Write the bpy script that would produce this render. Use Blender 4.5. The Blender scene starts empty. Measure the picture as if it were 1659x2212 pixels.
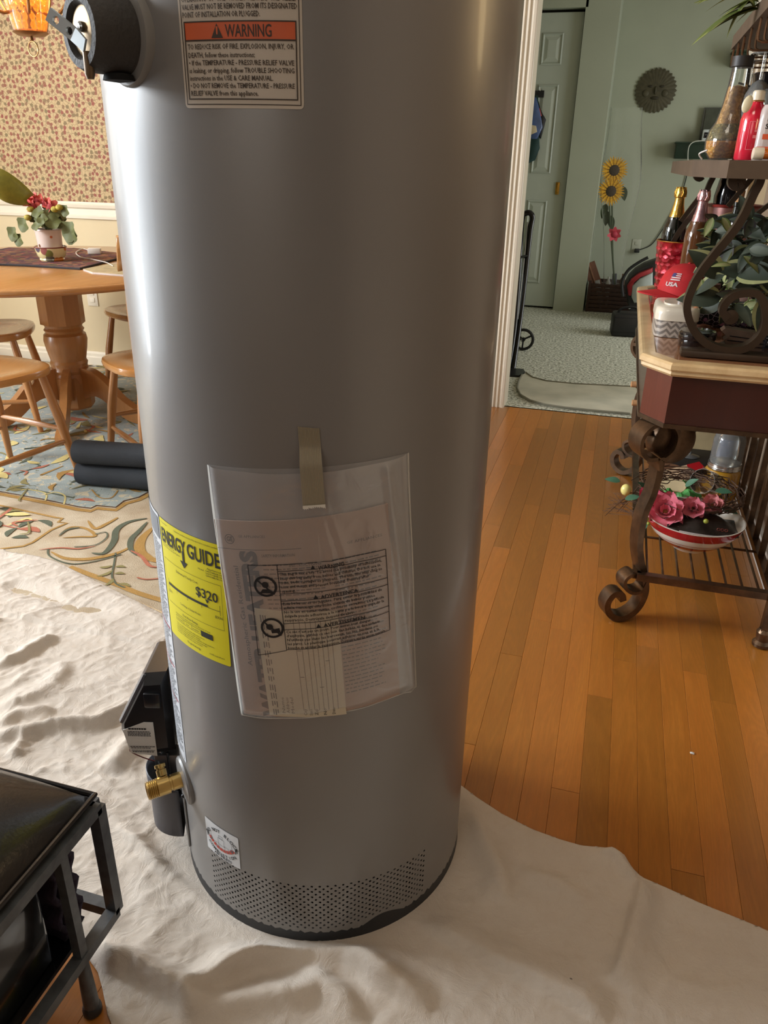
import bpy, bmesh, math, random
import numpy as np
from mathutils import Vector, Matrix
random.seed(7); RNG=np.random.default_rng(5)
SC=bpy.context.scene; COL=SC.collection
# ---------------- camera ----------------
CX,CY,FP,CH=829.5,1106.0,1660.0,1.17
_nad=Vector((752-CX,4725-CY,FP)).normalized(); UPV=-_nad
_d=Vector((1364-CX,0,FP)); _d.y=-(_d.x*_nad.x+_d.z*_nad.z)/_nad.y; YV=_d.normalized(); XV=YV.cross(UPV)
if XV.x<0: XV=-XV
CAMP=Vector((0,0,CH))
def ray(u,v):
    c=Vector((u-CX,v-CY,FP)); return Vector((c.dot(XV),c.dot(YV),c.dot(UPV))).normalized()
def pz(u,v,z=0): d=ray(u,v); return CAMP+d*((z-CH)/d.z)      # point of the photo's ray on a level plane
def py(u,v,y): d=ray(u,v); return CAMP+d*(y/d.y)             # ... on a wall-parallel plane
cd=bpy.data.cameras.new('camera'); cam=bpy.data.objects.new('camera',cd); COL.objects.link(cam); SC.camera=cam
cd.sensor_fit='HORIZONTAL'; cd.sensor_width=36; cd.lens=36*FP/1659; cd.clip_start=.02
rx=Vector((XV.x,YV.x,UPV.x)); ry=-Vector((XV.y,YV.y,UPV.y)); rz=-Vector((XV.z,YV.z,UPV.z))
cam.matrix_world=Matrix(((rx.x,ry.x,rz.x,0),(rx.y,ry.y,rz.y,0),(rx.z,ry.z,rz.z,CH),(0,0,0,1)))
# ---------------- world, lights, exposure ----------------
SC.view_settings.view_transform='Standard'; SC.view_settings.look='None'; SC.view_settings.gamma=1
SC.view_settings.use_curve_mapping=False; SC.view_settings.exposure=0.0
wd=bpy.data.worlds.new('world'); SC.world=wd; wd.use_nodes=True
wd.node_tree.nodes['Background'].inputs[0].default_value=(.75,.85,1,1); wd.node_tree.nodes['Background'].inputs[1].default_value=.6
def area(name,loc,aim,sx,sy,power,col):
    l=bpy.data.lights.new(name,'AREA'); l.shape='RECTANGLE'; l.size=sx; l.size_y=sy; l.energy=power; l.color=col
    o=bpy.data.objects.new(name,l); COL.objects.link(o); o.location=loc
    o.rotation_euler=(Vector(aim)-Vector(loc)).to_track_quat('-Z','Y').to_euler(); return o
area('patio_door_daylight',(-4.25,1.0,.80),(0,1.0,.80),1.9,1.40,21,(.84,.92,1.0))
area('patio_highlight_strip',(-4.24,1.38,.80),(0,1.38,.80),.26,1.40,34,(.90,.96,1.0))  # added bright strip, shapes the narrow highlight band on the tank
area('upper_left_fill_light',(-4.25,1.0,2.02),(0,1.1,.2),1.9,.80,195,(.88,.94,1.0))  # added high fill for cloth and floor, kept out of the tank's reflection
area('dining_window_daylight',(-4.25,3.0,1.5),(0,3.0,1.2),1.0,1.2,10,(1,.93,.80))
area('hall_fill_light',(2.4,5.6,1.3),(0,5.4,.4),1.5,1.4,46,(1,.99,.94))  # unseen fill light added for the dim hall, from its brighter right side
area('rear_fill_light',(-.9,-2.4,1.9),(.1,1.2,.2),1.6,1.1,11,(1,.96,.90))  # fill light added behind the camera, no window built there
area('ceiling_panel_lamp',(-.3,.9,2.38),(-.3,.9,0),.5,.5,6,(1,.88,.72))
# ---------------- materials ----------------
def rgb(r,g,b):
    f=lambda c:(c/255/12.92 if c/255<=.04045 else ((c/255+.055)/1.055)**2.4)
    return (f(r),f(g),f(b),1)
class NT:
    def __init__(s,name):
        s.m=bpy.data.materials.new(name); s.m.use_nodes=True; s.t=s.m.node_tree; s.b=s.t.nodes['Principled BSDF']
    def n(s,ty,**k):
        x=s.t.nodes.new(ty)
        for a,v in k.items():
            if a in x.inputs: x.inputs[a].default_value=v
            else: setattr(x,a,v)
        return x
    def l(s,a,b): s.t.links.new(a,b)
    def coord(s,kind='Object',scale=(1,1,1),rot=(0,0,0),loc=(0,0,0)):
        c=s.n('ShaderNodeTexCoord'); m=s.n('ShaderNodeMapping'); m.inputs['Scale'].default_value=scale; m.inputs['Rotation'].default_value=rot; m.inputs['Location'].default_value=loc
        s.l(c.outputs[kind],m.inputs[0]); return m.outputs[0]
    def noise(s,v,scale,detail=3,rough=.5,dist=0):
        x=s.n('ShaderNodeTexNoise'); x.inputs['Scale'].default_value=scale; x.inputs['Detail'].default_value=detail; x.inputs['Roughness'].default_value=rough; x.inputs['Distortion'].default_value=dist
        if v: s.l(v,x.inputs['Vector'])
        return x.outputs[0]
    def ramp(s,f,stops):
        r=s.n('ShaderNodeValToRGB'); e=r.color_ramp.elements
        while len(e)<len(stops): e.new(.5)
        for i,(p,c) in enumerate(stops): e[i].position=p; e[i].color=c
        s.l(f,r.inputs[0]); return r.outputs[0]
    def mix(s,f,a,b,mode='MIX'):
        x=s.n('ShaderNodeMix',data_type='RGBA',blend_type=mode)
        for sock,v in ((x.inputs[0],f),(x.inputs[6],a),(x.inputs[7],b)):
            if hasattr(v,'links'): s.l(v,sock)
            else: sock.default_value=v
        return x.outputs[2]
    def math(s,op,a,b=0,c=0):
        x=s.n('ShaderNodeMath',operation=op)
        for i,v in enumerate((a,b,c)):
            if hasattr(v,'links'): s.l(v,x.inputs[i])
            else: x.inputs[i].default_value=v
        return x.outputs[0]
    def bump(s,h,strength=.3,dist=.002):
        b=s.n('ShaderNodeBump'); b.inputs['Strength'].default_value=strength; b.inputs['Distance'].default_value=dist; s.l(h,b.inputs['Height']); s.l(b.outputs[0],s.b.inputs['Normal'])
    def base(s,c):
        if hasattr(c,'links'): s.l(c,s.b.inputs['Base Color'])
        else: s.b.inputs['Base Color'].default_value=c
    def set(s,**k):
        for a,v in k.items():
            s.b.inputs[{'rough':'Roughness','metal':'Metallic','coat':'Coat Weight','crough':'Coat Roughness','trans':'Transmission Weight','alpha':'Alpha','ior':'IOR','spec':'Specular IOR Level','em':'Emission Strength','sheen':'Sheen Weight'}[a]].default_value=v
        return s
_mc={}
def mat(name,c,rough=.5,metal=0,var=.12,scale=12,bump=0,bscale=60,**k):
    """plain coloured procedural material: colour with mild noise variation"""
    if name in _mc: return _mc[name]
    t=NT(name); v=t.coord(); f=t.noise(v,scale,3)
    d=tuple(x*(1-var) for x in c[:3])+(1,); u=tuple(min(1,x*(1+var)) for x in c[:3])+(1,)
    t.base(t.ramp(f,[(.3,d),(.7,u)])); t.set(rough=rough,metal=metal,**k)
    if bump: t.bump(t.noise(v,bscale,3),bump,.002)
    _mc[name]=t.m; return t.m
def wood(name,c1,c2,axis='Z',rough=.35,scale=10,coat=0,randomize=False):
    if name in _mc: return _mc[name]
    t=NT(name); s=[6,6,6]; s['XYZ'.index(axis)]=.55
    v=t.coord('Object',tuple(s))
    if randomize:
        oi=t.n('ShaderNodeObjectInfo'); vm=t.n('ShaderNodeVectorMath',operation='ADD'); t.l(v,vm.inputs[0])
        cb=t.n('ShaderNodeCombineXYZ'); r=oi.outputs['Random']; 
        t.l(t.math('MULTIPLY',r,37),cb.inputs[0]); t.l(t.math('MULTIPLY',r,91),cb.inputs[1]); t.l(cb.outputs[0],vm.inputs[1]); v=vm.outputs[0]
    f=t.noise(v,scale*.5,4,.6,1.2); g=t.noise(v,scale*5,2,.5)
    w=t.math('FRACT',t.math('MULTIPLY',t.noise(v,scale*.22,2,.4,.6),9)); w=t.math('ABSOLUTE',t.math('SUBTRACT',w,.5))
    if randomize:
        w=t.math('FRACT',t.math('MULTIPLY',t.noise(v,scale*.16,2,.35,.9),26)); w=t.math('POWER',t.math('ABSOLUTE',t.math('SUBTRACT',w,.5)),.8); g=t.ramp(t.noise(v,scale*6,3,.6),[(.35,(0,0,0,1)),(.7,(1,1,1,1))])
    col=t.mix(f,c1,c2); col=t.mix(t.math('MULTIPLY',w,.75 if randomize else .55),col,tuple(x*.62 for x in c1[:3])+(1,)); col=t.mix(t.math('MULTIPLY',g,.38 if randomize else .3),col,tuple(x*.55 for x in c1[:3])+(1,))
    if randomize:
        hs=t.n('ShaderNodeHueSaturation'); t.l(col,hs.inputs['Color']); t.l(t.math('MULTIPLY_ADD',r,.42,.76),hs.inputs['Value']); t.l(t.math('MULTIPLY_ADD',r,-.006,.503),hs.inputs['Hue']); col=hs.outputs[0]
    t.base(col); t.set(rough=rough,coat=coat,crough=.2); t.bump(g,.08,.001); _mc[name]=t.m; return t.m
def glass(name,c=(1,1,1,1),alpha=.25,rough=.05,rim=.35):
    if name in _mc: return _mc[name]
    m=bpy.data.materials.new(name); m.use_nodes=True; t=m.node_tree; t.nodes.clear()
    o=t.nodes.new('ShaderNodeOutputMaterial'); tr=t.nodes.new('ShaderNodeBsdfTransparent'); gl=t.nodes.new('ShaderNodeBsdfGlossy'); df=t.nodes.new('ShaderNodeBsdfDiffuse')
    tr.inputs[0].default_value=c; gl.inputs['Roughness'].default_value=rough; df.inputs[0].default_value=c
    lw=t.nodes.new('ShaderNodeLayerWeight'); lw.inputs[0].default_value=rim; m1=t.nodes.new('ShaderNodeMixShader'); m2=t.nodes.new('ShaderNodeMixShader'); m2.inputs[0].default_value=alpha
    t.links.new(tr.outputs[0],m2.inputs[1]); t.links.new(df.outputs[0],m2.inputs[2]); t.links.new(lw.outputs[0],m1.inputs[0]); t.links.new(m2.outputs[0],m1.inputs[1]); t.links.new(gl.outputs[0],m1.inputs[2]); t.links.new(m1.outputs[0],o.inputs[0])
    _mc[name]=m; return m
# ---------------- mesh helpers ----------------
class MB:
    def __init__(s): s.v=[]; s.f=[]; s.mi=[]; s.cur=0; s.uv=None
    def add(s,vs,fs):
        b=len(s.v); s.v+= [tuple(x) for x in vs]; s.f+=[tuple(i+b for i in f) for f in fs]; s.mi+=[s.cur]*len(fs); return s
    def box(s,c,d,M=None,bev=0):
        x,y,z=[a/2 for a in d]; vs=[Vector((sx*x,sy*y,sz*z)) for sz in(-1,1) for sy in(-1,1) for sx in(-1,1)]
        if bev>0:
            bm=bmesh.new(); bmesh.ops.create_cube(bm,size=1)
            for v in bm.verts: v.co=Vector((v.co.x*d[0],v.co.y*d[1],v.co.z*d[2]))
            bmesh.ops.bevel(bm,geom=list(bm.edges),offset=bev,segments=2,affect='EDGES',profile=.5)
            vs=[v.co.copy() for v in bm.verts]; bm.verts.index_update(); fs=[[v.index for v in f.verts] for f in bm.faces]; bm.free()
        else: fs=[(0,2,3,1),(4,5,7,6),(0,1,5,4),(2,6,7,3),(0,4,6,2),(1,3,7,5)]
        c=Vector(c); vs=[(M@v if M else v)+c for v in vs]; return s.add(vs,fs)
    def prism(s,poly,z0,z1,M=None):
        n=len(poly); vs=[Vector((p[0],p[1],z0)) for p in poly]+[Vector((p[0],p[1],z1)) for p in poly]
        if M: vs=[M@v for v in vs]
        return s.add(vs,[tuple(reversed(range(n))),tuple(range(n,2*n))]+[(i,(i+1)%n,(i+1)%n+n,i+n) for i in range(n)])
    def lathe(s,prof,c=(0,0,0),axis=(0,0,1),n=24,cap=True):
        ax=Vector(axis).normalized(); q=ax.to_track_quat('Z','Y').to_matrix(); c=Vector(c); vs=[];fs=[]; m=len(prof)
        for r,h in prof:
            for k in range(n):
                a=2*math.pi*k/n; vs.append(c+q@Vector((r*math.cos(a),r*math.sin(a),h)))
        for i in range(m-1):
            for k in range(n): fs.append((i*n+k,i*n+(k+1)%n,(i+1)*n+(k+1)%n,(i+1)*n+k))
        if cap:
            if prof[0][0]>1e-5: fs.append(tuple(reversed(range(n))))
            if prof[-1][0]>1e-5: fs.append(tuple(range((m-1)*n,m*n)))
        return s.add(vs,fs)
    def sphere(s,c,r,sc=(1,1,1),n=16,m=10,M=None):
        vs=[];fs=[];c=Vector(c)
        for i in range(m+1):
            t=math.pi*i/m
            for k in range(n):
                a=2*math.pi*k/n; v=Vector((r*sc[0]*math.sin(t)*math.cos(a),r*sc[1]*math.sin(t)*math.sin(a),-r*sc[2]*math.cos(t))); vs.append(c+(M@v if M else v))
        for i in range(m):
            for k in range(n): fs.append((i*n+k,i*n+(k+1)%n,(i+1)*n+(k+1)%n,(i+1)*n+k))
        return s.add(vs,fs)
    def tube(s,path,r,n=8,sm=0,closed=False):
        P=[Vector(p) for p in path]
        if sm: P=smooth(P,sm,closed)
        N=len(P); R=[r]*N if not hasattr(r,'__len__') else [r[min(len(r)-1,int(i*(len(r)-1)/max(1,N-1)))]+(0 if i==N-1 else (r[min(len(r)-1,int(i*(len(r)-1)/max(1,N-1))+1)]-r[int(i*(len(r)-1)/max(1,N-1))])*((i*(len(r)-1)/max(1,N-1))%1)) for i in range(N)]
        vs=[];fs=[];up=None
        for i in range(N):
            a=P[(i-1)%N] if (i or closed) else P[0]; b=P[(i+1)%N] if (i<N-1 or closed) else P[-1]; t=(b-a).normalized()
            if up is None: up=t.orthogonal().normalized()
            up=(up-t*up.dot(t)).normalized(); w=t.cross(up)
            for k in range(n):
                g=2*math.pi*k/n; vs.append(P[i]+(up*math.cos(g)+w*math.sin(g))*R[i])
        M_=N if closed else N-1
        for i in range(M_):
            j=(i+1)%N
            for k in range(n): fs.append((i*n+k,i*n+(k+1)%n,j*n+(k+1)%n,j*n+k))
        if not closed: fs+= [tuple(reversed(range(n))),tuple(range((N-1)*n,N*n))]
        return s.add(vs,fs)
    def bar(s,a,b,w,h=None,up=(0,0,1)):
        h=h or w; a=Vector(a);b=Vector(b); t=(b-a).normalized(); u=Vector(up)
        if abs(t.dot(u))>.99: u=Vector((0,1,0))
        x=t.cross(u).normalized(); y=x.cross(t); vs=[p+x*sx*w/2+y*sy*h/2 for p in(a,b) for sy in(-1,1) for sx in(-1,1)]
        return s.add(vs,[(0,2,3,1),(4,5,7,6),(0,1,5,4),(2,6,7,3),(0,4,6,2),(1,3,7,5)])
    def band(s,pts,thick,width,org,ex,ey,ew,sm=3):
        """flat iron strap bent along a 2-D line (in ex/ey), as wide as `width` along ew"""
        P=smooth([Vector((p[0],p[1],0)) for p in pts],sm); org=Vector(org);ex=Vector(ex);ey=Vector(ey);ew=Vector(ew)
        vs=[];fs=[];N=len(P)
        for i in range(N):
            t=(P[min(N-1,i+1)]-P[max(0,i-1)]).normalized(); nrm=Vector((-t.y,t.x,0))
            for sa,sw in((-1,-1),(1,-1),(1,1),(-1,1)):
                q=P[i]+nrm*sa*thick/2; vs.append(org+ex*q.x+ey*q.y+ew*sw*width/2)
        for i in range(N-1):
            for k in range(4): fs.append((i*4+k,i*4+(k+1)%4,i*4+4+(k+1)%4,i*4+4+k))
        fs+=[(3,2,1,0),tuple(range((N-1)*4,N*4))]
        return s.add(vs,fs)
    def grid(s,fn,nu,nv):
        vs=[fn(i/nu,j/nv) for j in range(nv+1) for i in range(nu+1)]
        return s.add(vs,[(j*(nu+1)+i,j*(nu+1)+i+1,(j+1)*(nu+1)+i+1,(j+1)*(nu+1)+i) for j in range(nv) for i in range(nu)])
    def build(s,name,m,parent=None,smooth_=True,loc=None,ang=35):
        me=bpy.data.meshes.new(name); me.from_pydata(s.v,[],s.f)
        ms=m if isinstance(m,(list,tuple)) else [m]
        for q in ms: me.materials.append(q)
        if len(ms)>1: me.polygons.foreach_set('material_index',s.mi)
        if smooth_:
            bm=bmesh.new(); bm.from_mesh(me); bmesh.ops.recalc_face_normals(bm,faces=bm.faces) if smooth_!='keep' else None
            for f in bm.faces: f.smooth=True
            for e in bm.edges: e.smooth= not(len(e.link_faces)==2 and e.calc_face_angle(0)>math.radians(ang))
            bm.to_mesh(me); bm.free()
        else:
            bm=bmesh.new(); bm.from_mesh(me); bmesh.ops.recalc_face_normals(bm,faces=bm.faces); bm.to_mesh(me); bm.free()
        o=bpy.data.objects.new(name,me); COL.objects.link(o)
        if parent is not None: put(o,parent)
        return o
def put(o,parent):
    o.parent=parent; o.matrix_parent_inverse=Matrix.Identity(4)
    # vertices are written in world coordinates: cancel the parents' offset
    w=Vector((0,0,0)); p=parent
    while p: w+=p.location; p=p.parent
    o.location=-w if not o.get('own') else o.location-w
def smooth(P,k=4,closed=False):
    out=[];N=len(P)
    rng=range(N if closed else N-1)
    for i in rng:
        p0=P[(i-1)%N] if closed or i>0 else P[0]; p1=P[i]; p2=P[(i+1)%N]; p3=P[(i+2)%N] if closed or i<N-2 else P[-1]
        for j in range(k):
            t=j/k; out.append(.5*((2*p1)+(p2-p0)*t+(2*p0-5*p1+4*p2-p3)*t*t+(3*p1-p0-3*p2+p3)*t**3))
    if not closed: out.append(P[-1])
    return out
def tag(o,label=None,cat=None,group=None,kind=None):
    if label: o['label']=label
    if cat: o['category']=cat
    if group: o['group']=group
    if kind: o['kind']=kind
    return o
def thing(name,label,cat,loc,group=None):
    o=bpy.data.objects.new(name,None); COL.objects.link(o); o.location=loc; o.empty_display_size=.05
    return tag(o,label,cat,group)
def struct(o): o['kind']='structure'; return o
def inst(name,me,parent,M):
    """a copy of a shared mesh placed in the world by M under parent"""
    o=bpy.data.objects.new(name,me); COL.objects.link(o); o.parent=parent
    w=Vector((0,0,0)); p=parent
    while p: w+=p.location; p=p.parent
    o.matrix_local=Matrix.Translation(-w)@M; return o
def text_pts(body,size=1,bold=0,fit=None,align='LEFT',linesp=1.0):
    cu=bpy.data.curves.new('t','FONT'); cu.body=body; cu.size=size; cu.align_x=align; cu.space_line=linesp; cu.resolution_u=(3 if size>.012 else 2 if size>.0075 else 1); cu.offset=bold*size
    o=bpy.data.objects.new('t',cu); COL.objects.link(o); dg=bpy.context.evaluated_depsgraph_get(); dg.update()
    me=bpy.data.meshes.new_from_object(o.evaluated_get(dg)); vs=[v.co.copy() for v in me.vertices]; fs=[tuple(p.vertices) for p in me.polygons]
    bpy.data.objects.remove(o); bpy.data.curves.remove(cu); bpy.data.meshes.remove(me)
    if fit and vs:
        x0=min(v.x for v in vs); x1=max(v.x for v in vs); k=fit/max(1e-6,x1-x0)
        for v in vs: v.x=(v.x-x0)*k
    return vs,fs
def put_text(mb,body,u,v,size,fn,fit=None,bold=0,align='LEFT',rot=0):
    vs,fs=text_pts(body,size,bold,fit,align); c,s_=math.cos(rot),math.sin(rot)
    mb.add([fn(u+p.x*c-p.y*s_,v+p.x*s_+p.y*c) for p in vs],fs)
def rect(mb,u0,v0,u1,v1,fn,nu=6,nv=2): mb.grid(lambda a,b:fn(u0+(u1-u0)*a,v0+(v1-v0)*b),nu,nv)
def frame(mb,u0,v0,u1,v1,w,fn):
    rect(mb,u0,v0,u1,v0+w,fn,12,1);rect(mb,u0,v1-w,u1,v1,fn,12,1);rect(mb,u0,v0,u0+w,v1,fn,1,2);rect(mb,u1-w,v0,u1,v1,fn,1,2)
BLACKINK=mat('black_ink',(.012,.012,.014,1),.6,var=0)
WHITEPAPER=mat('white_label_paper',rgb(214,210,204),.5,var=.03)
# ================= STRUCTURE =================
XR=.575; YW=3.93; YH=7.55; ZC=2.5
wall_cream=mat('cream_wall_paint',rgb(212,194,158),.75,var=.03,scale=3)
wall_tan=mat('warm_beige_wall_paint',rgb(150,132,112),.8,var=.04,scale=3)
hall_green=mat('pale_green_wall_paint',rgb(164,170,152),.8,var=.03,scale=4)
white_trim=mat('white_trim_paint',rgb(226,216,196),.4,var=.03,scale=5)
t=NT('floral_wallpaper'); v=t.coord('Object',(1,1,1))
_sx=t.n('ShaderNodeSeparateXYZ'); t.l(v,_sx.inputs[0]); _cb=t.n('ShaderNodeCombineXYZ'); t.l(_sx.outputs[0],_cb.inputs[0]); t.l(_sx.outputs[2],_cb.inputs[1]); v=_cb.outputs[0]
vo=t.n('ShaderNodeTexVoronoi'); vo.voronoi_dimensions='2D'; vo.inputs['Scale'].default_value=36; vo.inputs['Randomness'].default_value=.7; t.l(v,vo.inputs['Vector'])
nv=t.noise(v,70,3,.6)
dd=t.math('ADD',vo.outputs['Distance'],t.math('MULTIPLY',t.math('SUBTRACT',nv,.5),.75))
spot=t.ramp(dd,[(.30,(1,1,1,1)),(.37,(0,0,0,1))])
sep=t.n('ShaderNodeSeparateColor'); t.l(vo.outputs['Color'],sep.inputs[0])
fc=t.ramp(sep.outputs[0],[(0,rgb(126,76,52)),(.25,rgb(132,52,46)),(.5,rgb(120,90,60)),(.75,rgb(112,98,62)),(1,rgb(134,70,54))])
vo2=t.n('ShaderNodeTexVoronoi'); vo2.feature='DISTANCE_TO_EDGE'; vo2.voronoi_dimensions='2D'; vo2.inputs['Scale'].default_value=52; t.l(v,vo2.inputs['Vector'])
vine=t.ramp(t.math('ADD',vo2.outputs['Distance'],t.math('MULTIPLY',t.math('SUBTRACT',t.noise(v,50,2),.5),.25)),[(.0,(1,1,1,1)),(.10,(0,0,0,1))])
c=t.mix(t.math('MULTIPLY',vine,.75),rgb(184,160,118),rgb(112,90,56)); c=t.mix(t.math('MULTIPLY',spot,.9),c,fc); t.base(c); t.set(rough=.7); wallpaper=t.m
def wallbox(name,x0,x1,y0,y1,z0,z1,m): return struct(MB().box(((x0+x1)/2,(y0+y1)/2,(z0+z1)/2),(x1-x0,y1-y0,z1-z0)).build(name,m,smooth_=False))
wallbox('wall_front',-4.3,-.56,YW,YW+.12,.92,ZC,wallpaper)
wallbox('wall_front_wainscot',-4.3,-.56,YW,YW+.12,-.02,.84,wall_cream)
wallbox('wall_front_lintel',-.56,.50,YW,YW+.12,2.08,ZC,wall_cream)
wallbox('wall_front_right',.50,2.6,YW,YW+.12,-.02,ZC,wall_cream)
# chair rail and baseboards with moulded profiles (prisms along x)
def molding(name,prof,x0,x1,m):
    """profile of (depth toward the camera, height), run along x on the front wall"""
    n=len(prof); mb=MB(); vs=[(x,YW-d,z) for x in(x0,x1) for d,z in prof]
    mb.add(vs,[tuple(range(n)),tuple(reversed(range(n,2*n)))]+[(i,(i+1)%n,(i+1)%n+n,i+n) for i in range(n)]); return struct(mb.build(name,m,smooth_=False))
molding('trim_1',[(-.05,.838),(.012,.838),(.014,.852),(.008,.858),(.008,.888),(.018,.896),(.022,.91),(.014,.918),(.014,.925),(-.05,.925)],-4.28,-.565,white_trim)
molding('baseboard_front',[(-.01,0),(.018,0),(.018,.055),(.012,.062),(.012,.078),(.004,.088),(-.01,.09)],-4.28,-.57,white_trim)
wl=MB()
for (y0,y1,z0,z1) in((-3,.02,-.02,ZC),(1.98,2.45,-.02,ZC),(3.55,YW,-.02,ZC),(.02,1.98,2.44,ZC),(2.45,3.55,-.02,.85),(2.45,3.55,2.15,ZC)):
    wl.box((-4.24,(y0+y1)/2,(z0+z1)/2),(.1,y1-y0,z1-z0))
struct(wl.build('wall_left',wall_cream,smooth_=False))
wallbox('wall_back',-4.3,2.6,-3.1,-3,-.02,ZC,wall_tan)
wallbox('wall_right',XR,XR+.1,-.2,YW,-.02,ZC,wall_tan)
wallbox('wall_right_kitchen',2.5,2.6,-3,-.2,-.02,ZC,wall_tan)
wallbox('wall_kitchen_return',XR+.1,2.5,-.3,-.2,-.02,ZC,wall_tan)
wallbox('ceiling',-4.3,2.6,-3.1,YH+.1,ZC,ZC+.08,mat('ceiling_white',rgb(214,206,194),.9,var=.02))
struct(MB().box((XR-.007,1.9,.045),(.014,4.0,.09)).build('baseboard_right',mat('gloss_white_baseboard',rgb(232,232,226),.3,var=.03),smooth_=False))
# patio door frame and window frame on the left (outside the picture, seen in reflections)
pd=MB()
for y in(.04,.98,1.02,1.96): pd.box((-4.2,y,1.22),(.06,.05,2.44))
for z in(.03,1.55,2.42): pd.box((-4.2,1,z),(.06,1.9,.05))
struct(pd.build('door_1',white_trim,smooth_=False))
pd=MB()
for y in(2.47,3.0,3.53): pd.box((-4.2,y,1.5),(.06,.05,1.3))
for z in(.87,1.5,2.13): pd.box((-4.2,3,z),(.06,1.1,.04))
struct(pd.build('window_1',white_trim,smooth_=False))
# hall beyond the doorway
wallbox('wall_hall_back',-.24,2.6,YH,YH+.1,-.02,ZC,hall_green)
wallbox('wall_hall_right',2.5,2.6,YW+.12,4.7,-.02,ZC,hall_green)
wallbox('wall_hall_right_far',2.5,2.6,6.4,YH+.1,-.02,ZC,hall_green)
wallbox('wall_hall_left',-2.1,-2.0,YW+.12,YH,-.02,ZC,hall_green)
DX1=-.492; DTOP=2.225
wallbox('wall_closet_column',DX1+.002,-.235,7.0,YH+.05,-.02,ZC,hall_green)
wallbox('wall_closet_lintel',-2.0,DX1+.02,7.0,7.1,DTOP+.02,ZC,hall_green)
wallbox('wall_closet_left',-2.0,-1.42,7.0,7.1,-.02,DTOP+.02,hall_green)
# closet door leaf with raised panels
doorm=mat('pale_green_door_paint',rgb(176,184,172),.45,var=.02)
d=struct(MB().box(((DX1-1.4)/2,7.075,DTOP/2+.008),(DX1+1.4-.01,.035,DTOP-.02)).build('door_2',doorm,smooth_=False))
def panel(x0,x1,z0,z1):
    mb=MB(); y=7.057; rings=[(0,0),(.012,-.012),(.022,-.012),(.045,.006)]
    vs=[];
    for ins,dy in [(0,-.004),(.010,-.010),(.02,.002),(.05,-.008)]:
        vs+= [(x0+ins,y+dy,z0+ins),(x1-ins,y+dy,z0+ins),(x1-ins,y+dy,z1-ins),(x0+ins,y+dy,z1-ins)]
    fs=[(r*4+k,r*4+(k+1)%4,r*4+4+(k+1)%4,r*4+4+k) for r in range(3) for k in range(4)]+[(12,13,14,15)]
    o=mb.add(vs,fs).build('door_panel',doorm,d,smooth_=False)
zt1=py(1200,70,7.04).z; zt0=py(1200,140,7.04).z; zm1=py(1195,182,7.04).z; zm0=py(1175,375,7.04).z; zb1=py(1170,433,7.04).z; zb0=py(1160,612,7.04).z
for xa,xb in((-.80,-.635),(-1.3,-1.09)):
    panel(xa,xb,zt0,zt1); panel(xa,xb,zm0,zm1); panel(xa,xb,zb0,zb1)
q=py(1204,407,7.05); brass=mat('polished_brass',rgb(190,150,70),.25,1,var=.1)
MB().box((q.x,7.05,q.z),(.032,.012,.095),bev=.003).box((q.x,7.042,q.z),(.014,.008,.06),bev=.003).build('door_pull',brass,d)['label']='small recessed brass pull'
# floors
struct(MB().box((-.8,2.2,-.05),(7.0,10.8,.06)).build('floor',mat('subfloor_dark',rgb(70,42,20),.8)))
FL=bpy.data.objects['floor']
pm=wood('oak_strip_floor',rgb(190,124,50),rgb(160,94,34),'Y',.30,9,coat=.22,randomize=True)
PW=.0572; X0=pz(1375,1433).x
joints={}
def J(u,v): 
    p=pz(u,v); k=math.floor((p.x-X0)/PW+1e-6); joints.setdefault(k,[]).append(p.y)
for u,v in((1350,1428),(1298,1505),(1225,1708),(1570,1518),(1190,1033),(1262,971),(1143,1090),(1209,1110),(1124,925),(1465,1880)): J(u,v)
lens={}
def plank(x,y0,y1,k):
    L=round(y1-y0,3); key=(L,)
    if key not in lens:
        w=PW-.0004; h=.012; b=.0005
        mb=MB(); vs=[]
        for (sx,sy,zz) in ((w/2,L/2,-h),(w/2,L/2,-b),(w/2-b,L/2-b,0)):
            vs+=[(-sx,-sy,zz),(sx,-sy,zz),(sx,sy,zz),(-sx,sy,zz)]
        fs=[(r*4+i,r*4+(i+1)%4,r*4+4+(i+1)%4,r*4+4+i) for r in(0,1) for i in range(4)]+[(8,9,10,11),(3,2,1,0)]
        o=mb.add(vs,fs).build('plank',pm,smooth_=False); lens[key]=o.data; bpy.data.objects.remove(o)
    inst('plank',lens[key],FL,Matrix.Translation((x,(y0+y1)/2,0)))
k0=math.floor((-1.15-X0)/PW); k1=math.floor((XR-X0)/PW)
for k in range(k0,k1+1):
    xc=X0+(k+.5)*PW; ys=list(joints.get(k,[])); 
    y=-.6+random.random()*.5; ends=[-.6]
    while y<3.6:
        y+=.55+random.random()*.9
        if all(abs(y-j)>.5 for j in ys): ys.append(y)
    ys=[y for y in ys if -.3<y<3.7]; ys=[-.6]+sorted(ys)+[3.955]
    for a,b in zip(ys,ys[1:]): plank(xc,a+.0004,b-.0004,k)
# boards seen under the footstool keep to the same floor (x < -0.5 is covered by the rug and the cloth)
# hall carpet
t=NT('hall_carpet'); v=t.coord('Object'); f=t.noise(v,60,4,.85); g=t.noise(v,12,3,.6,2.5)
t.base(t.mix(g,t.ramp(f,[(.42,rgb(92,96,80)),(.5,rgb(196,198,182)),(.56,rgb(244,244,232))]),t.ramp(f,[(.42,rgb(150,152,134)),(.56,rgb(222,224,208))]))); t.set(rough=.95,spec=.1); t.bump(t.math('ADD',f,g),.8,.01)
struct(MB().box((.25,5.75,-.006),(4.6,3.62,.012)).build('floor_hall_carpet',t.m,smooth_=False))
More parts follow.
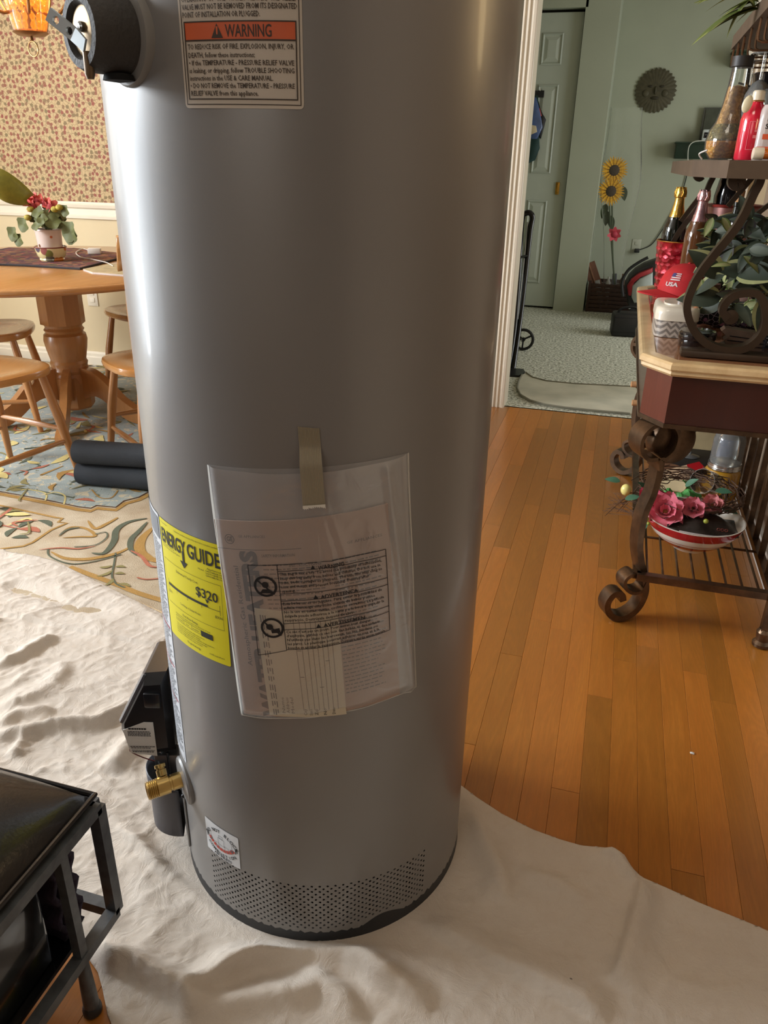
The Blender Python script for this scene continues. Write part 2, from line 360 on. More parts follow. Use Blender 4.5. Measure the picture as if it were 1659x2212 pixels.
# fluted door trim: leg of three flutes, one mesh per side
def flute(x0,x1,name):
    mb=MB(); w=x1-x0; n=40; prof=[]
    for i in range(n+1):
        s=i/n; dep=.022
        for c in(.27,.5,.73):
            dd=abs(s-c)
            if dd<.085: dep=.022-.007*math.sqrt(max(0,1-(dd/.085)**2))
        if s<.06: dep=.014+.008*math.sin(s/.06*math.pi/2)
        if s>.94: dep=.014+.008*math.sin((1-s)/.06*math.pi/2)
        prof.append((x0+s*w,YW-dep))
    prof+=[(x1,YW+.13),(x0+w*.25,YW+.13),(x0+w*.25,YW-.0)] if x1<0 else [(x1-w*.25,YW),(x1-w*.25,YW+.13),(x0,YW+.13)]
    mb.prism(prof,0,2.1); return struct(mb.build(name,white_trim,smooth_=False))
flute(-.562,-.472,'trim_2'); flute(.410,.502,'trim_3')
struct(MB().box((0,YW-.011,2.12),(1.12,.03,.09)).build('trim_4',white_trim,smooth_=False))
# outlet
q=py(200,640,YW)
o=thing('wall_outlet','white electrical outlet plate low on cream wainscot beyond the round table','outlet',(q.x,YW,q.z-.04))
MB().box((q.x,YW-.003,q.z-.0),(.07,.006,.11),bev=.002).build('cover_plate',white_trim,o)
for dz in(-.02,.02): MB().box((q.x,YW-.0075,q.z+dz),(.03,.004,.026),bev=.001).build('socket',mat('outlet_ivory',rgb(236,226,206),.4),o)
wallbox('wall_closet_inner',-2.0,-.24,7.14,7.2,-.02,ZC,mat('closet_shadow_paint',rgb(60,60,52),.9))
# ================= WATER HEATER =================
AZ=math.radians(-21.06); RT=.254; DT=RT/.2297; HX,HY=DT*math.sin(AZ),DT*math.cos(AZ)
def cyl(phi,z,r=RT):
    a=math.radians(phi); return Vector((HX+r*math.sin(a),HY-r*math.cos(a),z))
t=NT('grey_enamel_steel'); v=t.coord('Object'); f=t.noise(v,700,2,.5)
t.base(t.mix(t.noise(v,5,2),rgb(128,126,124),rgb(138,136,134))); t.set(rough=.36,metal=.22,coat=.16,crough=.08,spec=.5); t.bump(f,.05,.0006); enamel=t.m
blackp=mat('black_plastic',rgb(26,27,30),.28,var=.1,bump=.05)
darkgap=mat('dark_interior',rgb(10,10,10),.9,var=0)
steel=mat('zinc_plated_steel',rgb(186,190,192),.22,1,var=.08)
heater=thing('water_heater','tall grey gas water heater standing on the drop cloth, yellow sticker on its side','water heater',(HX,HY,.012))
def HG(phi): return math.exp(-((phi-42)/(11. if phi<42 else 13.))**2)
def wz(phi,z): return z+.012*HG(phi)*max(0,min(1,(.137-z)/.10))
def jc(phi,z,r=None): return cyl(phi,wz(phi,z),RT if r is None else r)
def skirt_bottom(phi):
    # lower hem of the steel jacket: level, lifting at the right where the black base ring shows
    return .009+.024*HG(phi)
mb=MB(); NZ=8; N=180
P0,P1=-27.5,62.; ZB,ZT=.037,.137
def ring_grid(p0,p1,zf0,z1,nu,nz): mb.grid(lambda a,b:jc(p0+(p1-p0)*a, zf0(p0+(p1-p0)*a)*(1-b)+z1*b),nu,nz)
ring_grid(P1,P0+360,skirt_bottom,ZB,90,1); ring_grid(P0,P1,skirt_bottom,ZB,40,2)
ring_grid(P1,P0+360,lambda p:ZB,ZT,90,1); 
ring_grid(-180,180,lambda p:ZT,1.56,144,3)
# perforated band: rows of punched round holes, each cell a square with a true hole
rows=17; rh=(ZT-ZB)/rows; cols=32; cw=(P1-P0)/cols; hr=.0021; S=math.radians(1)*RT
for r in range(rows):
    zc=ZB+(r+.5)*rh; off=0 if r%2==0 else .5
    cells=[(P0+(c+off)*cw,P0+(c+off+1)*cw,True) for c in range(cols if off==0 else cols-1)]
    if off: cells+=[(P0,P0+cw*.5,False),(P1-cw*.5,P1,False)]
    for a,b,h in cells:
        if not h: mb.add([jc(a,zc-rh/2),jc(b,zc-rh/2),jc(b,zc+rh/2),jc(a,zc+rh/2)],[(0,1,2,3)]); continue
        m=(a+b)/2; O=[(a,-1),(m,-1),(b,-1),(b,0),(b,1),(m,1),(a,1),(a,0)]
        vs=[jc(p,zc+q*rh/2) for p,q in O]
        angs=[-135,-90,-45,0,45,90,135,180]
        vs+=[jc(m+hr*math.cos(math.radians(g))/S,zc+hr*math.sin(math.radians(g))) for g in angs]
        vs+=[jc(m+hr*math.cos(math.radians(g))/S,zc+hr*math.sin(math.radians(g)),RT-.0012) for g in angs]
        fs=[(i,(i+1)%8,(i+1)%8+8,i+8) for i in range(8)]+[(i+8,(i+1)%8+8,(i+1)%8+16,i+16) for i in range(8)]
        mb.add(vs,fs)
jk=mb.build('jacket',enamel,heater,smooth_=False)
me=jk.data; me.shade_smooth()
nr=[]
for l in me.loops:
    c=me.vertices[l.vertex_index].co; nr.append(Vector((c.x-HX,c.y-HY,0)).normalized())
me.normals_split_custom_set(nr)
# custom normals point outward; make faces agree
bm=bmesh.new(); bm.from_mesh(me)
flip=[f for f in bm.faces if f.normal.dot(Vector((f.calc_center_median().x-HX,f.calc_center_median().y-HY,0)))<0]
bmesh.ops.reverse_faces(bm,faces=flip); bm.to_mesh(me); bm.free()
me.shade_smooth(); me.normals_split_custom_set([Vector((me.vertices[l.vertex_index].co.x-HX,me.vertices[l.vertex_index].co.y-HY,0)).normalized() for l in me.loops])
MB().lathe([(RT-.012,.02),(RT-.012,1.5)],(HX,HY,0),n=72).build('inner_shell',darkgap,heater)
# black base ring, dips outward at the right
mb=MB()
mb.grid(lambda a,b: cyl(a*360,[.0,.0,.06,.06][int(round(b*3))]+.003*(b<.5),[RT-.02,RT+.001,RT-.001,RT-.02][int(round(b*3))]),96,3)
mb.build('base_ring',mat('black_rubber_ring',rgb(30,33,38),.45,var=.08),heater)
MB().lathe([(RT,1.55),(RT+.004,1.56),(RT+.004,1.585),(RT-.03,1.60),(0,1.605)],(HX,HY,0),n=96).build('top_cap',enamel,heater)
# --- temperature and pressure relief valve boss on the left ---
VP=-27; VZ=1.279; VK=.74; n_=Vector((math.sin(math.radians(VP)),-math.cos(math.radians(VP)),0)); s_=Vector((n_.y*-1,n_.x,0)); s_=Vector((-n_.y,n_.x,0)); c0=cyl(VP,VZ)
MB().lathe([(.046,-.022),(.046,.002),(.044,.005),(.036,.006)],c0,n_,40).build('valve_flange',mat('grey_foam_gasket',rgb(128,126,122),.6),heater)
foam=mat('black_foam_insulation',rgb(60,57,54),.7,var=.25,bump=.5,bscale=260)
mb=MB()
prof=[(.048,-.01),(.049,.02),(.0485,.045),(.0475,.062),(.044,.0685),(.034,.069),(.030,.064),(.029,.05),(0,.05)]
mb.lathe([(a*VK,b*.76) for a,b in prof],c0,n_,44); vb=mb.build('relief_valve_cover',foam,heater)
for a,r,h,sz in ((-110,.047,.05,.010),(-75,.048,.03,.008),(-95,.046,.064,.007),(150,.047,.055,.007)):
    pass
# ragged lower notch of the insulation
MB().lathe([(.0,-.002),(.014,0),(.016,.006),(.0,.008)],c0+n_*.018+Vector((0,0,-.0350))+s_*.006,(0,0,-1),14).build('insulation_notch',darkgap,heater)
MB().lathe([(.0,.036),(.0245,.036),(.0245,.043),(.0225,.0475),(.017,.049),(0,.0495)],c0,n_,32).build('valve_bonnet',mat('tarnished_bronze',rgb(150,128,98),.35,.9,var=.25),heater)
# lever: bent plate with two punched holes
lv=MB(); W_=.0062
def levpt(a,b,o): return c0+n_*(.053+o+max(0,-a+.004)*.45)+s_*a+Vector((0,0,b))
p=[(-.026,.014),(.013,-.014)]
d2=Vector((p[1][0]-p[0][0],p[1][1]-p[0][1])).normalized(); n2=Vector((-d2.y,d2.x)); L=(Vector(p[1])-Vector(p[0])).length
segs=[(0,.005,None),(.005,.014,.0095),(.014,.021,None),(.021,.030,.0255),(.030,L,None)]
for a,b,hc in segs:
    if hc is None:
        vs=[levpt(*(Vector(p[0])+d2*s+n2*w),o) for o in(0,.0022) for s,w in((a,-W_),(b,-W_),(b,W_),(a,W_))]
        lv.add(vs,[(0,3,2,1),(4,5,6,7),(0,1,5,4),(1,2,6,5),(2,3,7,6),(3,0,4,7)])
    else:
        O=[(a,-W_),(hc,-W_),(b,-W_),(b,0),(b,W_),(hc,W_),(a,W_),(a,0)]; A=[-135,-90,-45,0,45,90,135,180]; hr2=.0038
        Q=O+[(hc+hr2*math.cos(math.radians(g)),hr2*math.sin(math.radians(g))) for g in A]
        vs=[levpt(*(Vector(p[0])+d2*s+n2*w),o) for o in(0,.0022) for s,w in Q]
        fs=[]
        for i in range(8):
            j=(i+1)%8; fs+=[(i,i+8,j+8,j),(16+i,16+j,24+j,24+i),(i+8,24+i,24+j,j+8),(i,j,16+j,16+i)]
        lv.add(vs,fs)
# chrome lever bends outward at its far end
lv.build('relief_lever',mat('bright_chrome',rgb(205,216,222),.25,.55,var=.03),heater)['label']='bright chrome lever plate with two round holes'
MB().lathe([(.0,.044),(.0045,.045),(.0048,.052),(.003,.054),(0,.054)],c0+s_*.003+Vector((0,0,.003)),n_,14).build('lever_stem',steel,heater)
MB().lathe([(.0,0),(.0045,0),(.005,.02),(.0035,.024),(0,.024)],c0+n_*.050+s_*.008+Vector((0,0,-.018)),(0,0,-1),10).build('drip_tip',mat('dull_drip_brass',rgb(120,100,76),.4,.6),heater)
# --- stickers on the tank. local metres u (to the right), v (up) ---
def tank_fn(phi0,z0,off=.0006,tilt=0):
    k=math.degrees(1/RT)
    def f(u,v): return cyl(phi0+(u*math.cos(tilt)-v*math.sin(tilt))*k,z0+v*math.cos(tilt)+u*math.sin(tilt),RT+off)
    return f
def rounded(mb,w,h,r,fn,nu=24,nv=10):
    """rounded rectangular label as a strip grid"""
    def g(a,b):
        x=a*w; ins=0
        y=b*h
        e=min(x,w-x)
        if e<r: ins=r-math.sqrt(max(0,r*r-(r-e)**2))
        return fn(x,ins+(h-2*ins)*b)
    xs=sorted(set([0,.1*r/w,.3*r/w,.6*r/w,r/w]+[r/w+(1-2*r/w)*i/nu for i in range(nu+1)]+[1-.6*r/w,1-.3*r/w,1-.1*r/w,1])); 
    vs=[g(x,j/nv) for j in range(nv+1) for x in xs]; m=len(xs)
    mb.add(vs,[(j*m+i,j*m+i+1,(j+1)*m+i+1,(j+1)*m+i) for j in range(nv) for i in range(m-1)])
# (1) relief valve warning sticker
LW=.1245; f0=tank_fn(-9.1,1.213); f1=tank_fn(-9.1,1.213,.0011); f2=tank_fn(-9.1,1.213,.0015)
mb=MB(); rounded(mb,LW,.19,.004,f0); wl_=mb.build('warning_sticker',mat('white_sticker_vinyl',rgb(196,186,172),.45,var=.03),heater,smooth_='keep')
mb=MB(); rect(mb,.0055,.058,LW-.0055,.073,f1,16,1); mb.build('orange_band',mat('orange_print',rgb(206,92,44),.5,var=.03),wl_,'keep')
mb=MB(); frame(mb,.0025,.003,LW-.0025,.187,.0008,f1); frame(mb,.0055,.0075,LW-.0055,.0737,.0011,f2); rect(mb,.0055,.0572,LW-.0055,.0585,f2,16,1)
mb.add([f2(.0355,.0595),f2(.0475,.0595),f2(.0415,.0715)],[(0,1,2)])
put_text(mb,'WARNING',.050,.0605,.0145,f2,fit=.0455,bold=.01)
T=[('TO REDUCE RISK OF FIRE, EXPLOSION, INJURY, OR',.0505,.112),('DEATH, follow these instructions;',.0435,.070),('• If the TEMPERATURE - PRESSURE RELIEF VALVE',.037,.108),('is leaking, or dripping, follow TROUBLE SHOOTING',.0305,.108),('instructions in the USE & CARE MANUAL.',.024,.087),('• DO NOT REMOVE the TEMPERATURE - PRESSURE',.0175,.115),('RELIEF VALVE from this appliance.',.011,.072)]
for s,v_,w in T: put_text(mb,s,.0085,v_,.0062,f2,fit=min(w,LW-.017),bold=.012)
T=[('AND MAINTENANCE PROCEDURES',.1165,.088,.016),('AS DIRECTED IN THE USE & CARE MANUAL',.1095,.106,.008),('THIS APPLIANCE IS PROVIDED WITH A COMBINATION',.102,.115,.004),('TEMPERATURE - PRESSURE RELIEF VALVE. FOR SAFE',.0957,.115,.004),('OPERATION  OF  THE  WATER  HEATER,  THE  RELIEF',.0894,.115,.004),('VALVE MUST NOT BE REMOVED FROM ITS DESIGNATED',.0831,.115,.004),('POINT OF INSTALLATION OR PLUGGED.',.0768,.080,.004)]
for s,v_,w,u0 in T: put_text(mb,s,u0+.001,v_,.0064,f2,fit=w,bold=.014)
mb.build('printed_lettering',mat('sticker_ink',rgb(62,50,40),.6,var=0),wl_,'keep')
mb=MB(); mb.add([f2(.0408,.0625),f2(.0422,.0625),f2(.0425,.069),f2(.0405,.069)],[(0,1,2,3)])
o=mb.build('exclamation_mark',mat('orange_print',rgb(206,92,44)),wl_,'keep')
for v in o.data.vertices: pass
# (2) yellow energy guide sticker
EW,EH=.136,.187; ang=0
e0=tank_fn(-39.2,.532); e1=tank_fn(-39.2,.532,.0012)
mb=MB(); rounded(mb,EW,EH,.003,e0); eg=mb.build('energy_sticker',mat('yellow_sticker',rgb(226,214,40),.45,var=.02),heater,'keep')
eg['label']='bright yellow energy cost sticker'
mb=MB()
put_text(mb,'ENERGY',.005,.1525,.030,e1,fit=.064,bold=.02); put_text(mb,'GUIDE',.072,.1525,.030,e1,fit=.060,bold=.02)
rect(mb,.0600,.138,.0640,.157,e1,1,2); mb.add([e1(.054,.141),e1(.0700,.141),e1(.062,.131)],[(0,1,2)])
put_text(mb,'U.S. Government',.005,.181,.0032,e1,fit=.02); put_text(mb,'Federal law prohibits removal of this label before consumer purchase.',.045,.1805,.0034,e1,fit=.085)
for s,v_,w in (('Water Heater - Natural Gas',.149,.034),('Tank Size (Storage Capacity): 40 gallons',.1455,.048)): put_text(mb,s,.006,v_,.0034,e1,fit=w)
for s,v_,u_,w in (('Appliances',.1455,.108,.024),('Model',.141,.092,.010),('G40T08BXR 06',.1415,.105,.028),('G40T06BVR 06',.1380,.105,.028),('G40S08BXR 06',.1345,.105,.028)): put_text(mb,s,u_,v_,.0036,e1,fit=w)
frame(mb,.006,.057,.130,.127,.0004,e1)
put_text(mb,'Estimated Yearly Cost',.040,.1165,.0055,e1,fit=.048); put_text(mb,'$320',.083,.0985,.020,e1,fit=.040,bold=.015)
mb.add([e1(.1000,.0975),e1(.1070,.0975),e1(.1035,.0915)],[(0,1,2)])
rect(mb,.012,.0855,.1035,.0895,e1,16,1); rect(mb,.1035,.0855,.1255,.0862,e1,4,1)
for u_,a,b in((.012,.079,.095),(.125,.079,.095),(.036,.081,.086),(.062,.081,.086),(.092,.081,.086)): rect(mb,u_,a,u_+.0006,b,e1,1,1)
put_text(mb,'$201',.010,.0735,.006,e1,fit=.010); put_text(mb,'$336',.116,.0735,.006,e1,fit=.013)
put_text(mb,'Cost Range of Similar Models',.042,.0665,.0048,e1,fit=.046)
put_text(mb,'First Hour Rating',.046,.0485,.0055,e1,fit=.034); put_text(mb,'(How much hot water you get in the first hour of use)',.026,.0445,.0036,e1,fit=.078)
frame(mb,.026,.035,.086,.0425,.0005,e1)
for u_ in(.046,.066): rect(mb,u_,.035,u_+.0006,.0425,e1,1,1)
rect(mb,.086,.0335,.108,.0425,e1,3,1)
for s,u_,w in(('very small',.029,.014),('low',.053,.006),('medium',.069,.012)): put_text(mb,s,u_,.0373,.0038,e1,fit=w)
lines=['Your cost will depend on your utility rates and use.','Cost range based only on models of similar capacity','fueled by natural gas with a medium usage pattern.','Estimated energy cost based on a national average','natural gas cost. Estimated yearly energy use: therms.']
for i,s in enumerate(lines): put_text(mb,s,.026,.0285-.0034*i,.0034,e1,fit=(.066,.056,.084,.070,.06)[i])
put_text(mb,'ftc.gov/energy',.052,.0075,.0056,e1,fit=.030); put_text(mb,'197D6650P001',.100,.0085,.0036,e1,fit=.026)
mb.build('energy_lettering',mat('grey_sticker_ink',rgb(48,50,44),.6,var=0),eg,'keep')
# (3) long white instruction sticker further round to the left
w0=tank_fn(-68,.275); w1=tank_fn(-68,.275,.0012); WW,WH=.1245,.445
mb=MB(); rounded(mb,WW,WH,.004,w0); ws=mb.build('instruction_sticker',mat('pale_sticker',rgb(210,214,220),.4,var=.02),heater,'keep')
mb=MB(); r2=random.Random(3)
rect(mb,.004,.405,WW-.004,.440,w1,8,1)
v_=.397
while v_>.012:
    if not(.255<v_<.262 or .185<v_<.19):
        for cc in range(2): 
            u_=.006+cc*.060; L=r2.uniform(.035,.054)
            while L>0: s=r2.uniform(.004,.011); rect(mb,u_,v_,min(u_+s,.006+cc*.06+.054),v_+.0016,w1,1,1); u_+=s+.0016; L-=s+.0016
    v_-=.0042
mb.build('small_print',mat('faded_grey_ink',rgb(120,124,130),.6,var=0),ws,'keep')
mb=MB()
for v_ in(.256,.186,.120): rect(mb,.004,v_,WW-.004,v_+.002,w1,10,1)
mb.build('red_rule',mat('red_rule_ink',rgb(190,70,80),.5,var=0),ws,'keep')
mb=MB(); frame(mb,.085,.045,.12,.10,.001,w1); frame(mb,.085,.005,.12,.04,.001,w1); mb.build('diagram_box',mat('faded_grey_ink',rgb(120,124,130)),ws,'keep')
# (4) do-not-block sticker
d0=tank_fn(-28.4,.136); d1=tank_fn(-28.4,.136,.0012); DW,DH=.076,.068
mb=MB(); rounded(mb,DW,DH,.002,d0,10,4); ds=mb.build('air_inlet_sticker',mat('white_sticker_bright',rgb(214,216,218),.45,var=.02),heater,'keep')
ds['label']='small white air inlet sticker with a red arc'
mb=MB()
def arc_text(mb,s,cu,cv,R,a0,a1,size,fn,top=True):
    n=len(s)
    for i,ch in enumerate(s):
        if ch==' ': continue
        a=math.radians(a0+(a1-a0)*i/(n-1)); u_=cu+R*math.cos(a); v_=cv+R*math.sin(a); rot=a-math.pi/2 if top else a+math.pi/2
        vs,fs=text_pts(ch,size,.02); w=max(x.x for x in vs)/2; c_,s2=math.cos(rot),math.sin(rot)
        mb.add([fn(u_+(p.x-w)*c_-p.y*s2,v_+(p.x-w)*s2+p.y*c_) for p in vs],fs)
arc_text(mb,'DO NOT BLOCK',DW/2,.019,.036,148,32,.0095,d1)
arc_text(mb,'COMBUSTION',DW/2,.052,.045,228,312,.0085,d1,False)
put_text(mb,'AIR INLETS',.019,.0025,.0075,d1,fit=.040,bold=.02)
for u_,a in((.0035,.03),(.0065,.033),(.068,.03),(.071,.033)): rect(mb,u_,a,u_+.0016,a+.010,d1,1,1)
mb.build('sticker_lettering',BLACKINK,ds,'keep')
mb=MB()
frame(mb,.031,.030,.045,.044,.0006,d1); frame(mb,.024,.022,.032,.032,.0005,d1); frame(mb,.045,.022,.054,.032,.0005,d1); frame(mb,.033,.044,.042,.050,.0006,d1)
for u_ in(.013,.061): rect(mb,u_,.030,u_+.0006,.048,d1,1,1); rect(mb,u_-.003,.028,u_+.003,.034,d1,1,1)
mb.build('valve_drawing',mat('grey_line_ink',rgb(90,92,96),.6,var=0),ds,'keep')
mb=MB()
for i in range(9):
    a0=math.radians(212+i*13); a1=a0+math.radians(9.5); 
    vs=[d1(DW/2+R*1.12*math.cos(a),.050+R*math.sin(a)) for R,a in((.026,a0),(.026,a1),(.032,a1),(.032,a0))]
    mb.add(vs,[(0,1,2,3)])
mb.build('red_arc',mat('sticker_red',rgb(206,72,56),.5,var=0),ds,'keep')
# --- gas control valve on the left side ---
GP=-74; gn=Vector((math.sin(math.radians(GP)),-math.cos(math.radians(GP)),0)); gs=Vector((gn.y,-gn.x,0))
def gp(out,side,z): 
    q=Vector((HX,HY,0))+gn*(RT+out)+gs*side; q.z=z; return q
G0,G1=.205,.385
mb=MB()
# body: outline in (out,z) swept across the side with bevelled shoulders
out=[(.004,G0+.012),(.060,G0),(.082,G0+.012),(.094,G0+.055),(.092,G0+.075),(.040,G1-.004),(.004,G1)]
ws_=[(-.055,.80),(-.046,1.0),(.046,1.0),(.055,.80)]
cx=sum(p[0] for p in out)/len(out); cz=sum(p[1] for p in out)/len(out); vs=[]
for s,k in ws_: vs+=[gp(max(.002,cx+(o-cx)*k),s,cz+(z-cz)*k) for o,z in out]
n=len(out); mb.add(vs,[tuple(range(n)),tuple(reversed(range(3*n,4*n)))]+[(r*n+i,r*n+(i+1)%n,(r+1)*n+(i+1)%n,(r+1)*n+i) for r in range(3) for i in range(n)])
gv=mb.build('gas_control',blackp,heater,ang=20)
mb=MB(); vs=[]
for s,k in((-.050,0),(-.044,.004),(.044,.004),(.050,0)): vs+=[gp(.093+k,s,G0+.074),gp(.041+k,s,G1-.006)]
mb.add(vs,[(0,1,3,2),(2,3,5,4),(4,5,7,6),(0,2,4,6),(1,7,5,3)]); mb.build('control_face',mat('smoked_grey_panel',rgb(84,88,96),.18,var=.05,coat=.6),gv)
mb=MB(); vs=[gp(o,-.0475-.001+abs(o-.05)*0,z) for o,z in((.040,G1-.012),(.052,G1-.022),(.020,G1-.075),(.028,G1-.072))]
MB().bar(gp(.092,-.047,G0+.072),gp(.040,-.047,G1-.006),.006,.004).build('face_rim',mat('silver_trim',rgb(140,146,152),.3,.8),gv)
MB().box(gp(.030,-.051,G1-.052),(.028,.02,.03),Matrix.Rotation(math.radians(GP+90),3,'Z'),.003).build('side_recess',blackp,gv)
# label on the side of the valve that faces the viewer
def gl(u,v): return gp(.088-u,-.0568,G0+.010+v)
mb=MB(); vs=[]
MB().add([gp(a,b,c) for b in(-.0558,-.0566) for a,c in((.034,G0+.006),(.080,G0+.012),(.088,G0+.062),(.050,G0+.080),(.034,G0+.080))],[(0,1,2,3,4),(9,8,7,6,5)]+[(i,i+5,(i+1)%5+5,(i+1)%5) for i in range(5)]).build('white_data_label',WHITEPAPER,gv)
mb=MB()
for i,(a,b,z_,h) in enumerate([(.078,.048,G0+.064,.0035),(.080,.042,G0+.059,.0015),(.080,.040,G0+.056,.0015),(.080,.044,G0+.053,.0015),(.080,.042,G0+.050,.0015),(.079,.040,G0+.026,.0015),(.078,.046,G0+.023,.0015),(.077,.038,G0+.018,.001),(.076,.04,G0+.0145,.0018)]):
    x=a; rr=random.Random(i)
    while x>b: w=rr.uniform(.002,.005); mb.add([gp(x,-.0572,z_),gp(x-w,-.0572,z_),gp(x-w,-.0572,z_+h),gp(x,-.0572,z_+h)],[(0,1,2,3)]); x-=w+.0008
tag(mb.build('label_print',BLACKINK,gv,'keep'),kind='stuff')
# flexible conduit, nuts, wires and burner shield
SH=-66; sn=Vector((math.sin(math.radians(SH)),-math.cos(math.radians(SH)),0)); ss=Vector((sn.y,-sn.x,0))
def sp(o,s,z): q=Vector((HX,HY,0))+sn*(RT+o)+ss*s; q.z=z; return q
mb=MB()
vs=[];NA=20
for j,z_ in enumerate((.052,.056,.150,.158,.180)):
    for i in range(NA+1):
        a=math.pi*i/NA; R=.052; kk=1 if j>0 else .9
        zz_=z_+(.012*math.sin(a)**2*0 if j<4 else -.018*(1-math.sin(a)))
        vs.append(sp(.004+R*kk*math.sin(a)*(1.12 if j<3 else 1.16),-R*math.cos(a)*1.05*kk,zz_))
m=NA+1; mb.add(vs,[(j*m+i,j*m+i+1,(j+1)*m+i+1,(j+1)*m+i) for j in range(4) for i in range(NA)]+[tuple(range(m))])
o=mb.build('burner_shield',mat('grey_painted_shield',rgb(84,84,90),.4,.2),heater); so=o.modifiers.new('s','SOLIDIFY'); so.thickness=.0022
path=[gp(.036,-.030,G0+.004),gp(.036,-.034,G0-.02),gp(.034,-.038,G0-.04),sp(.034,-.006,.15),sp(.03,-.012,.12),sp(.03,-.014,.10)]
P_=smooth([Vector(p) for p in path],12); rr=[.0078+.0014*math.sin(i*2.1) for i in range(len(P_))]
MB().tube(P_,rr,12).build('flexible_conduit',steel,heater)
MB().lathe([(.012,0),(.012,.018)],gp(.036,-.030,G0-.016),n=6).build('conduit_nut',steel,heater)
MB().box(gp(.020,-.030,G0-.028),(.05,.03,.05),Matrix.Rotation(math.radians(GP+90),3,'Z'),.002).build('igniter_bracket',mat('brushed_grey_bracket',rgb(150,152,156),.35,.8),heater)
MB().tube([gp(.020,-.045,G0+.004),gp(.018,-.048,G0-.03),sp(.018,-.028,.13),sp(.016,-.03,.09)],.0022,6,6).build('black_wire',blackp,heater)
MB().tube([gp(.085,-.03,G0+.006),gp(.090,-.034,G0-.004),gp(.07,-.034,G0-.018),gp(.045,-.034,G0-.028)],.0011,6,6).build('red_wire',mat('dark_red_wire',rgb(110,40,42),.4),heater)
# --- brass drain valve ---
DP=-45; dn=Vector((math.sin(math.radians(DP)),-math.cos(math.radians(DP)),0)); dsd=Vector((-dn.y,dn.x,0)); dc=cyl(DP,.226)
dn=(dn+Vector((0,0,-.02))).normalized()
brs=mat('raw_brass',rgb(196,166,104),.28,.95,var=.12)
MB().lathe([(.040,-.012),(.041,.002),(.038,.005),(.016,.007)],dc+Vector((0,0,-.004)),dn,36).build('drain_flange',enamel,heater)
prof=[(.0135,-.01),(.0135,.022),(.0125,.0225),(.0125,.026),(.0155,.027),(.0155,.046)]
for i in range(5): h=.047+i*.0030; prof+=[(.0138,h),(.0152,h+.001),(.0152,h+.0018),(.0138,h+.0028)]
prof+=[(.0138,.063),(.011,.063),(.0105,.045),(0,.045)]
dv=MB().lathe(prof,dc,dn,26).build('drain_valve',brs,heater); dv['label']='raw brass drain cock with threaded spout'
kc=dc+dn*.034+dsd*-.012+Vector((0,0,.010)); kd=(Vector((0,0,1))*.75+dsd*-.66).normalized()
MB().lathe([(.0085,0),(.0085,.010),(.0065,.011),(.0065,.013),(.009,.0135),(.009,.0185),(.0075,.0195),(0,.0195)],kc,kd,20).build('valve_screw',brs,dv)
MB().bar(kc+kd*.0198-dsd*.006,kc+kd*.0198+dsd*.006,.0016,.0010).build('screw_slot',darkgap,dv)
# access hatch edge, left lower: inspection plate
mb=MB(); hf=tank_fn(-66,.045,.0035); rounded(mb,.075,.15,.01,hf); o=mb.build('burner_door',enamel,heater); so=o.modifiers.new('s','SOLIDIFY'); so.thickness=.003; so.offset=-1
MB().sphere(cyl(-50.0,.185,RT+.003),.004).build('door_screw',blackp,heater); MB().sphere(cyl(-49.4,.17,RT+.003),.004).build('door_screw',blackp,heater)
# ================= PLASTIC BAG OF PAPERS =================
def quad(c,off):
    (p0,z0),(p1,z1),(p2,z2),(p3,z3)=c     # TL, TR, BL, BR
    def f(s,t_,o=0):
        ph=(p0*(1-s)+p1*s)*(1-t_)+(p2*(1-s)+p3*s)*t_; z=(z0*(1-s)+z1*s)*(1-t_)+(z2*(1-s)+z3*s)*t_
        return cyl(ph,z,RT+off+o)
    return f
bagq=quad([(-11.2,.828),(46.4,.846),(-5.9,.454),(52.3,.486)],0)
def wr(s,t_):  # creases running down from the tape
    x=(s-.50-.02*t_)/(.05+.55*t_); d_=0
    for c_,w,a in((-.55,.10,.0016),(-.25,.07,.0022),(.05,.06,.0018),(.32,.08,.0024),(.6,.10,.0014)): d_+=a*math.exp(-((x-c_)/w)**2)
    d_*=math.exp(-((t_-.30)/.22)**2)
    return d_+.0012*math.sin(9*t_+4*s)+.0008*math.sin(23*s+5*t_)+(.004*math.exp(-((s-.87-.08*t_)/.02)**2) if t_>.02 else 0)
def film_off(s,t_):
    inside=1/(1+math.exp(-(t_-.26)/.03)); e=min(s,1-s,1-t_)
    bul=(.0055+.004*inside)*min(1,e/.05)
    return .0012+bul+wr(s,t_)
bag=thing('document_bag','clear plastic document bag hanging from a strip of tape on the grey water heater','plastic bag',bagq(.5,0))
m=bpy.data.materials.new('clear_film'); m.use_nodes=True; nt=m.node_tree; nt.nodes.clear()
o_=nt.nodes.new('ShaderNodeOutputMaterial'); tr=nt.nodes.new('ShaderNodeBsdfTransparent'); gl_=nt.nodes.new('ShaderNodeBsdfGlossy'); df=nt.nodes.new('ShaderNodeBsdfDiffuse'); gl_.inputs['Roughness'].default_value=.22; df.inputs[0].default_value=(.8,.8,.8,1)
a_=nt.nodes.new('ShaderNodeMixShader'); a_.inputs[0].default_value=.19; b_=nt.nodes.new('ShaderNodeMixShader'); b_.inputs[0].default_value=.13
nz=nt.nodes.new('ShaderNodeTexNoise'); nz.inputs['Scale'].default_value=26; nz.inputs['Detail'].default_value=3; nz.inputs['Distortion'].default_value=1.2; tc=nt.nodes.new('ShaderNodeTexCoord'); nt.links.new(tc.outputs['Object'],nz.inputs['Vector'])
bp=nt.nodes.new('ShaderNodeBump'); bp.inputs['Strength'].default_value=.4; bp.inputs['Distance'].default_value=.004; nt.links.new(nz.outputs[0],bp.inputs['Height']); nt.links.new(bp.outputs[0],gl_.inputs['Normal'])
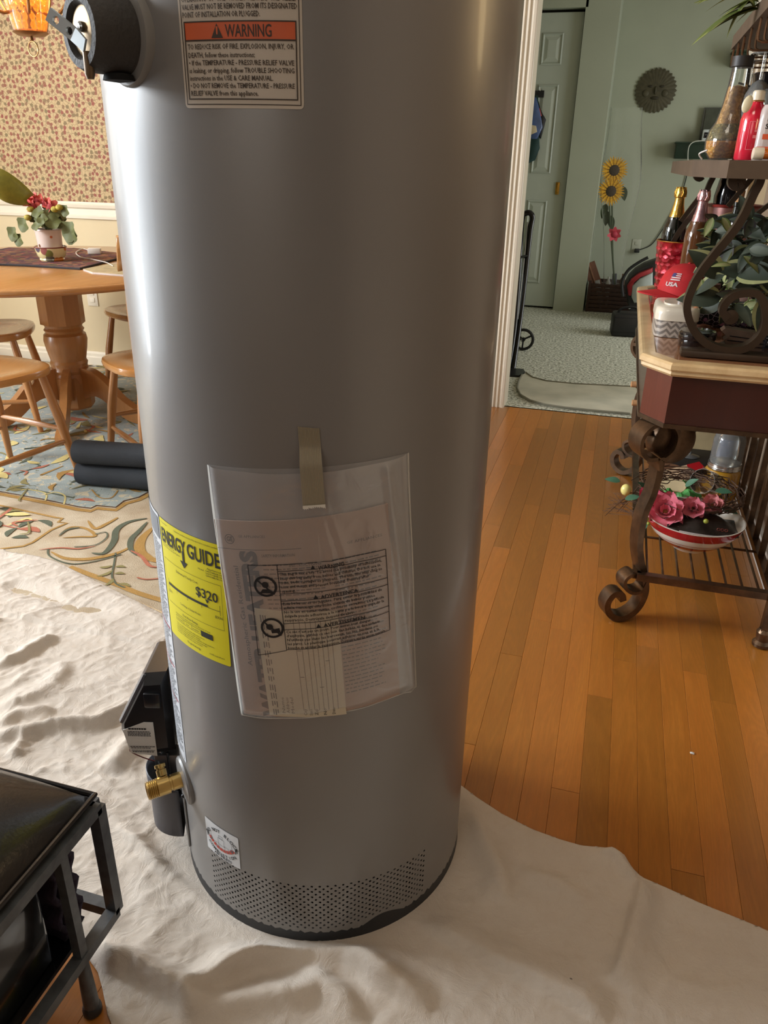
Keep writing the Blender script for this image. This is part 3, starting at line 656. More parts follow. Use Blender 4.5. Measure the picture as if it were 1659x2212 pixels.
nt.links.new(tr.outputs[0],a_.inputs[1]); nt.links.new(df.outputs[0],a_.inputs[2]); nt.links.new(a_.outputs[0],b_.inputs[1]); nt.links.new(gl_.outputs[0],b_.inputs[2]); nt.links.new(b_.outputs[0],o_.inputs[0]); film=m
mb=MB(); mb.grid(lambda s,t_:bagq(s,t_+(.012*math.sin(3.1*s)*(1-t_)**8),film_off(s,t_)),80,80); fb=mb.build('bag_film',film,bag,ang=180)
mb=MB(); mb.grid(lambda s,t_:bagq(s,t_,.0010),30,20); mb.build('bag_back_film',film,bag,ang=180)
seam=mat('heat_sealed_seam',rgb(206,206,200),.3,var=.05,alpha=.75)
mb=MB()
mb.grid(lambda a,b:bagq(a*.016+.004*math.sin(b*9)*a,b,film_off(a*.016,b)+.0006),3,60)
mb.grid(lambda a,b:bagq(1-a*.012,b,film_off(1-a*.012,b)+.0006),2,60)
mb.grid(lambda a,b:bagq(a,1-b*.008,film_off(a,1-b*.008)+.0006),60,2)
mb.build('bag_seam',seam,bag,ang=180)
tq=quad([(15.6,.888),(21.2,.886),(16.6,.792),(22.4,.794)],0)
mb=MB()
mb.grid(lambda a,b:tq(a,b,.0008+(.0105 if b>.45 else .0105*max(0,(b-.25)/.2))+(.0006 if int(a*39.99)%3==0 else 0)),39,16)
tp=mb.build('tape_strip',mat('ribbed_strapping_tape',rgb(150,140,118),.4,var=.05,alpha=.9),bag,ang=60); tp['label']='ribbed beige strapping tape strip'
mb=MB()
for i in range(12): a=i/12; b=a+1/12; z_=1+.02*random.random(); mb.add([tq(a,.99,.0125),tq(b,.99,.0125),tq(b,z_+.03,.013),tq(a,z_+.01,.013)],[(0,1,2,3)])
mb.build('torn_tape_end',mat('torn_tape_white',rgb(210,206,196),.5),bag)
# warning print on the film
def ff(s,t_): return bagq(s,t_,film_off(s,t_)+.0009)
BW,BH=.259,.372
mb=MB()
def fl(s0,t0,s1,t1,w=.0009):   # printed line
    n=14; dx,dy=(s1-s0)*BW,(t1-t0)*BH; L=math.hypot(dx,dy); nx,ny=-dy/L*w/BW/2,dx/L*w/BH/2
    vs=[];
    for i in range(n+1):
        k=i/n; s=s0+(s1-s0)*k; tt=t0+(t1-t0)*k; vs+=[ff(s+nx,tt+ny),ff(s-nx,tt-ny)]
    mb.add(vs,[(2*i,2*i+1,2*i+3,2*i+2) for i in range(n)])
FX0,FX1,FX2=.175,.32,.835; yt=lambda s,t0: t0-.012*(s-.3)
rowsT=[.335,.36,.447,.475,.565,.59,.672]
for r_ in rowsT: fl(FX1,r_,FX2,r_-.012)
fl(FX0,.340,FX1,.335); fl(FX0,.695,FX1,.675); fl(FX0,.340,FX0,.695); fl(FX1,.335,FX1,.675); fl(FX2,.323,FX2,.66)
def ft(u0,v0,k=0): return lambda u,v: ff(u0+u/BW,v0-.022*(u/BW)-v/BH)
def wtext(s,s0,t0,size,fit,bold=.01): put_text(mb,s,0,0,size,ft(s0,t0),fit=fit,bold=bold)
for s,t0,w in(('WARNING',.358,.032),('ADVERTENCA',.471,.046),('AVERTISSEMEN',.586,.052)):
    wtext(s,.51,t0,.0078,w,.02); f_=ft(.475,t0); mb.add([f_(0,0),f_(.006,0),f_(.003,.006)],[(0,1,2)])
P1_=['This bag is not a toy. To avoid the possibility of suffocation,','keep this bag away from babies and children. Do not use in','cribs, beds, carriages or playpens. The thin film may cling to','nose and mouth and prevent breathing. Destroy after','opening.']
P2_=['Esta bolsa no es un juguete. Para evitar la posibilidad de','asfixia, mantenga esta bolsa alejada de bebés y niños.','No la use en cunas, camas, coches ni corralitos. La película','delgada puede adherirse a la nariz y a la boca e impedir la','respiración. Destrúyala después de abrir.']
P3_=["Ce sac n'est pas un jouet. Pour éviter tout danger",'d’asphyxie, gardez ce sac loin des bébés et des enfants.',"N'utilisez pas dans les berceaux, les lits, landaus ou",'les parcs. Le plastique pourrait adhérer au nez et à la','bouche et arrêter la respiration. Détruire après avoir ouvert.']
for blk,t0 in((P1_,.376),(P2_,.491),(P3_,.604)):
    for i,s in enumerate(blk): wtext(s,.328,t0+i*.0165,.0056,min(.125,len(s)*.00212),.014)
for (cs,ct) in((.252,.418),(.262,.582)):
    R1,R0=.0150,.0118; vs=[];n=28
    for i in range(n):
        a=2*math.pi*i/n
        for R in(R0,R1): vs.append(ff(cs+R*math.cos(a)/BW,ct+R*math.sin(a)/BH))
    mb.add(vs,[(2*i,2*i+1,(2*i+3)%(2*n),(2*i+2)%(2*n)) for i in range(n)])
    fl(cs-.042,ct-.026,cs+.042,ct+.030,.0022)
    # infant pictogram: head and shoulders / crawling figure
    hs=.0045; hc=(cs,ct-.006) if ct<.5 else (cs-.012,ct-.004)
    vs=[ff(hc[0]+hs*math.cos(2*math.pi*i/12)/BW,hc[1]+hs*math.sin(2*math.pi*i/12)/BH) for i in range(12)]; mb.add(vs,[tuple(range(12))])
    b_=[(-.008,.010),(-.004,.004),(.004,.004),(.008,.010)] if ct<.5 else [(-.002,.003),(.009,.0),(.010,.007),(-.001,.008)]
    mb.add([ff(cs+x/BW,ct+y/BH) for x,y in b_],[(0,1,2,3)])
mb.build('film_warning_print',BLACKINK,bag,'keep')
# papers inside the bag
pq=quad([(-9.8,.757),(39.8,.785),(-4.4,.462),(45.6,.487)],.003)
t=NT('tan_manual_paper'); v=t.coord('Object'); t.base(t.mix(t.noise(v,14,3),rgb(158,134,120),rgb(170,146,132))); t.set(rough=.7); tanpaper=t.m
man=thing('owners_manual','tan paper installation booklet inside the clear plastic bag, behind the white form','booklet',pq(.5,1))
mb=MB(); 
def slab(fn,th,nu,nv): 
    g0=len(mb.v); mb.grid(lambda a,b:fn(a,b,th),nu,nv); mb.grid(lambda a,b:fn(a,b,0),nu,nv)
    for (a,b,c_,d_) in ((0,0,1,0),(0,1,1,1),(0,0,0,1),(1,0,1,1)):
        mb.grid(lambda s,o:fn(a+(c_-a)*s,b+(d_-b)*s,th*o),nu,1)
slab(pq,.0018,24,10); mb.build('cover',tanpaper,man,'keep')
mb=MB(); pf=lambda s,t_:pq(s,t_,.0024); PWd,PHt=.222,.295
def pft(s0,t0,rot=False):
    return (lambda u,v: pf(s0+u/PWd,t0-v/PHt)) if not rot else (lambda u,v: pf(s0-v/PWd,t0-u/PHt))
vs=[];n=24
for i in range(n):
    a=2*math.pi*i/n
    for R in(.0058,.0068): vs.append(pf(.088+R*math.cos(a)/PWd,.085+R*math.sin(a)/PHt))
mb.add(vs,[(2*i,2*i+1,(2*i+3)%(2*n),(2*i+2)%(2*n)) for i in range(n)])
put_text(mb,'GE',-.0042,-.0028,.009,pft(.088,.085),fit=.0085,bold=.03)
put_text(mb,'GE APPLIANCES',0,0,.005,pft(.145,.075),fit=.036)
rect_=lambda s0,t0,s1,t1:mb.grid(lambda a,b:pf(s0+(s1-s0)*a,t0+(t1-t0)*b),4,2)
rect_(.0,.130,.50,.1325)
put_text(mb,'Atmospheric Gas Residential',0,0,.0095,pft(.115,.72,True),fit=.150)
put_text(mb,'WATER HEATERS',0,0,.030,pft(.235,1.0,True),fit=.255,bold=.055)
put_text(mb,'SAFETY INFORMATION',0,0,.0055,pft(.27,.165),fit=.042,bold=.01); put_text(mb,'INSTRUCTIONS',0,0,.006,pft(.42,.215),fit=.04,bold=.02)
put_text(mb,'GE APPLIANCES',0,0,.0055,pft(.75,.14),fit=.045)
r3=random.Random(9)
for i in range(34):
    t0=.20+i*.021
    for (a,b) in((.27,.62),(.66,.94)):
        if (a<.6 and t0>.6): continue
        x=a; e=b-r3.random()*.08
        while x<e: w=r3.uniform(.012,.04); rect_(x,t0,min(x+w,e),t0+.006); x+=w+.008
mb.build('cover_print',mat('soft_brown_ink',rgb(70,60,58),.7,var=0),man,'keep')
fq=quad([(1.5,.640),(25.5,.642),(4.5,.470),(28.0,.474)],.0055)
frm=thing('registration_form','narrow cream form with ruled lines lying over the tan booklet in the bag','paper form',fq(.5,1))
mb=MB(); slab(fq,.0008,16,6); mb.build('sheet',mat('cream_form_paper',rgb(196,184,160),.7,var=.03),frm,'keep')
mb=MB(); g_=lambda s,t_:fq(s,t_,.0014); rf=lambda s0,t0,s1,t1:mb.grid(lambda a,b:g_(s0+(s1-s0)*a,t0+(t1-t0)*b),2,4)
for s in(.46,.53,.60,.66,.72,.78,.84,.9): rf(s,.08,s+.006,.93)
for s in(.06,.09,.12): 
    for k in range(12): rf(s,.05+k*.08,s+.014,.05+k*.08+r3.uniform(.03,.07))
for s,t0 in((.47,.35),(.47,.6),(.62,.2),(.7,.7),(.8,.45)): rf(s,t0,s+.05,t0+.006)
for i,sx in enumerate((.22,.28,.34)): put_text(mb,('Name','Address','Model')[i],0,0,.006,(lambda u,v,sx=sx:g_(sx-v/.107,.96-u/.168)),fit=.026)
for i,sx in enumerate((.5,.57,.64,.75,.86)): put_text(mb,('City','State','Zip','No','Date')[i],0,0,.006,(lambda u,v,sx=sx:g_(sx-v/.107,.98-u/.168)),fit=.011)
mb.build('ruled_lines',mat('form_ink',rgb(80,76,70),.7,var=0),frm,'keep')
# ================= RUG =================
t=NT('hooked_wool_rug_ground'); v=t.coord('Object'); f=t.noise(v,8,3,.6); g=t.noise(v,260,2,.6)
t.base(t.mix(t.math('MULTIPLY',g,.35),t.ramp(f,[(.35,rgb(188,168,142)),(.65,rgb(212,198,174))]),rgb(150,134,108))); t.set(rough=.95,spec=.1); t.bump(g,.5,.003); rugc=t.m
def wool(name,c,mott=None): 
    if name in _mc: return _mc[name]
    t=NT(name); v=t.coord('Object'); f=t.noise(v,26,3,.6); g=t.noise(v,260,2,.6)
    cc_=t.mix(f,tuple(x*.8 for x in c[:3])+(1,),tuple(min(1,x*1.22) for x in c[:3])+(1,))
    if mott: cc_=t.mix(t.ramp(t.noise(v,13,4,.65,2.2),[(.56,(0,0,0,1)),(.60,(1,1,1,1))]),cc_,mott); cc_=t.mix(t.ramp(t.noise(v,17,3,.6,2.8),[(.64,(0,0,0,1)),(.67,(1,1,1,1))]),cc_,rgb(110,112,84))
    t.base(cc_); t.set(rough=.95,spec=.1); t.bump(g,.5,.003); _mc[name]=t.m; return t.m
RZ=.008
rug=thing('area_rug','large cream and blue floral wool rug under the round dining table','rug',(-2.5,2.6,0))
MB().box((-2.62,2.66,RZ/2),(3.2,2.44,RZ),bev=.003).build('rug_ground',rugc,rug)
def R3(u,v,dz=.001): q=pz(u,v,RZ+dz); return Vector((q.x,q.y,RZ+dz))
blue=wool('rug_blue_wool',rgb(158,166,162),rgb(200,188,160)); och=wool('rug_ochre_wool',rgb(168,132,78)); dgrn=wool('rug_dark_green_wool',rgb(96,100,84)); olive=wool('rug_olive_wool',rgb(140,130,88)); pinkw=wool('rug_rose_wool',rgb(176,110,88)); yel=wool('rug_pale_yellow_wool',rgb(212,196,132)); brn=wool('rug_brown_wool',rgb(94,66,48)); sand=wool('rug_sand_wool',rgb(206,182,146))
def strip(mb,P,w,dz,sm=6,taper=False):
    P=[Vector((p.x,p.y,0)) for p in P]; 
    if sm: P=smooth(P,sm)
    N=len(P); vs=[]
    for i,p in enumerate(P):
        t=(P[min(N-1,i+1)]-P[max(0,i-1)]).normalized(); n=Vector((-t.y,t.x,0)); k=w/2*(1 if not taper else max(.12,math.sin(math.pi*min(1,(i+.4)/N))**.6))
        vs+=[Vector((p.x,p.y,RZ+dz))+n*k,Vector((p.x,p.y,RZ+dz))-n*k]
    mb.add(vs,[(2*i,2*i+1,2*i+3,2*i+2) for i in range(N-1)])
field=[R3(*q) for q in [(-300,880),(-300,1050),(0,1062),(100,1080),(170,1095),(196,1098),(208,1092),(250,1096),(268,1082),(300,1074),(322,1062),(380,1040),(420,960),(420,800),(330,790),(230,800),(130,815),(0,840),(-150,860)]]
vs=[Vector((p.x,p.y,RZ+.0012)) for p in field]; MB().add(vs,[tuple(range(len(vs)))]).build('blue_field',blue,rug,smooth_=False)
mb=MB(); strip(mb,[R3(*q) for q in [(-300,1055),(0,1067),(100,1086),(170,1101),(196,1104),(210,1098),(250,1102),(270,1088),(300,1080),(322,1068)]],.022,.0016,0)
strip(mb,[R3(*q) for q in [(-100,1085),(0,1092),(60,1105),(120,1118),(135,1120),(125,1128),(145,1130),(110,1145),(70,1172),(50,1180),(0,1186)]],.010,.0018,0)
strip(mb,[R3(*q) for q in [(150,1225),(250,1262),(300,1282),(360,1300)]],.020,.0018,4); mb.build('ochre_border',och,rug)
mb=MB(); strip(mb,[R3(*q) for q in [(200,1265),(260,1290),(340,1325),(400,1350)]],.025,.0018,4)
strip(mb,[R3(*q) for q in [(-150,815),(0,800),(120,790),(240,785),(330,780)]],.05,.0018,3); mb.build('sand_border',sand,rug)
mb=MB(); strip(mb,[R3(*q) for q in [(-300,1050),(0,1062),(100,1080),(170,1095),(196,1098),(208,1092),(250,1096),(268,1082),(300,1074),(322,1062)]],.005,.0022,0); mb.build('brown_outline',brn,rug)
def leaf2(mb,a,b,w,dz,bend=.15):
    a=Vector((a.x,a.y,0)); b=Vector((b.x,b.y,0)); d=b-a; n=Vector((-d.y,d.x,0)).normalized(); P=[a+d*s+n*bend*d.length*math.sin(math.pi*s) for s in(0,.15,.35,.55,.75,.9,1)]
    vs=[]; W=[.02,.55,.95,1,.75,.4,.02]
    for p,k in zip(P,W): vs+=[Vector((p.x,p.y,RZ+dz))+n*k*w/2,Vector((p.x,p.y,RZ+dz))-n*k*w/2]
    mb.add(vs,[(2*i,2*i+1,2*i+3,2*i+2) for i in range(6)])
# hand-placed motifs near the drop cloth
G=MB();O=MB();D=MB();Pk=MB();Y=MB()
strip(D,[R3(*q) for q in [(198,1195),(225,1195),(246,1170),(252,1145),(278,1128),(318,1120)]],.022,.0024,8,True)
strip(D,[R3(*q) for q in [(318,1128),(300,1148),(284,1165),(282,1185),(295,1200)]],.020,.0026,8,True)
strip(D,[R3(*q) for q in [(104,1185),(108,1202),(150,1218),(200,1214),(262,1198)]],.006,.0024,8)
strip(O,[R3(*q) for q in [(110,1192),(140,1206),(190,1208),(250,1196),(285,1180)]],.018,.0020,8,True)
strip(D,[R3(*q) for q in [(250,1195),(246,1220),(242,1245),(252,1262),(270,1270)]],.006,.0024,6)
for a,b in(((244,1232),(208,1246)),((244,1222),(214,1226)),((248,1225),(272,1226)),((246,1240),(270,1240)),((244,1250),(226,1266)),((252,1262),(282,1268))): leaf2(G,R3(*a),R3(*b),.014,.0026)
strip(O,[R3(*q) for q in [(126,1160),(150,1140),(185,1142),(205,1158),(170,1160),(135,1162)]],.012,.0022,8,True)
strip(D,[R3(*q) for q in [(128,1158),(145,1145),(172,1140)]],.010,.0028,6,True)
strip(D,[R3(*q) for q in [(205,1155),(228,1150),(230,1162),(205,1178),(160,1182)]],.005,.0026,8)
strip(Pk,[R3(*q) for q in [(84,1188),(130,1184),(170,1186),(205,1180)]],.008,.0026,6,True)
strip(O,[R3(*q) for q in [(190,1125),(205,1142),(230,1132),(255,1118)]],.016,.0022,6,True)
strip(O,[R3(*q) for q in [(330,1140),(306,1165),(302,1190),(320,1205),(345,1215)]],.035,.0018,6,True)
strip(Pk,[R3(*q) for q in [(282,1190),(305,1202),(322,1222),(340,1226)]],.012,.0028,6,True)
strip(Pk,[R3(*q) for q in [(296,1248),(315,1252),(345,1250)]],.006,.0026,4)
for a,b in(((40,1140),(72,1126)),((82,1124),(110,1138)),((14,1160),(38,1140)),((24,1162),(62,1162)),((0,1098),(18,1104)),((18,1118),(38,1108))): leaf2(D,R3(*a),R3(*b),.024,.0024)
strip(Pk,[R3(*q) for q in [(0,1134),(30,1140),(60,1146),(84,1146)]],.007,.0022,4); leaf2(Pk,R3(44,1142),R3(86,1150),.03,.0024)
strip(Y,[R3(*q) for q in [(46,1060),(60,1058),(98,1066),(98,1082)]],.006,.0026,6); strip(Y,[R3(*q) for q in [(96,1070),(120,1064),(140,1072),(138,1090)]],.006,.0026,6)
strip(D,[R3(*q) for q in [(20,1052),(90,1062),(160,1076)]],.008,.0024,4); leaf2(Pk,R3(160,1080),R3(205,1084),.022,.0028); strip(O,[R3(*q) for q in [(198,1058),(215,1075),(240,1076),(255,1060)]],.006,.0026,6)
rr=random.Random(21)
for k in range(230):
    u=rr.uniform(-120,318); v=rr.uniform(790,1060) if k<200 else rr.uniform(1095,1180)
    if k>=200 and u>90: continue
    a=R3(u,v); L=rr.uniform(.05,.13); an=rr.uniform(0,6.28); b=Vector((a.x+L*math.cos(an),a.y+L*math.sin(an),0)); q=rr.random()
    tgt=G if q<.3 else D if q<.5 else Y if q<.72 else Pk if q<.86 else O
    if rr.random()<.45: 
        c_=Vector(((a.x+b.x)/2+rr.uniform(-.05,.05),(a.y+b.y)/2+rr.uniform(-.05,.05),0)); strip(tgt,[a,c_,b],rr.uniform(.008,.016),.0020+k*1e-5,5,True)
    else: leaf2(tgt,a,b,rr.uniform(.018,.045),.0020+k*1e-5,rr.uniform(-.3,.3))
for nm,x,m_ in(('olive_leaves',G,olive),('gold_scrolls',O,och),('dark_leaves',D,dgrn),('rose_petals',Pk,pinkw),('yellow_scrolls',Y,yel)): tag(x.build(nm,m_,rug,'keep'),kind='stuff')
# ================= DROP CLOTH =================
def F(u,v): q=pz(u,v); return (q.x,q.y)
outline=[F(*q) for q in [(-420,1196),(-150,1190),(20,1184),(50,1184),(66,1191),(120,1219),(200,1258),(280,1298),(345,1330),(520,1425),(760,1555),(940,1660),(1000,1703),(1030,1726),(1085,1762),(1150,1795),(1210,1817),(1255,1830),(1290,1833),(1325,1836),(1348,1850),(1365,1878),(1385,1898),(1440,1922),(1520,1958),(1600,1990),(1659,2015),(1750,2060)]]
outline+=[(.75,.25),(.5,.1),(-.2,.15),(-.48,.42)]+[F(245,2225),F(233,2195),F(222,2140),F(212,2104),F(192,2076),F(160,2040),F(100,1990)]+[(-1.05,.78),(-1.6,.62),(-2.1,.9)]
ol=np.array(outline)
ridges=[] # (polyline px, height, width toward light(left/up), width away)
def RG(pts,h,w1,w2): ridges.append((np.array([F(*p) for p in pts]),h*1.5,w1,w2))
RG([(401,2173),(455,2142),(518,2106),(565,2088),(614,2076),(679,2063),(744,2067),(779,2093),(814,2128),(860,2150),(930,2190)],.030,.035,.010)
RG([(380,2200),(440,2196),(540,2178),(640,2162),(694,2139),(744,2171),(800,2212)],.014,.03,.02)
RG([(192,2076),(235,2098),(290,2108),(350,2145),(390,2170),(430,2215)],.030,.03,.009)
RG([(-20,1604),(58,1597),(121,1585),(218,1575),(271,1547),(300,1530)],.018,.022,.014)
RG([(0,1577),(43,1555),(76,1552),(120,1545)],.010,.02,.012)
RG([(-10,1456),(46,1433),(89,1403),(127,1385)],.014,.025,.012)
RG([(0,1540),(60,1525),(110,1500),(140,1462),(130,1440)],.010,.04,.02)
RG([(30,1645),(45,1620),(61,1598)],.010,.012,.016)
RG([(236,1680),(262,1650),(283,1622),(304,1606)],.018,.03,.03)
RG([(250,1803),(292,1833),(344,1893),(414,1937),(458,1980),(553,2037)],.010,.020,.006)
RG([(1379,1906),(1377,1953),(1361,2014),(1336,2096),(1324,2137)],.020,.035,.009)
RG([(1005,1760),(1030,1800),(1060,1860),(1080,1900),(1080,1960)],.014,.018,.03)
RG([(1120,1890),(1200,1915),(1270,1955)],.006,.015,.02)
RG([(880,1990),(980,2047),(1060,2088),(1144,2129),(1242,2178),(1310,2220)],.014,.05,.004)
RG([(1290,1838),(1330,1850),(1352,1880),(1376,1908)],.012,.02,.012)
RG([(130,1700),(230,1760),(300,1850),(340,1990),(330,2080)],.006,.04,.03)
RG([(20,1270),(38,1281),(127,1307),(167,1322),(260,1330)],-.008,.03,.03)
RG([(700,2090),(760,2130),(780,2170),(800,2230)],-.006,.02,.02)
def seg_dist(P,poly):
    best=np.full(len(P),9.); side=np.zeros(len(P)); par=np.zeros(len(P)); tot=0; n=len(poly)-1
    for i in range(n):
        a=poly[i]; d=poly[i+1]-a; L2=(d**2).sum(); t_=np.clip(((P-a)@d)/L2,0,1); q=a+t_[:,None]*d; r=P-q; ds=np.sqrt((r**2).sum(1)); cr=d[0]*(P[:,1]-a[1])-d[1]*(P[:,0]-a[0])
        m_=ds<best; best[m_]=ds[m_]; side[m_]=np.sign(cr[m_]); par[m_]=(i+t_[m_])/n
    return best,side,par
def inside(P,poly):
    c=np.zeros(len(P),bool); n=len(poly); j=n-1
    for i in range(n):
        xi,yi=poly[i];xj,yj=poly[j]
        with np.errstate(divide='ignore',invalid='ignore'): c^=((yi>P[:,1])!=(yj>P[:,1]))&(P[:,0]<(xj-xi)*(P[:,1]-yi)/(yj-yi)+xi)
        j=i
    return c
def vnoise(P,scale,seed):
    r=np.random.default_rng(seed); T=r.random((256,256)); x=P[:,0]*scale+1000; y=P[:,1]*scale+1000; xi=np.floor(x).astype(int); yi=np.floor(y).astype(int); fx=x-xi; fy=y-yi; fx=fx*fx*(3-2*fx); fy=fy*fy*(3-2*fy)
    g=lambda a,b:T[a%256,b%256]
    return (g(xi,yi)*(1-fx)+g(xi+1,yi)*fx)*(1-fy)+(g(xi,yi+1)*(1-fx)+g(xi+1,yi+1)*fx)*fy
def ridged(P,sc,seed,ang,st):
    c,s=math.cos(ang),math.sin(ang); Q=np.stack([(P[:,0]*c+P[:,1]*s),(-P[:,0]*s+P[:,1]*c)*st],1); w=np.stack([vnoise(P,sc*.6,seed+9),vnoise(P,sc*.6,seed+10)],1)*.12
    return 1-np.abs(2*vnoise(Q+w,sc,seed)-1)
xs=np.arange(-2.15,.80,.0056); ys=np.arange(.08,1.75,.0056); XX,YY=np.meshgrid(xs,ys); P=np.stack([XX.ravel(),YY.ravel()],1); nx=len(xs); ny=len(ys)
ins_=inside(P,ol); bd,_,_=seg_dist(P,np.vstack([ol,ol[:1]]))
# snap border vertices onto the outline for a clean hem
snap=(~ins_)&(bd<.0086)
def closest(P,poly):
    out=P.copy(); best=np.full(len(P),9.)
    for i in range(len(poly)-1):
        a=poly[i]; d=poly[i+1]-a; t_=np.clip(((P-a)@d)/(d**2).sum(),0,1); q=a+t_[:,None]*d; ds=((P-q)**2).sum(1); m_=ds<best; best[m_]=ds[m_]; out[m_]=q[m_]
    return out
P2=P.copy(); P2[snap]=closest(P[snap],np.vstack([ol,ol[:1]])); use=ins_|snap; 
Zc=np.full(len(P),.0045)
for poly,h,w1,w2 in ridges:
    d_,sd,par=seg_dist(P2,poly); endf=np.clip(np.minimum(par,1-par)*6,0,1)**.7; endf=np.where(d_>0,endf,endf)
    w=np.where(sd>0,w1,w2); Zc+=h*np.exp(-(d_/w)**2*1.2)*np.maximum(endf,.0)
left=1/(1+np.exp((P2[:,0]+.55)/.15))
cr=ridged(P2,6,1,.5,2.4)**6*.0075+ridged(P2,10,2,1.2,2.6)**8*.0070+ridged(P2,16,3,.25,2.8)**8*.0058+ridged(P2,26,4,2.0,2.4)**7*.0040+ridged(P2,44,5,.9,2.2)**5*.0018+ridged(P2,4.5,6,-.4,2.0)**8*.008
msk=.35+.65*vnoise(P2,4,31); cr=cr*msk
Zc+=cr*(.48+.22*left)+vnoise(P2,3.2,8)*.008
rH=np.hypot(P2[:,0]-HX,P2[:,1]-HY); flat=1/(1+np.exp(-(rH-.285)/.010)); Zc=.010*(1-flat)+Zc*flat; Zc[rH<RT+.004]=.0095
edge=np.clip(bd/.02,0,1); Zc=np.where(use,(.003+.002*(1-edge))*(1-edge)+Zc*edge,Zc)
# rug underneath on the far left
onrug=(P2[:,0]<-1.0)&(P2[:,1]>1.44); Zc+=np.where(onrug,RZ,0)
Zc[snap]=np.where(onrug[snap],RZ+.0045,.0045)
idx=np.full(len(P),-1); idx[use]=np.arange(use.sum()); V=np.column_stack([P2[use],Zc[use]])
Iq=idx.reshape(ny,nx); a,b,c_,d_=Iq[:-1,:-1],Iq[:-1,1:],Iq[1:,1:],Iq[1:,:-1]; ok=(a>=0)&(b>=0)&(c_>=0)&(d_>=0); fq_=np.stack([a[ok],b[ok],c_[ok],d_[ok]],1)
cl=MB(); cl.v=V.tolist(); cl.f=fq_.tolist()
t=NT('canvas_drop_cloth'); v=t.coord('Object'); f=t.noise(v,5,4,.6); g=t.noise(v,900,2,.5); h=t.noise(v,48,5,.65,.8)
sp_=t.n('ShaderNodeTexVoronoi'); sp_.inputs['Scale'].default_value=9; sp_.inputs['Randomness'].default_value=1; t.l(v,sp_.inputs['Vector']); dots=t.ramp(sp_.outputs['Distance'],[(.022,(1,1,1,1)),(.03,(0,0,0,1))])
c=t.ramp(f,[(.3,rgb(204,192,178)),(.7,rgb(216,206,194))]); c=t.mix(t.math('MULTIPLY',t.ramp(h,[(.5,(0,0,0,1)),(.8,(1,1,1,1))]),.22),c,rgb(190,168,144)); c=t.mix(t.math('MULTIPLY',dots,.85),c,rgb(60,48,40))
t.base(c); t.set(rough=.95,spec=.15,sheen=.1); t.bump(t.math('ADD',t.math('MULTIPLY',g,.25),t.noise(v,22,5,.62,2.2)),.55,.006)
cloth=cl.build('drop_cloth',t.m,None,'keep',ang=180); so=cloth.modifiers.new('thick','SOLIDIFY'); so.thickness=.0014; so.offset=-1
tag(cloth,'crumpled off-white canvas drop cloth spread under the grey water heater','drop cloth')
# ================= ROUND DINING TABLE =================
oak=wood('honey_oak',rgb(200,144,84),rgb(182,122,64),'Y',.22,6,coat=.5); oakz=wood('honey_oak_turned',rgb(192,136,82),rgb(172,114,62),'Z',.3,8,coat=.3)
TX,TY,TR,TZ=-2.48,3.0,.77,.72
table=thing('dining_table','round honey oak pedestal table with a placemat and flower pot on it','table',(TX,TY,RZ))
MB().lathe([(0,TZ-.032),(TR-.04,TZ-.032),(TR-.012,TZ-.030),(TR,TZ-.020),(TR,TZ-.010),(TR-.006,TZ-.004),(TR-.016,TZ-.002),(TR-.020,TZ-.0035),(TR-.026,TZ),(0,TZ)],(TX,TY,0),n=96).build('table_top',oak,table,ang=50)
px_,py_=-2.455,3.075
def octlathe(mb,prof,n): mb.lathe(prof,(px_,py_,0),n=n)
mb=MB(); mb.lathe([(.105,TZ-.032-.001),(.10,TZ-.06)],(px_,py_,0),n=8); mb.lathe([(.100,.445),(.100,.69)],(px_,py_,0),n=8); mb.build('pedestal_upper',oakz,table,smooth_=False)
MB().lathe([(.07,.14),(.086,.16),(.090,.20),(.083,.215),(.088,.23),(.082,.245),(.086,.262),(.080,.275),(.092,.33),(.098,.37),(.094,.395),(.083,.405),(.090,.418),(.082,.43),(.088,.445),(.08,.455)],(px_,py_,0),n=40).build('pedestal_turning',oakz,table)
MB().lathe([(.088,.045),(.094,.055),(.094,.20),(.08,.205)],(px_,py_,0),n=8).build('pedestal_base',oakz,table,smooth_=False)
def foot(az,s=1.0,w=.045):
    a=math.radians(az); d=Vector((math.sin(a),math.cos(a),0)); n=Vector((d.y,-d.x,0)); pts_top=[(.07,.245),(.14,.235),(.22,.19),(.30,.12),(.40,.07),(.47,.052),(.49,.03),(.485,RZ+.0)]
    pts_bot=[(.07,.085),(.14,.115),(.20,.10),(.27,.05),(.34,.018),(.42,RZ),]
    poly=smooth([Vector((x,z,0)) for x,z in pts_top],4)+list(reversed(smooth([Vector((x,z,0)) for x,z in pts_bot],4)))
    vs=[];m=len(poly)
    for k in(-1,1): vs+=[Vector((px_,py_,0))+d*p.x*s+n*k*w/2+Vector((0,0,max(p.y,RZ+.0005))) for p in poly]
    MB().add(vs,[tuple(range(m)),tuple(reversed(range(m,2*m)))]+[(i,(i+1)%m,(i+1)%m+m,i+m) for i in range(m)]).build('pedestal_foot',oakz,table,ang=40)
for az in(96,208,152,332): foot(az,1.0,.045 if az!=152 else .032)
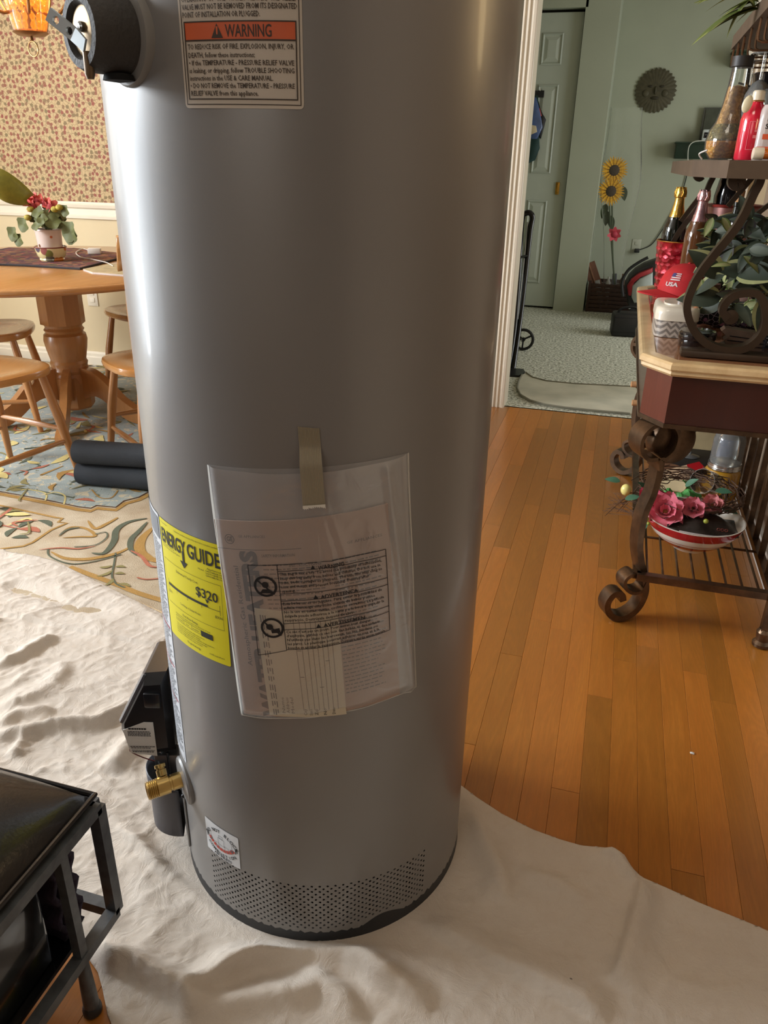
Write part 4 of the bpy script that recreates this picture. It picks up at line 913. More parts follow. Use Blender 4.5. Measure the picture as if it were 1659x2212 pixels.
# chairs
def chair(x,y,face,label):
    """low-backed oak side chair; the seat faces `face` degrees"""
    ch=thing('dining_chair',label,'chair',(x,y,RZ),'oak chairs around the round dining table')
    a=math.radians(face); f=Vector((math.sin(a),math.cos(a),0)); r=Vector((f.y,-f.x,0)); O=Vector((x,y,0)); SH_=.452
    def W(s,t_,z): q=O+r*s+f*t_; q.z=z; return q
    mb=MB(); n=44; vs=[]
    rings=[(.90,SH_-.034),(.985,SH_-.028),(1.0,SH_-.016),(.985,SH_-.004),(.93,SH_),(.6,SH_-.010),(.3,SH_-.013),(0.01,SH_-.012)]
    for k,z in rings:
        for i in range(n):
            g=2*math.pi*i/n; c,s=math.cos(g),math.sin(g); e=2/2.9; xx=.205*(abs(c)**e)*(1 if c>0 else -1)*(1+.08*s); yy=.195*(abs(s)**e)*(1 if s>0 else -1); vs.append(W(xx*k,yy*k,z))
    mb.add(vs,[(j*n+i,j*n+(i+1)%n,(j+1)*n+(i+1)%n,(j+1)*n+i) for j in range(len(rings)-1) for i in range(n)]+[tuple(reversed(range(n))),tuple(range((len(rings)-1)*n,len(rings)*n))])
    mb.build('seat',oak,ch)
    legs=[(.14,.13,.19,.19),(-.14,.13,-.19,.19),(.13,-.13,.18,-.21),(-.13,-.13,-.18,-.21)]
    for a_,b_,c_,d_ in legs: MB().tube([W(a_,b_,SH_-.03),W((a_+c_)/2,(b_+d_)/2,.24),W(c_,d_,RZ+.001)],[.014,.0185,.0115],12).build('leg',oakz,ch)
    def at_(l,z): k=(SH_-.03-z)/(SH_-.03-RZ); return W(l[0]+(l[2]-l[0])*k,l[1]+(l[3]-l[1])*k,z)
    for i,j,z in((0,2,.15),(1,3,.15),(0,1,.20),(2,3,.17)): 
        p,q=at_(legs[i],z),at_(legs[j],z); MB().tube([p,(p+q)/2,q],[.008,.0125,.008],10).build('stretcher',oakz,ch)
    for s in(-.17,.17): MB().tube([W(s*.85,-.155,SH_-.008),W(s*.98,-.22,.70),W(s,-.255,.92)],[.012,.013,.010],10,4).build('back_post',oakz,ch)
    for s in(-.10,-.035,.035,.10): MB().tube([W(s*.9,-.165,SH_-.008),W(s*1.05,-.228,.86)],.0065,8).build('spindle',oakz,ch)
    mb=MB(); mb.grid(lambda p,q:W(-.20+.40*p,-.232-.03*math.sin(math.pi*p)-.03*q,.83+.11*q-.012*abs(2*p-1)**2),16,3); o=mb.build('crest_rail',oak,ch); so=o.modifiers.new('s','SOLIDIFY'); so.thickness=.018
    return ch
chair(-2.168,2.243,9,'oak chair pulled near the drop cloth, left of the black foam rolls')
chair(-1.665,2.62,-52,'oak chair beside the black foam rolls, partly behind the grey water heater')
chair(-2.28,3.52,-150,'oak chair on the far side of the table, half hidden by the water heater')
chair(-2.68,2.84,60,'oak chair at the left picture edge, tucked in behind the front left chair')
# foam rolls
foamr=mat('black_ribbed_foam',rgb(40,44,50),.8,var=.1,bump=.4,bscale=300)
def roll(u0,v0,u1,v1,z,r,label):
    a=pz(u0,v0,z); b=pz(u1,v1,z); d=(b-a); b=a+d.normalized()*.62; ax=(b-a).normalized()
    o=thing('foam_roll',label,'foam roll',(a.x,a.y,z)); L=(b-a).length
    MB().lathe([(r*.30,.004),(r*.6,.001),(r*.93,.0),(r,.006),(r,L-.006),(r*.9,L),(r*.3,L-.004)],a,ax,32).build('outer_layer',foamr,o)
    sp=[]; q=ax.to_track_quat('Z','Y').to_matrix()
    for i in range(60): g=i*.42; rr_=r*.28+r*.6*i/60; sp.append(a+q@Vector((rr_*math.cos(g),rr_*math.sin(g),.0)))
    MB().tube(sp,.0018,4).build('rolled_edge',mat('foam_edge',rgb(24,26,30),.9),o)
    return o
roll(172,1020,318,1033,RZ+.046,.045,'lower rolled black foam mat on the rug by the chair leg')
roll(164,975,318,985,RZ+.046+.090,.045,'upper rolled black foam mat stacked on the lower roll')
# things on the table
plm=mat('woven_placemat',rgb(96,56,50),.85,var=.6,scale=60,bump=.5,bscale=180)
def flatpoly(name,pts,z,th,m,label,cat,group=None,edge=None):
    o=thing(name,label,cat,(pts[0][0],pts[0][1],z),group); MB().prism(pts,z,z+th).build('mat' if name=='placemat' else 'body',m,o,smooth_=False); return o
tp_=lambda u,v:(pz(u,v,TZ).x,pz(u,v,TZ).y)
t=NT('grape_tapestry'); v=t.coord('Object'); vo=t.n('ShaderNodeTexVoronoi'); vo.inputs['Scale'].default_value=42; t.l(v,vo.inputs['Vector']); sep=t.n('ShaderNodeSeparateColor'); t.l(vo.outputs['Color'],sep.inputs[0])
t.base(t.ramp(sep.outputs[0],[(0,rgb(52,40,34)),(.3,rgb(120,52,56)),(.5,rgb(84,74,44)),(.7,rgb(152,104,70)),(.9,rgb(74,44,60))])); t.set(rough=.85); t.bump(vo.outputs['Distance'],.6,.003)
o=flatpoly('placemat',[tp_(*q) for q in [(-60,552),(-40,572),(60,576),(172,583),(252,562),(252,548),(160,538),(20,537)]],TZ,.006,t.m,'dark grape tapestry placemat lying on the round oak table','placemat')
MB().tube([Vector((*tp_(*q),TZ+.004)) for q in [(-60,552),(-40,572),(60,576),(172,583),(252,562)]],.005,6).build('dark_border',mat('dark_binding',rgb(38,32,34),.8),o)
o=thing('magazine','thin magazine with olive cover at the front edge of the placemat','magazine',(*tp_(200,588),TZ))
pts=[tp_(*q) for q in [(180,585),(200,592),(300,600),(330,580),(240,573)]]; MB().prism(pts,TZ+.0005,TZ+.007).build('pages',mat('magazine_pages',rgb(196,180,170),.6),o,smooth_=False)
MB().prism([(Vector(p)*.985+Vector(pts[0])*.015) for p in pts],TZ+.007,TZ+.0078).build('cover',mat('magazine_cover',rgb(176,158,118),.35,var=.35,scale=30),o,smooth_=False)
q=pz(205,548,TZ+.007); o=thing('phone_charger','small white charger block with a curled pale cable on the placemat','charger',(q.x,q.y,TZ+.006))
MB().box((q.x,q.y,TZ+.020),(.06,.045,.026),Matrix.Rotation(.5,3,'Z'),.004).build('charger_block',mat('milky_plastic',rgb(214,206,196),.3),o)
MB().tube([Vector((*tp_(*a),TZ+.010)) for a in [(198,548),(180,542),(165,550),(175,560),(200,565),(230,572),(245,580)]],.0022,6,6).build('cable',mat('milky_plastic',rgb(214,206,196)),o)
# flower pot in a fruit-pattern bowl
fc=pz(104,564,TZ+.006); fx,fy=fc.x,fc.y+.03; BZ=TZ+.006
t=NT('fruit_pattern_glaze'); v=t.coord('Object'); vo=t.n('ShaderNodeTexVoronoi'); vo.inputs['Scale'].default_value=24; t.l(v,vo.inputs['Vector']); sep=t.n('ShaderNodeSeparateColor'); t.l(vo.outputs['Color'],sep.inputs[0])
t.base(t.mix(t.ramp(vo.outputs['Distance'],[(.42,(1,1,1,1)),(.5,(0,0,0,1))]),rgb(230,214,160),t.ramp(sep.outputs[0],[(0,rgb(150,48,44)),(.3,rgb(206,120,40)),(.55,rgb(84,60,110)),(.8,rgb(120,120,60))]))); t.set(rough=.15,coat=.5); fruit=t.m
bowl=thing('ceramic_bowl','small glazed bowl with painted fruit, holding the flower pot','bowl',(fx,fy,BZ))
MB().lathe([(0,0),(.050,0),(.054,.006),(.052,.012),(.060,.022),(.066,.045),(.068,.058),(.066,.060),(.063,.057),(.060,.040),(.050,.014),(0,.012)],(fx,fy,BZ),n=40).build('bowl_body',fruit,bowl)
MB().tube([(fx+.067*math.cos(a*math.pi/12),fy+.067*math.sin(a*math.pi/12),BZ+.059) for a in range(24)],.003,6,closed=True).build('bowl_rim',mat('brown_glaze',rgb(120,60,50),.2),bowl)
pot=thing('flower_pot','white pot of pink geraniums with drooping green leaves on the oak table','potted plant',(fx,fy,BZ+.012))
t=NT('spotted_white_ceramic'); v=t.coord('Object'); vo=t.n('ShaderNodeTexVoronoi'); vo.inputs['Scale'].default_value=30; t.l(v,vo.inputs['Vector']); sep=t.n('ShaderNodeSeparateColor'); t.l(vo.outputs['Color'],sep.inputs[0])
t.base(t.mix(t.ramp(vo.outputs['Distance'],[(.2,(1,1,1,1)),(.24,(0,0,0,1))]),rgb(226,206,194),t.ramp(sep.outputs[1],[(0,rgb(200,110,70)),(.5,rgb(200,110,70)),(.52,rgb(80,74,40)),(1,rgb(190,80,60))]))); t.set(rough=.2)
MB().lathe([(0,0),(.045,0),(.050,.02),(.056,.11),(.060,.118),(.058,.122),(.052,.118),(.048,.09),(0,.088)],(fx,fy,BZ+.013),n=36).build('pot_body',t.m,pot)
def leafmesh(name,L,Wd,m,curl=.2,fold=.12,n=8,stripe=None,point=1.0):
    mb=MB(); vs=[]
    for i in range(n+1):
        s=i/n; w=Wd/2*math.sin(math.pi*min(1,s**.8*1.0))**(.8*point) if 0<s<1 else .001
        z=-curl*L*s*s
        for k in(-1,-.62,0,.62,1): vs.append((k*w,L*s,z+abs(k)*w*fold*2))
    fs=[];mi=[]
    for i in range(n):
        for k in range(4): fs.append((i*5+k,i*5+k+1,(i+1)*5+k+1,(i+1)*5+k)); mi.append(1 if stripe and k in stripe else 0)
    mb.add(vs,fs); mb.mi=mi; o=mb.build(name,m,None,'keep',ang=180); me=o.data; bpy.data.objects.remove(o); return me
def orient(pos,dirv,up=(0,0,1),roll_=0,s=1):
    y=Vector(dirv).normalized(); x=y.cross(Vector(up)); x=x.normalized() if x.length>1e-4 else Vector((1,0,0)); z=x.cross(y)
    M=Matrix(((x.x,y.x,z.x,0),(x.y,y.y,z.y,0),(x.z,y.z,z.z,0),(0,0,0,1)))
    return Matrix.Translation(pos)@M@Matrix.Rotation(roll_,4,'Y')@Matrix.Scale(s,4)
def leafmat(name,c,tr=.25,rough=.62):
    if name in _mc: return _mc[name]
    t=NT(name); v=t.coord('Object'); t.base(t.mix(t.noise(v,60,3),tuple(x*.7 for x in c[:3])+(1,),tuple(min(1,x*1.3) for x in c[:3])+(1,))); t.set(rough=rough); t.b.inputs['Subsurface Weight'].default_value=0
    _mc[name]=t.m; return t.m
gleaf=leafmat('geranium_leaf',rgb(92,96,50))
def roundleaf(name,R,m):
    mb=MB(); vs=[(0,0,0)]; n=18
    for k in(.5,1):
        for i in range(n): a=2*math.pi*i/n; r=R*k*(1+.10*math.cos(5*a)*(k==1)); vs.append((r*math.cos(a),r*math.sin(a),R*.18*k*k*math.sin(3*a)+R*.12*k))
    mb.add(vs,[(0,1+i,1+(i+1)%n) for i in range(n)]+[(1+i,1+n+i,1+n+(i+1)%n,1+(i+1)%n) for i in range(n)]); o=mb.build(name,m,None,'keep',ang=180); me=o.data; bpy.data.objects.remove(o); return me
gl1=roundleaf('leaf',.035,gleaf); topz=BZ+.13
rg=random.Random(4)
for i in range(34):
    a=rg.uniform(0,6.28); R=rg.uniform(.03,.10); z=topz+.075-.5*R+rg.uniform(-.03,.03); pos=Vector((fx+R*math.cos(a),fy+R*math.sin(a),z)); inst('leaf',gl1,pot,orient(pos,(math.cos(a+1.57),math.sin(a+1.57),.3),(math.cos(a)*.8,math.sin(a)*.8,.6),0,rg.uniform(.6,1.0)))
for u,v,s in((28,505,.9),(40,518,.8),(150,500,1.25),(152,508,1.1),(108,480,.9),(140,455,.7),(50,485,.9)): pos=py(u,v,fy-.03); inst('leaf',gl1,pot,orient(pos,(.3,0,.9),(0,-1,.3),0,s))
pinkp=mat('geranium_pink',rgb(220,104,96),.6,var=.25,scale=80); petal=MB(); petal.grid(lambda a,b:((a-.5)*.016*math.sin(math.pi*min(.95,b+.1)),b*.016,.004*b*b),3,3); po=petal.build('petal',pinkp,None,'keep'); pet=po.data; bpy.data.objects.remove(po)
for (u,v) in((62,438),(80,434),(98,440),(110,446),(72,446)):
    c=py(u,v,fy+rg.uniform(-.03,.02)); hub=MB().sphere(c,.016,n=8,m=6).build('flower_head',mat('geranium_core',rgb(170,60,66),.7),pot)
    MB().tube([Vector((fx,fy,topz-.02)),(Vector((fx,fy,topz))+c)/2+Vector((0,0,.0)),c],.002,5,4).build('stem',gleaf,pot)
    for k in range(16):
        d=Vector((rg.gauss(0,1),rg.gauss(0,1),rg.gauss(.5,1))).normalized(); inst('petal',pet,hub,orient(c+d*.010,d,(rg.random(),rg.random(),rg.random()),0,rg.uniform(1.2,1.8)))
for (u,v) in((66,452),(118,452),(128,448),(60,470),(100,470)):
    c=py(u,v,fy-.04); MB().sphere(c,.016,(1,1,.8),10,7).build('yellow_bud_cluster',mat('yellow_green_blossom',rgb(168,150,60),.7,var=.4,scale=120,bump=.8,bscale=200),pot)
bl=MB(); pa,pb=py(72,432,fy-.02),py(-30,372,fy-.15); dv_=(pb-pa); 
bl.grid(lambda a,b:pa+dv_*b+Vector((0,-.03,-.0))*math.sin(math.pi*b)+Vector((.30,0,.62)).normalized()*((a-.5)*.125*math.sin(math.pi*(b*.82+.09))**.8)+Vector((0,-.04*(1-4*(a-.5)**2),.0)),8,14)
o=bl.build('broad_leaf',leafmat('broad_green_leaf',rgb(132,134,52),rough=.45),pot,'keep'); so=o.modifiers.new('s','SOLIDIFY'); so.thickness=.0015; o['label']='single broad glossy yellow-green leaf'
# ================= CHANDELIER =================
cx_,cy_=py(62,40,2.95).x,2.95; zb=py(70,80,2.95).z
ch=thing('chandelier','hanging amber glass chandelier with brass frame and pull ring above the dining table','chandelier',(cx_,cy_,zb))
amber=NT('amber_crystal'); amber.base(rgb(240,170,70)); amber.set(rough=.06,trans=.8,em=.35); amber.b.inputs['Emission Color'].default_value=rgb(255,170,60); amber=amber.m
MB().lathe([(0,0),(.05,.004),(.066,.014),(.060,.02),(0,.03)],(cx_,cy_,zb),n=28).build('bottom_plate',mat('aged_brass',rgb(150,112,70),.35,.8),ch)
gb=MB().lathe([(.062,.016),(.070,.05),(.078,.11),(.082,.20)],(cx_,cy_,zb),n=28,cap=False).build('glass_shade',glass('honey_glass',(1,.86,.6,1),.12,.04),ch)
for ring_,(R,z0) in enumerate(((.045,.035),(.058,.062),(.066,.092),(.07,.125),(.05,.11))):
    n=max(6,int(2*math.pi*R/.026))
    for i in range(n):
        a=2*math.pi*(i+.5*(ring_%2))/n; MB().sphere((cx_+R*math.cos(a),cy_+R*math.sin(a),zb+z0),.011,(1,1,1.35),6,4).build('crystal',amber,ch,smooth_=False)
MB().tube([(cx_+.022*math.cos(a*math.pi/12),cy_,zb-.040+.026*math.sin(a*math.pi/12)) for a in range(24)],.0028,6,closed=True).build('pull_ring',mat('aged_brass',rgb(150,112,70)),ch)
MB().lathe([(0,0),(.008,.003),(.006,.012),(0,.014)],(cx_,cy_,zb-.013),n=12).build('finial',mat('aged_brass',rgb(150,112,70)),ch)
MB().tube([(cx_,cy_,zb+.03),(cx_,cy_,ZC-.01)],.008,8).build('drop_rod',mat('aged_brass',rgb(150,112,70)),ch)
for i in range(5):
    a=2*math.pi*i/5+.4; e=Vector((cx_+.17*math.cos(a),cy_+.17*math.sin(a),zb+.19))
    MB().tube([(cx_,cy_,zb+.12),(cx_+.09*math.cos(a),cy_+.09*math.sin(a),zb+.07),(cx_+.15*math.cos(a),cy_+.15*math.sin(a),zb+.12),e],.006,8,5).build('arm',mat('aged_brass',rgb(150,112,70)),ch)
    MB().lathe([(.0,0),(.02,.002),(.036,.03),(.05,.075)],e,n=20,cap=False).build('arm_shade',glass('honey_glass'),ch)
    b_=NT('bulb_glow'); b_.base((1,.8,.5,1)); b_.b.inputs['Emission Color'].default_value=(1,.62,.28,1); b_.set(em=9); MB().sphere(e+Vector((0,0,.035)),.02,(1,1,1.3),12,8).build('bulb',b_.m,ch)
pl=bpy.data.lights.new('chandelier_light','POINT'); pl.energy=9; pl.color=(1,.66,.34); pl.shadow_soft_size=.1; plo=bpy.data.objects.new('chandelier_light',pl); COL.objects.link(plo); plo.location=(cx_,cy_,zb+.32)
# ================= CONSOLE TABLE WITH IRON RACK =================
iron=NT('aged_bronze_iron'); v=iron.coord(); iron.base(iron.ramp(iron.noise(v,18,4,.6),[(.3,rgb(70,55,43)),(.6,rgb(104,82,62)),(.8,rgb(140,112,86))])); iron.set(rough=.32,metal=.8); iron.bump(iron.noise(v,120,3),.15,.001); iron=iron.m
stone=NT('cream_marble'); v=stone.coord(); stone.base(stone.ramp(stone.noise(v,16,5,.65),[(.3,rgb(196,162,116)),(.7,rgb(226,198,152))])); stone.set(rough=.3,coat=.3); stone=stone.m
tile=NT('brown_polished_stone'); v=tile.coord(); tile.base(tile.ramp(tile.noise(v,9,5,.65),[(.3,rgb(150,98,66)),(.7,rgb(176,128,92))])); tile.set(rough=.12,coat=.6); tile=tile.m
mahog=wood('dark_mahogany',rgb(70,28,20),rgb(50,20,15),'Z',.25,6,coat=.3); mahogL=wood('mahogany_corner',rgb(116,60,42),rgb(80,38,28),'Z',.25,6,coat=.3)
CTZ=.75; X1,X2,Y1,Y2=.083,.556,1.90,3.26
con=thing('console_table','mahogany and bronze iron console table with cream stone top along the right wall','console table',(.32,2.5,0))
def ring(o): return [(X1+o,Y1+.09+o*.4),(X1+.07+o*.4,Y1+o),(X2-.07-o*.4,Y1+o),(X2-o,Y1+.09+o*.4),(X2-o,Y2-.09-o*.4),(X2-.07-o*.4,Y2-o),(X1+.07+o*.4,Y2-o),(X1+o,Y2-.09-o*.4)]
mb=MB(); prof=[(.030,CTZ-.034),(.012,CTZ-.034),(.006,CTZ-.028),(.008,CTZ-.022),(.0,CTZ-.016),(.001,CTZ-.006),(.006,CTZ-.001),(.012,CTZ),(.036,CTZ+.001),(.040,CTZ-.0015)]
vs=[Vector((x,y,z)) for o,z in prof for x,y in ring(o)]; n=8
mb.add(vs,[(j*n+i,j*n+(i+1)%n,(j+1)*n+(i+1)%n,(j+1)*n+i) for j in range(len(prof)-1) for i in range(n)]+[tuple(reversed(range(n)))]); mb.build('stone_rim',stone,con,smooth_=False)
MB().prism(ring(.040),CTZ-.02,CTZ-.0012).build('inset_stone',tile,con,smooth_=False)
def apr(i,j,m,nm):
    A=ring(.022); B=ring(.050); a,b=A[i],A[j]; c,d=B[i],B[j]; z0,z1=.597,CTZ-.032
    mb=MB(); mb.add([(a[0],a[1],z1),(b[0],b[1],z1),(b[0],b[1],z0),(a[0],a[1],z0),(c[0],c[1],z1),(d[0],d[1],z1),(d[0],d[1],z0),(c[0],c[1],z0)],[(0,1,2,3),(4,7,6,5),(0,4,5,1),(3,2,6,7),(0,3,7,4),(1,5,6,2)]); return mb.build(nm,m,con,smooth_=False)
for i in range(8): apr(i,(i+1)%8,mahogL if i in(0,2) else mahog,'apron_panel')
mb=MB(); vs=[];
for o,z in((.018,.586),(.018,.597),(.052,.597),(.052,.586)): vs+=[Vector((x,y,z)) for x,y in ring(o)]
mb.add(vs,[(j*8+i,j*8+(i+1)%8,((j+1)%4)*8+(i+1)%8,((j+1)%4)*8+i) for j in range(4) for i in range(8)]); mb.build('metal_edge_strip',iron,con,smooth_=False)
def scroll_leg(fx,fy,ex,ey,sc=1):
    e=Vector((ex,ey,0)).normalized(); w=Vector((-e.y,e.x,0))*(1 if ex*ey>0 else -1); o=Vector((fx,fy,0))-e*.075*sc; Z=Vector((0,0,1))
    r=MB().band([(.026,.48),(.026,.44),(.031,.39),(.046,.33),(.046,.25),(.032,.19),(.012,.14),(.002,.085),(.020,.035),(.060,.012),(.098,.028),(.112,.062),(.098,.092),(.074,.090),(.066,.070)],.018,.042,o,e,Z,w,5).build('leg',iron,con,ang=50)
    MB().band([(.000,.140),(.012,.100),(.040,.094),(.066,.112),(.070,.138),(.050,.152),(.032,.140)],.010,.046,o,e,Z,w,5).build('leg_scroll',iron,r,ang=50)
    MB().lathe([(.015,0),(.019,.004),(.019,.008),(.014,.013)],o+e*.070,n=20).build('foot_pad',iron,r)
    MB().band([(.030,.46),(.034,.49),(.020,.492),(-.002,.515),(-.004,.555),(.022,.583),(.064,.582),(.092,.556),(.094,.520),(.072,.494),(.044,.492)],.010,.062,o,e,Z,w,5).build('top_scroll',iron,r,ang=50)
    MB().bar(o+e*.03+Z*.545-w*.028,o+e*.09+Z*.54-w*.028,.012).build('scroll_bar',iron,r,smooth_=False)
    c=o-e*.020+Vector((0,0,.522))
    MB().lathe([(.0,-.03),(.040,-.028),(.060,-.02),(.066,0),(.060,.02),(.040,.028),(0,.03)],c+w*-.030,w,32).build('scroll_boss',iron,r)
    return r
scroll_leg(.124,1.965,-.88,-.47); scroll_leg(.128,3.146,-.88,.47)
for x,y in((.508,1.952),(.508,3.12)):
    l=MB().bar((x,y,.03),(x,y,.586),.024).build('rear_leg',iron,con,smooth_=False); MB().lathe([(.018,.0005),(.024,.004),(.024,.012),(.017,.02),(.020,.045),(.014,.055)],(x,y,0),n=20).build('foot_pad',iron,l)
SZ=.150
for a,b in(((.165,1.962,SZ),(.508,1.962,SZ)),((.165,3.10,SZ),(.508,3.10,SZ)),((.165,1.962,SZ),(.165,3.10,SZ)),((.508,1.962,SZ),(.508,3.10,SZ))): MB().bar(a,b,.022,.020).build('shelf_rail',iron,con,smooth_=False)
for i in range(8): x=.193+i*.0405; MB().tube([(x,1.965,SZ),(x,3.10,SZ)],.0036,6).build('shelf_wire',iron,con)
for y in(2.235,2.72): MB().tube([(.165,y,SZ-.006),(.508,y,SZ-.006)],.004,6).build('cross_wire',iron,con)
for i in range(9): y=2.07+i*.115; MB().bar((.508,y,SZ),(.508,y,.59),.016,.008).build('side_bar',iron,con,smooth_=False)
MB().bar((.508,1.95,.58),(.508,3.12,.58),.02).build('side_rail',iron,con,smooth_=False)
for i,(u,v_) in enumerate(((1367,830),(1369,870))):
    p=py(u,v_,2.93); o=thing('wine_bottle',('upper dark wine bottle lying on its side behind the console corner, cork outward','lower dark wine bottle lying on its side behind the console corner, cork outward')[i],'bottle',p,'wine bottles stored sideways by the console leg')
    MB().lathe([(.0,-.006),(.011,-.006),(.0115,.028),(0,.028)],p,(1,.12,0),16).build('cork',mat('cork',rgb(206,158,112),.8,var=.2,scale=90),o)
    MB().lathe([(.0135,.012),(.0145,.016),(.0145,.024),(.013,.026),(.0135,.08),(.02,.10),(.036,.13),(.0375,.15),(.0375,.29),(.03,.30),(0,.295)],p,(1,.12,0),28).build('glass_body',mat('dark_green_glass',rgb(16,20,14),.08,var=0,coat=.5),o)
    MB().bar(p+Vector((.19,.02,-.045)),p+Vector((.19,.16,-.045)),.012).build('cradle_wire',iron,o)
# --- upper iron rack standing on the console ---
rack=thing('iron_rack','dark iron scrollwork shelf rack standing on the stone top of the console','rack',(.36,2.4,CTZ))
RY=2.0
path=[(1573,683),(1561,671),(1565,654),(1583,636),(1607,629),(1635,631),(1649,651),(1654,688),(1644,720),(1615,745),(1578,752),(1541,745),(1511,725),(1492,696),(1484,659),(1494,622),(1516,582),(1546,543),(1583,498),(1607,461),(1627,417),(1640,392),(1643,370),(1630,360),(1612,358),(1596,364),(1583,380),(1581,393),(1592,401),(1604,393)]
pp=[(py(u,v_,RY).x,py(u,v_,RY).z-.003) for u,v_ in path]
darkiron=mat('dark_bronze_iron',rgb(66,52,40),.4,.55,var=.2)
MB().band(pp,.017,.036,(0,RY,0),(1,0,0),(0,0,1),(0,1,0),5).build('large_scroll',darkiron,rack,ang=50)
for (u,v_,r) in((1577,683,.017),(1593,391,.016)): q=py(u,v_,RY); MB().lathe([(.0,-.018),(r,-.016),(r,.016),(0,.018)],q,(0,1,0),20).build('scroll_end',darkiron,rack)
MB().box((.365,RY,CTZ+.009),(.38,.05,.016),bev=.003).build('base_plate',darkiron,rack)
MB().band([(x,z) for x,z in pp],.017,.036,(0,3.08,0),(1,0,0),(0,0,1),(0,1,0),3).build('large_scroll',darkiron,rack,ang=50)
S1=[(.133,2.05),(.195,1.89),(.555,1.89),(.555,3.14),(.195,3.14),(.133,3.04)]
MB().prism(S1,1.148,1.183).build('lower_shelf',mat('dark_walnut_board',rgb(84,68,54),.5,var=.2,scale=20),rack,smooth_=False)
MB().prism([(.2,1.45),(.555,1.45),(.555,2.38),(.2,2.38)],1.436,1.466).build('upper_shelf',mat('dark_walnut_board',rgb(84,68,54)),rack,smooth_=False)
for y in(2.36,2.26,2.15,2.03,1.90,1.76,1.6):
    for k in(0,.012): MB().tube([(.205+k,y,1.437),(.205+k,y,1.404),(.213+k,y,1.396),(.25,y,1.395),(.55,y,1.395)],.0022,6,3).build('rack_wire',mat('coppery_wire',rgb(112,84,62),.3,.8),rack)
for y in(1.6,2.36): MB().bar((.548,y,1.18),(.548,y,1.44),.012).build('rack_post',darkiron,rack)
for a,b in((py(1652,352,2.7),py(1572,446,2.7)),(py(1512,424,3.0),py(1470,478,3.0)),(py(1690,420,2.9),py(1625,470,2.9))): MB().bar(a,b,.018,.014).build('brace',darkiron,rack,smooth_=False)
# ================= THINGS ON THE CONSOLE TOP =================
T0=CTZ+.0
t=NT('embossed_red_foil'); v=t.coord('Object'); vo=t.n('ShaderNodeTexVoronoi'); vo.inputs['Scale'].default_value=34; t.l(v,vo.inputs['Vector'])
t.base(t.ramp(vo.outputs['Distance'],[(0,rgb(226,54,70)),(.6,rgb(150,16,34))])); t.set(rough=.18,metal=.5,coat=.6); t.bump(vo.outputs['Distance'],1,.01); redfoil=t.m
bx,by=.205,3.10
bk=thing('champagne_bucket','embossed shiny red oval bucket holding champagne bottles on the far end of the console','bucket',(bx,by,T0))
MB().lathe([(0,0),(.058,0),(.062,.01),(.080,.172),(.0815,.176),(.079,.176),(.060,.02),(0,.014)],(bx,by,T0),n=48).build('bucket_body',redfoil,bk)
MB().tube([(bx+.081*math.cos(a*math.pi/20),by+.081*math.sin(a*math.pi/20),T0+.175) for a in range(40)],.0022,6,closed=True).build('gold_rim',mat('gold_rim',rgb(214,150,84),.2,.9),bk)
# raised fan-shaped embossing on the bucket
fan=MB()
for k in range(7): a=math.radians(-60+20*k); fan.bar((0,0,0),(.012*math.sin(a),0,.012*math.cos(a)),.0014,.0012)
fo=fan.build('fan_emboss',mat('pink_red_metal',rgb(240,96,110),.2,.5),None); fm=fo.data; bpy.data.objects.remove(fo)
for r_ in range(6):
    for k in range(20):
        a=2*math.pi*(k+.5*(r_%2))/20; z=.014+r_*.026; R=.0615+(.080-.062)*z/.172+.0008
        if math.sin(a)<.45: inst('fan_emboss',fm,bk,Matrix.Translation((bx+R*math.cos(a),by+R*math.sin(a),T0+z))@Matrix.Rotation(a+math.pi/2,4,'Z'))
def champagne(u,v,y,foil,glassm,label,tilt=(0,0)):
    top=py(u,v,y); H=top.z; base=T0+.02; h=H-base
    o=thing('champagne_bottle',label,'bottle',(top.x,y,base)); c=(top.x,y,base)
    MB().lathe([(0,0),(.038,0),(.042,.006),(.042,h-.155),(.039,h-.130),(.031,h-.11),(.0305,h-.10),(0,h-.10)],c,n=32).build('glass_body',glassm,o)
    MB().lathe([(.0315,h-.128+.0),(.0300,h-.11),(.024,h-.085),(.0185,h-.060),(.0165,h-.045),(.0165,h-.037),(.0190,h-.034),(.0195,h-.022),(.0180,h-.012),(.0185,h-.006),(.014,h-.001),(0,h)],c,n=30,cap=False).build('foil_neck',foil,o)
    mb=MB()
    for k in range(9): a=2*math.pi*k/9; mb.tube([(c[0]+.0195*math.cos(a),y+.0195*math.sin(a),base+h-.034),(c[0]+.0205*math.cos(a+.25),y+.0205*math.sin(a+.25),base+h-.02),(c[0]+.016*math.cos(a),y+.016*math.sin(a),base+h-.002)],.0016,5)
    mb.build('foil_creases',foil,o)
    return o
gold=mat('gold_foil',rgb(226,186,92),.22,.9,var=.15,scale=40,bump=.6,bscale=70); rosef=mat('pink_foil',rgb(226,180,184),.2,.8,var=.12,scale=40,bump=.5,bscale=70)
champagne(1473,403,3.12,gold,mat('dark_green_glass',rgb(16,20,14)),'champagne bottle with gold foil neck in the red bucket')
champagne(1524,409,2.98,rosef,mat('amber_brown_glass',rgb(92,56,30),.08,coat=.5),'champagne bottle with pink foil neck in the red bucket')
q=py(1503,447,3.22); o=thing('small_bottle','slim clear bottle with peach stopper behind the pink foil bottle','bottle',(q.x,3.2,T0)); h=q.z-T0
MB().lathe([(0,0),(.03,0),(.031,.01),(.031,h-.12),(.013,h-.075),(.012,h-.03)],(q.x,3.2,T0),n=24).build('glass_body',glass('clear_glass',(.9,.92,.9,1),.15),o); MB().lathe([(.013,h-.03),(.0145,h-.026),(.0145,h-.004),(.012,h),(0,h)],(q.x,3.2,T0),n=20).build('stopper',mat('peach_stopper',rgb(226,160,120),.4),o)
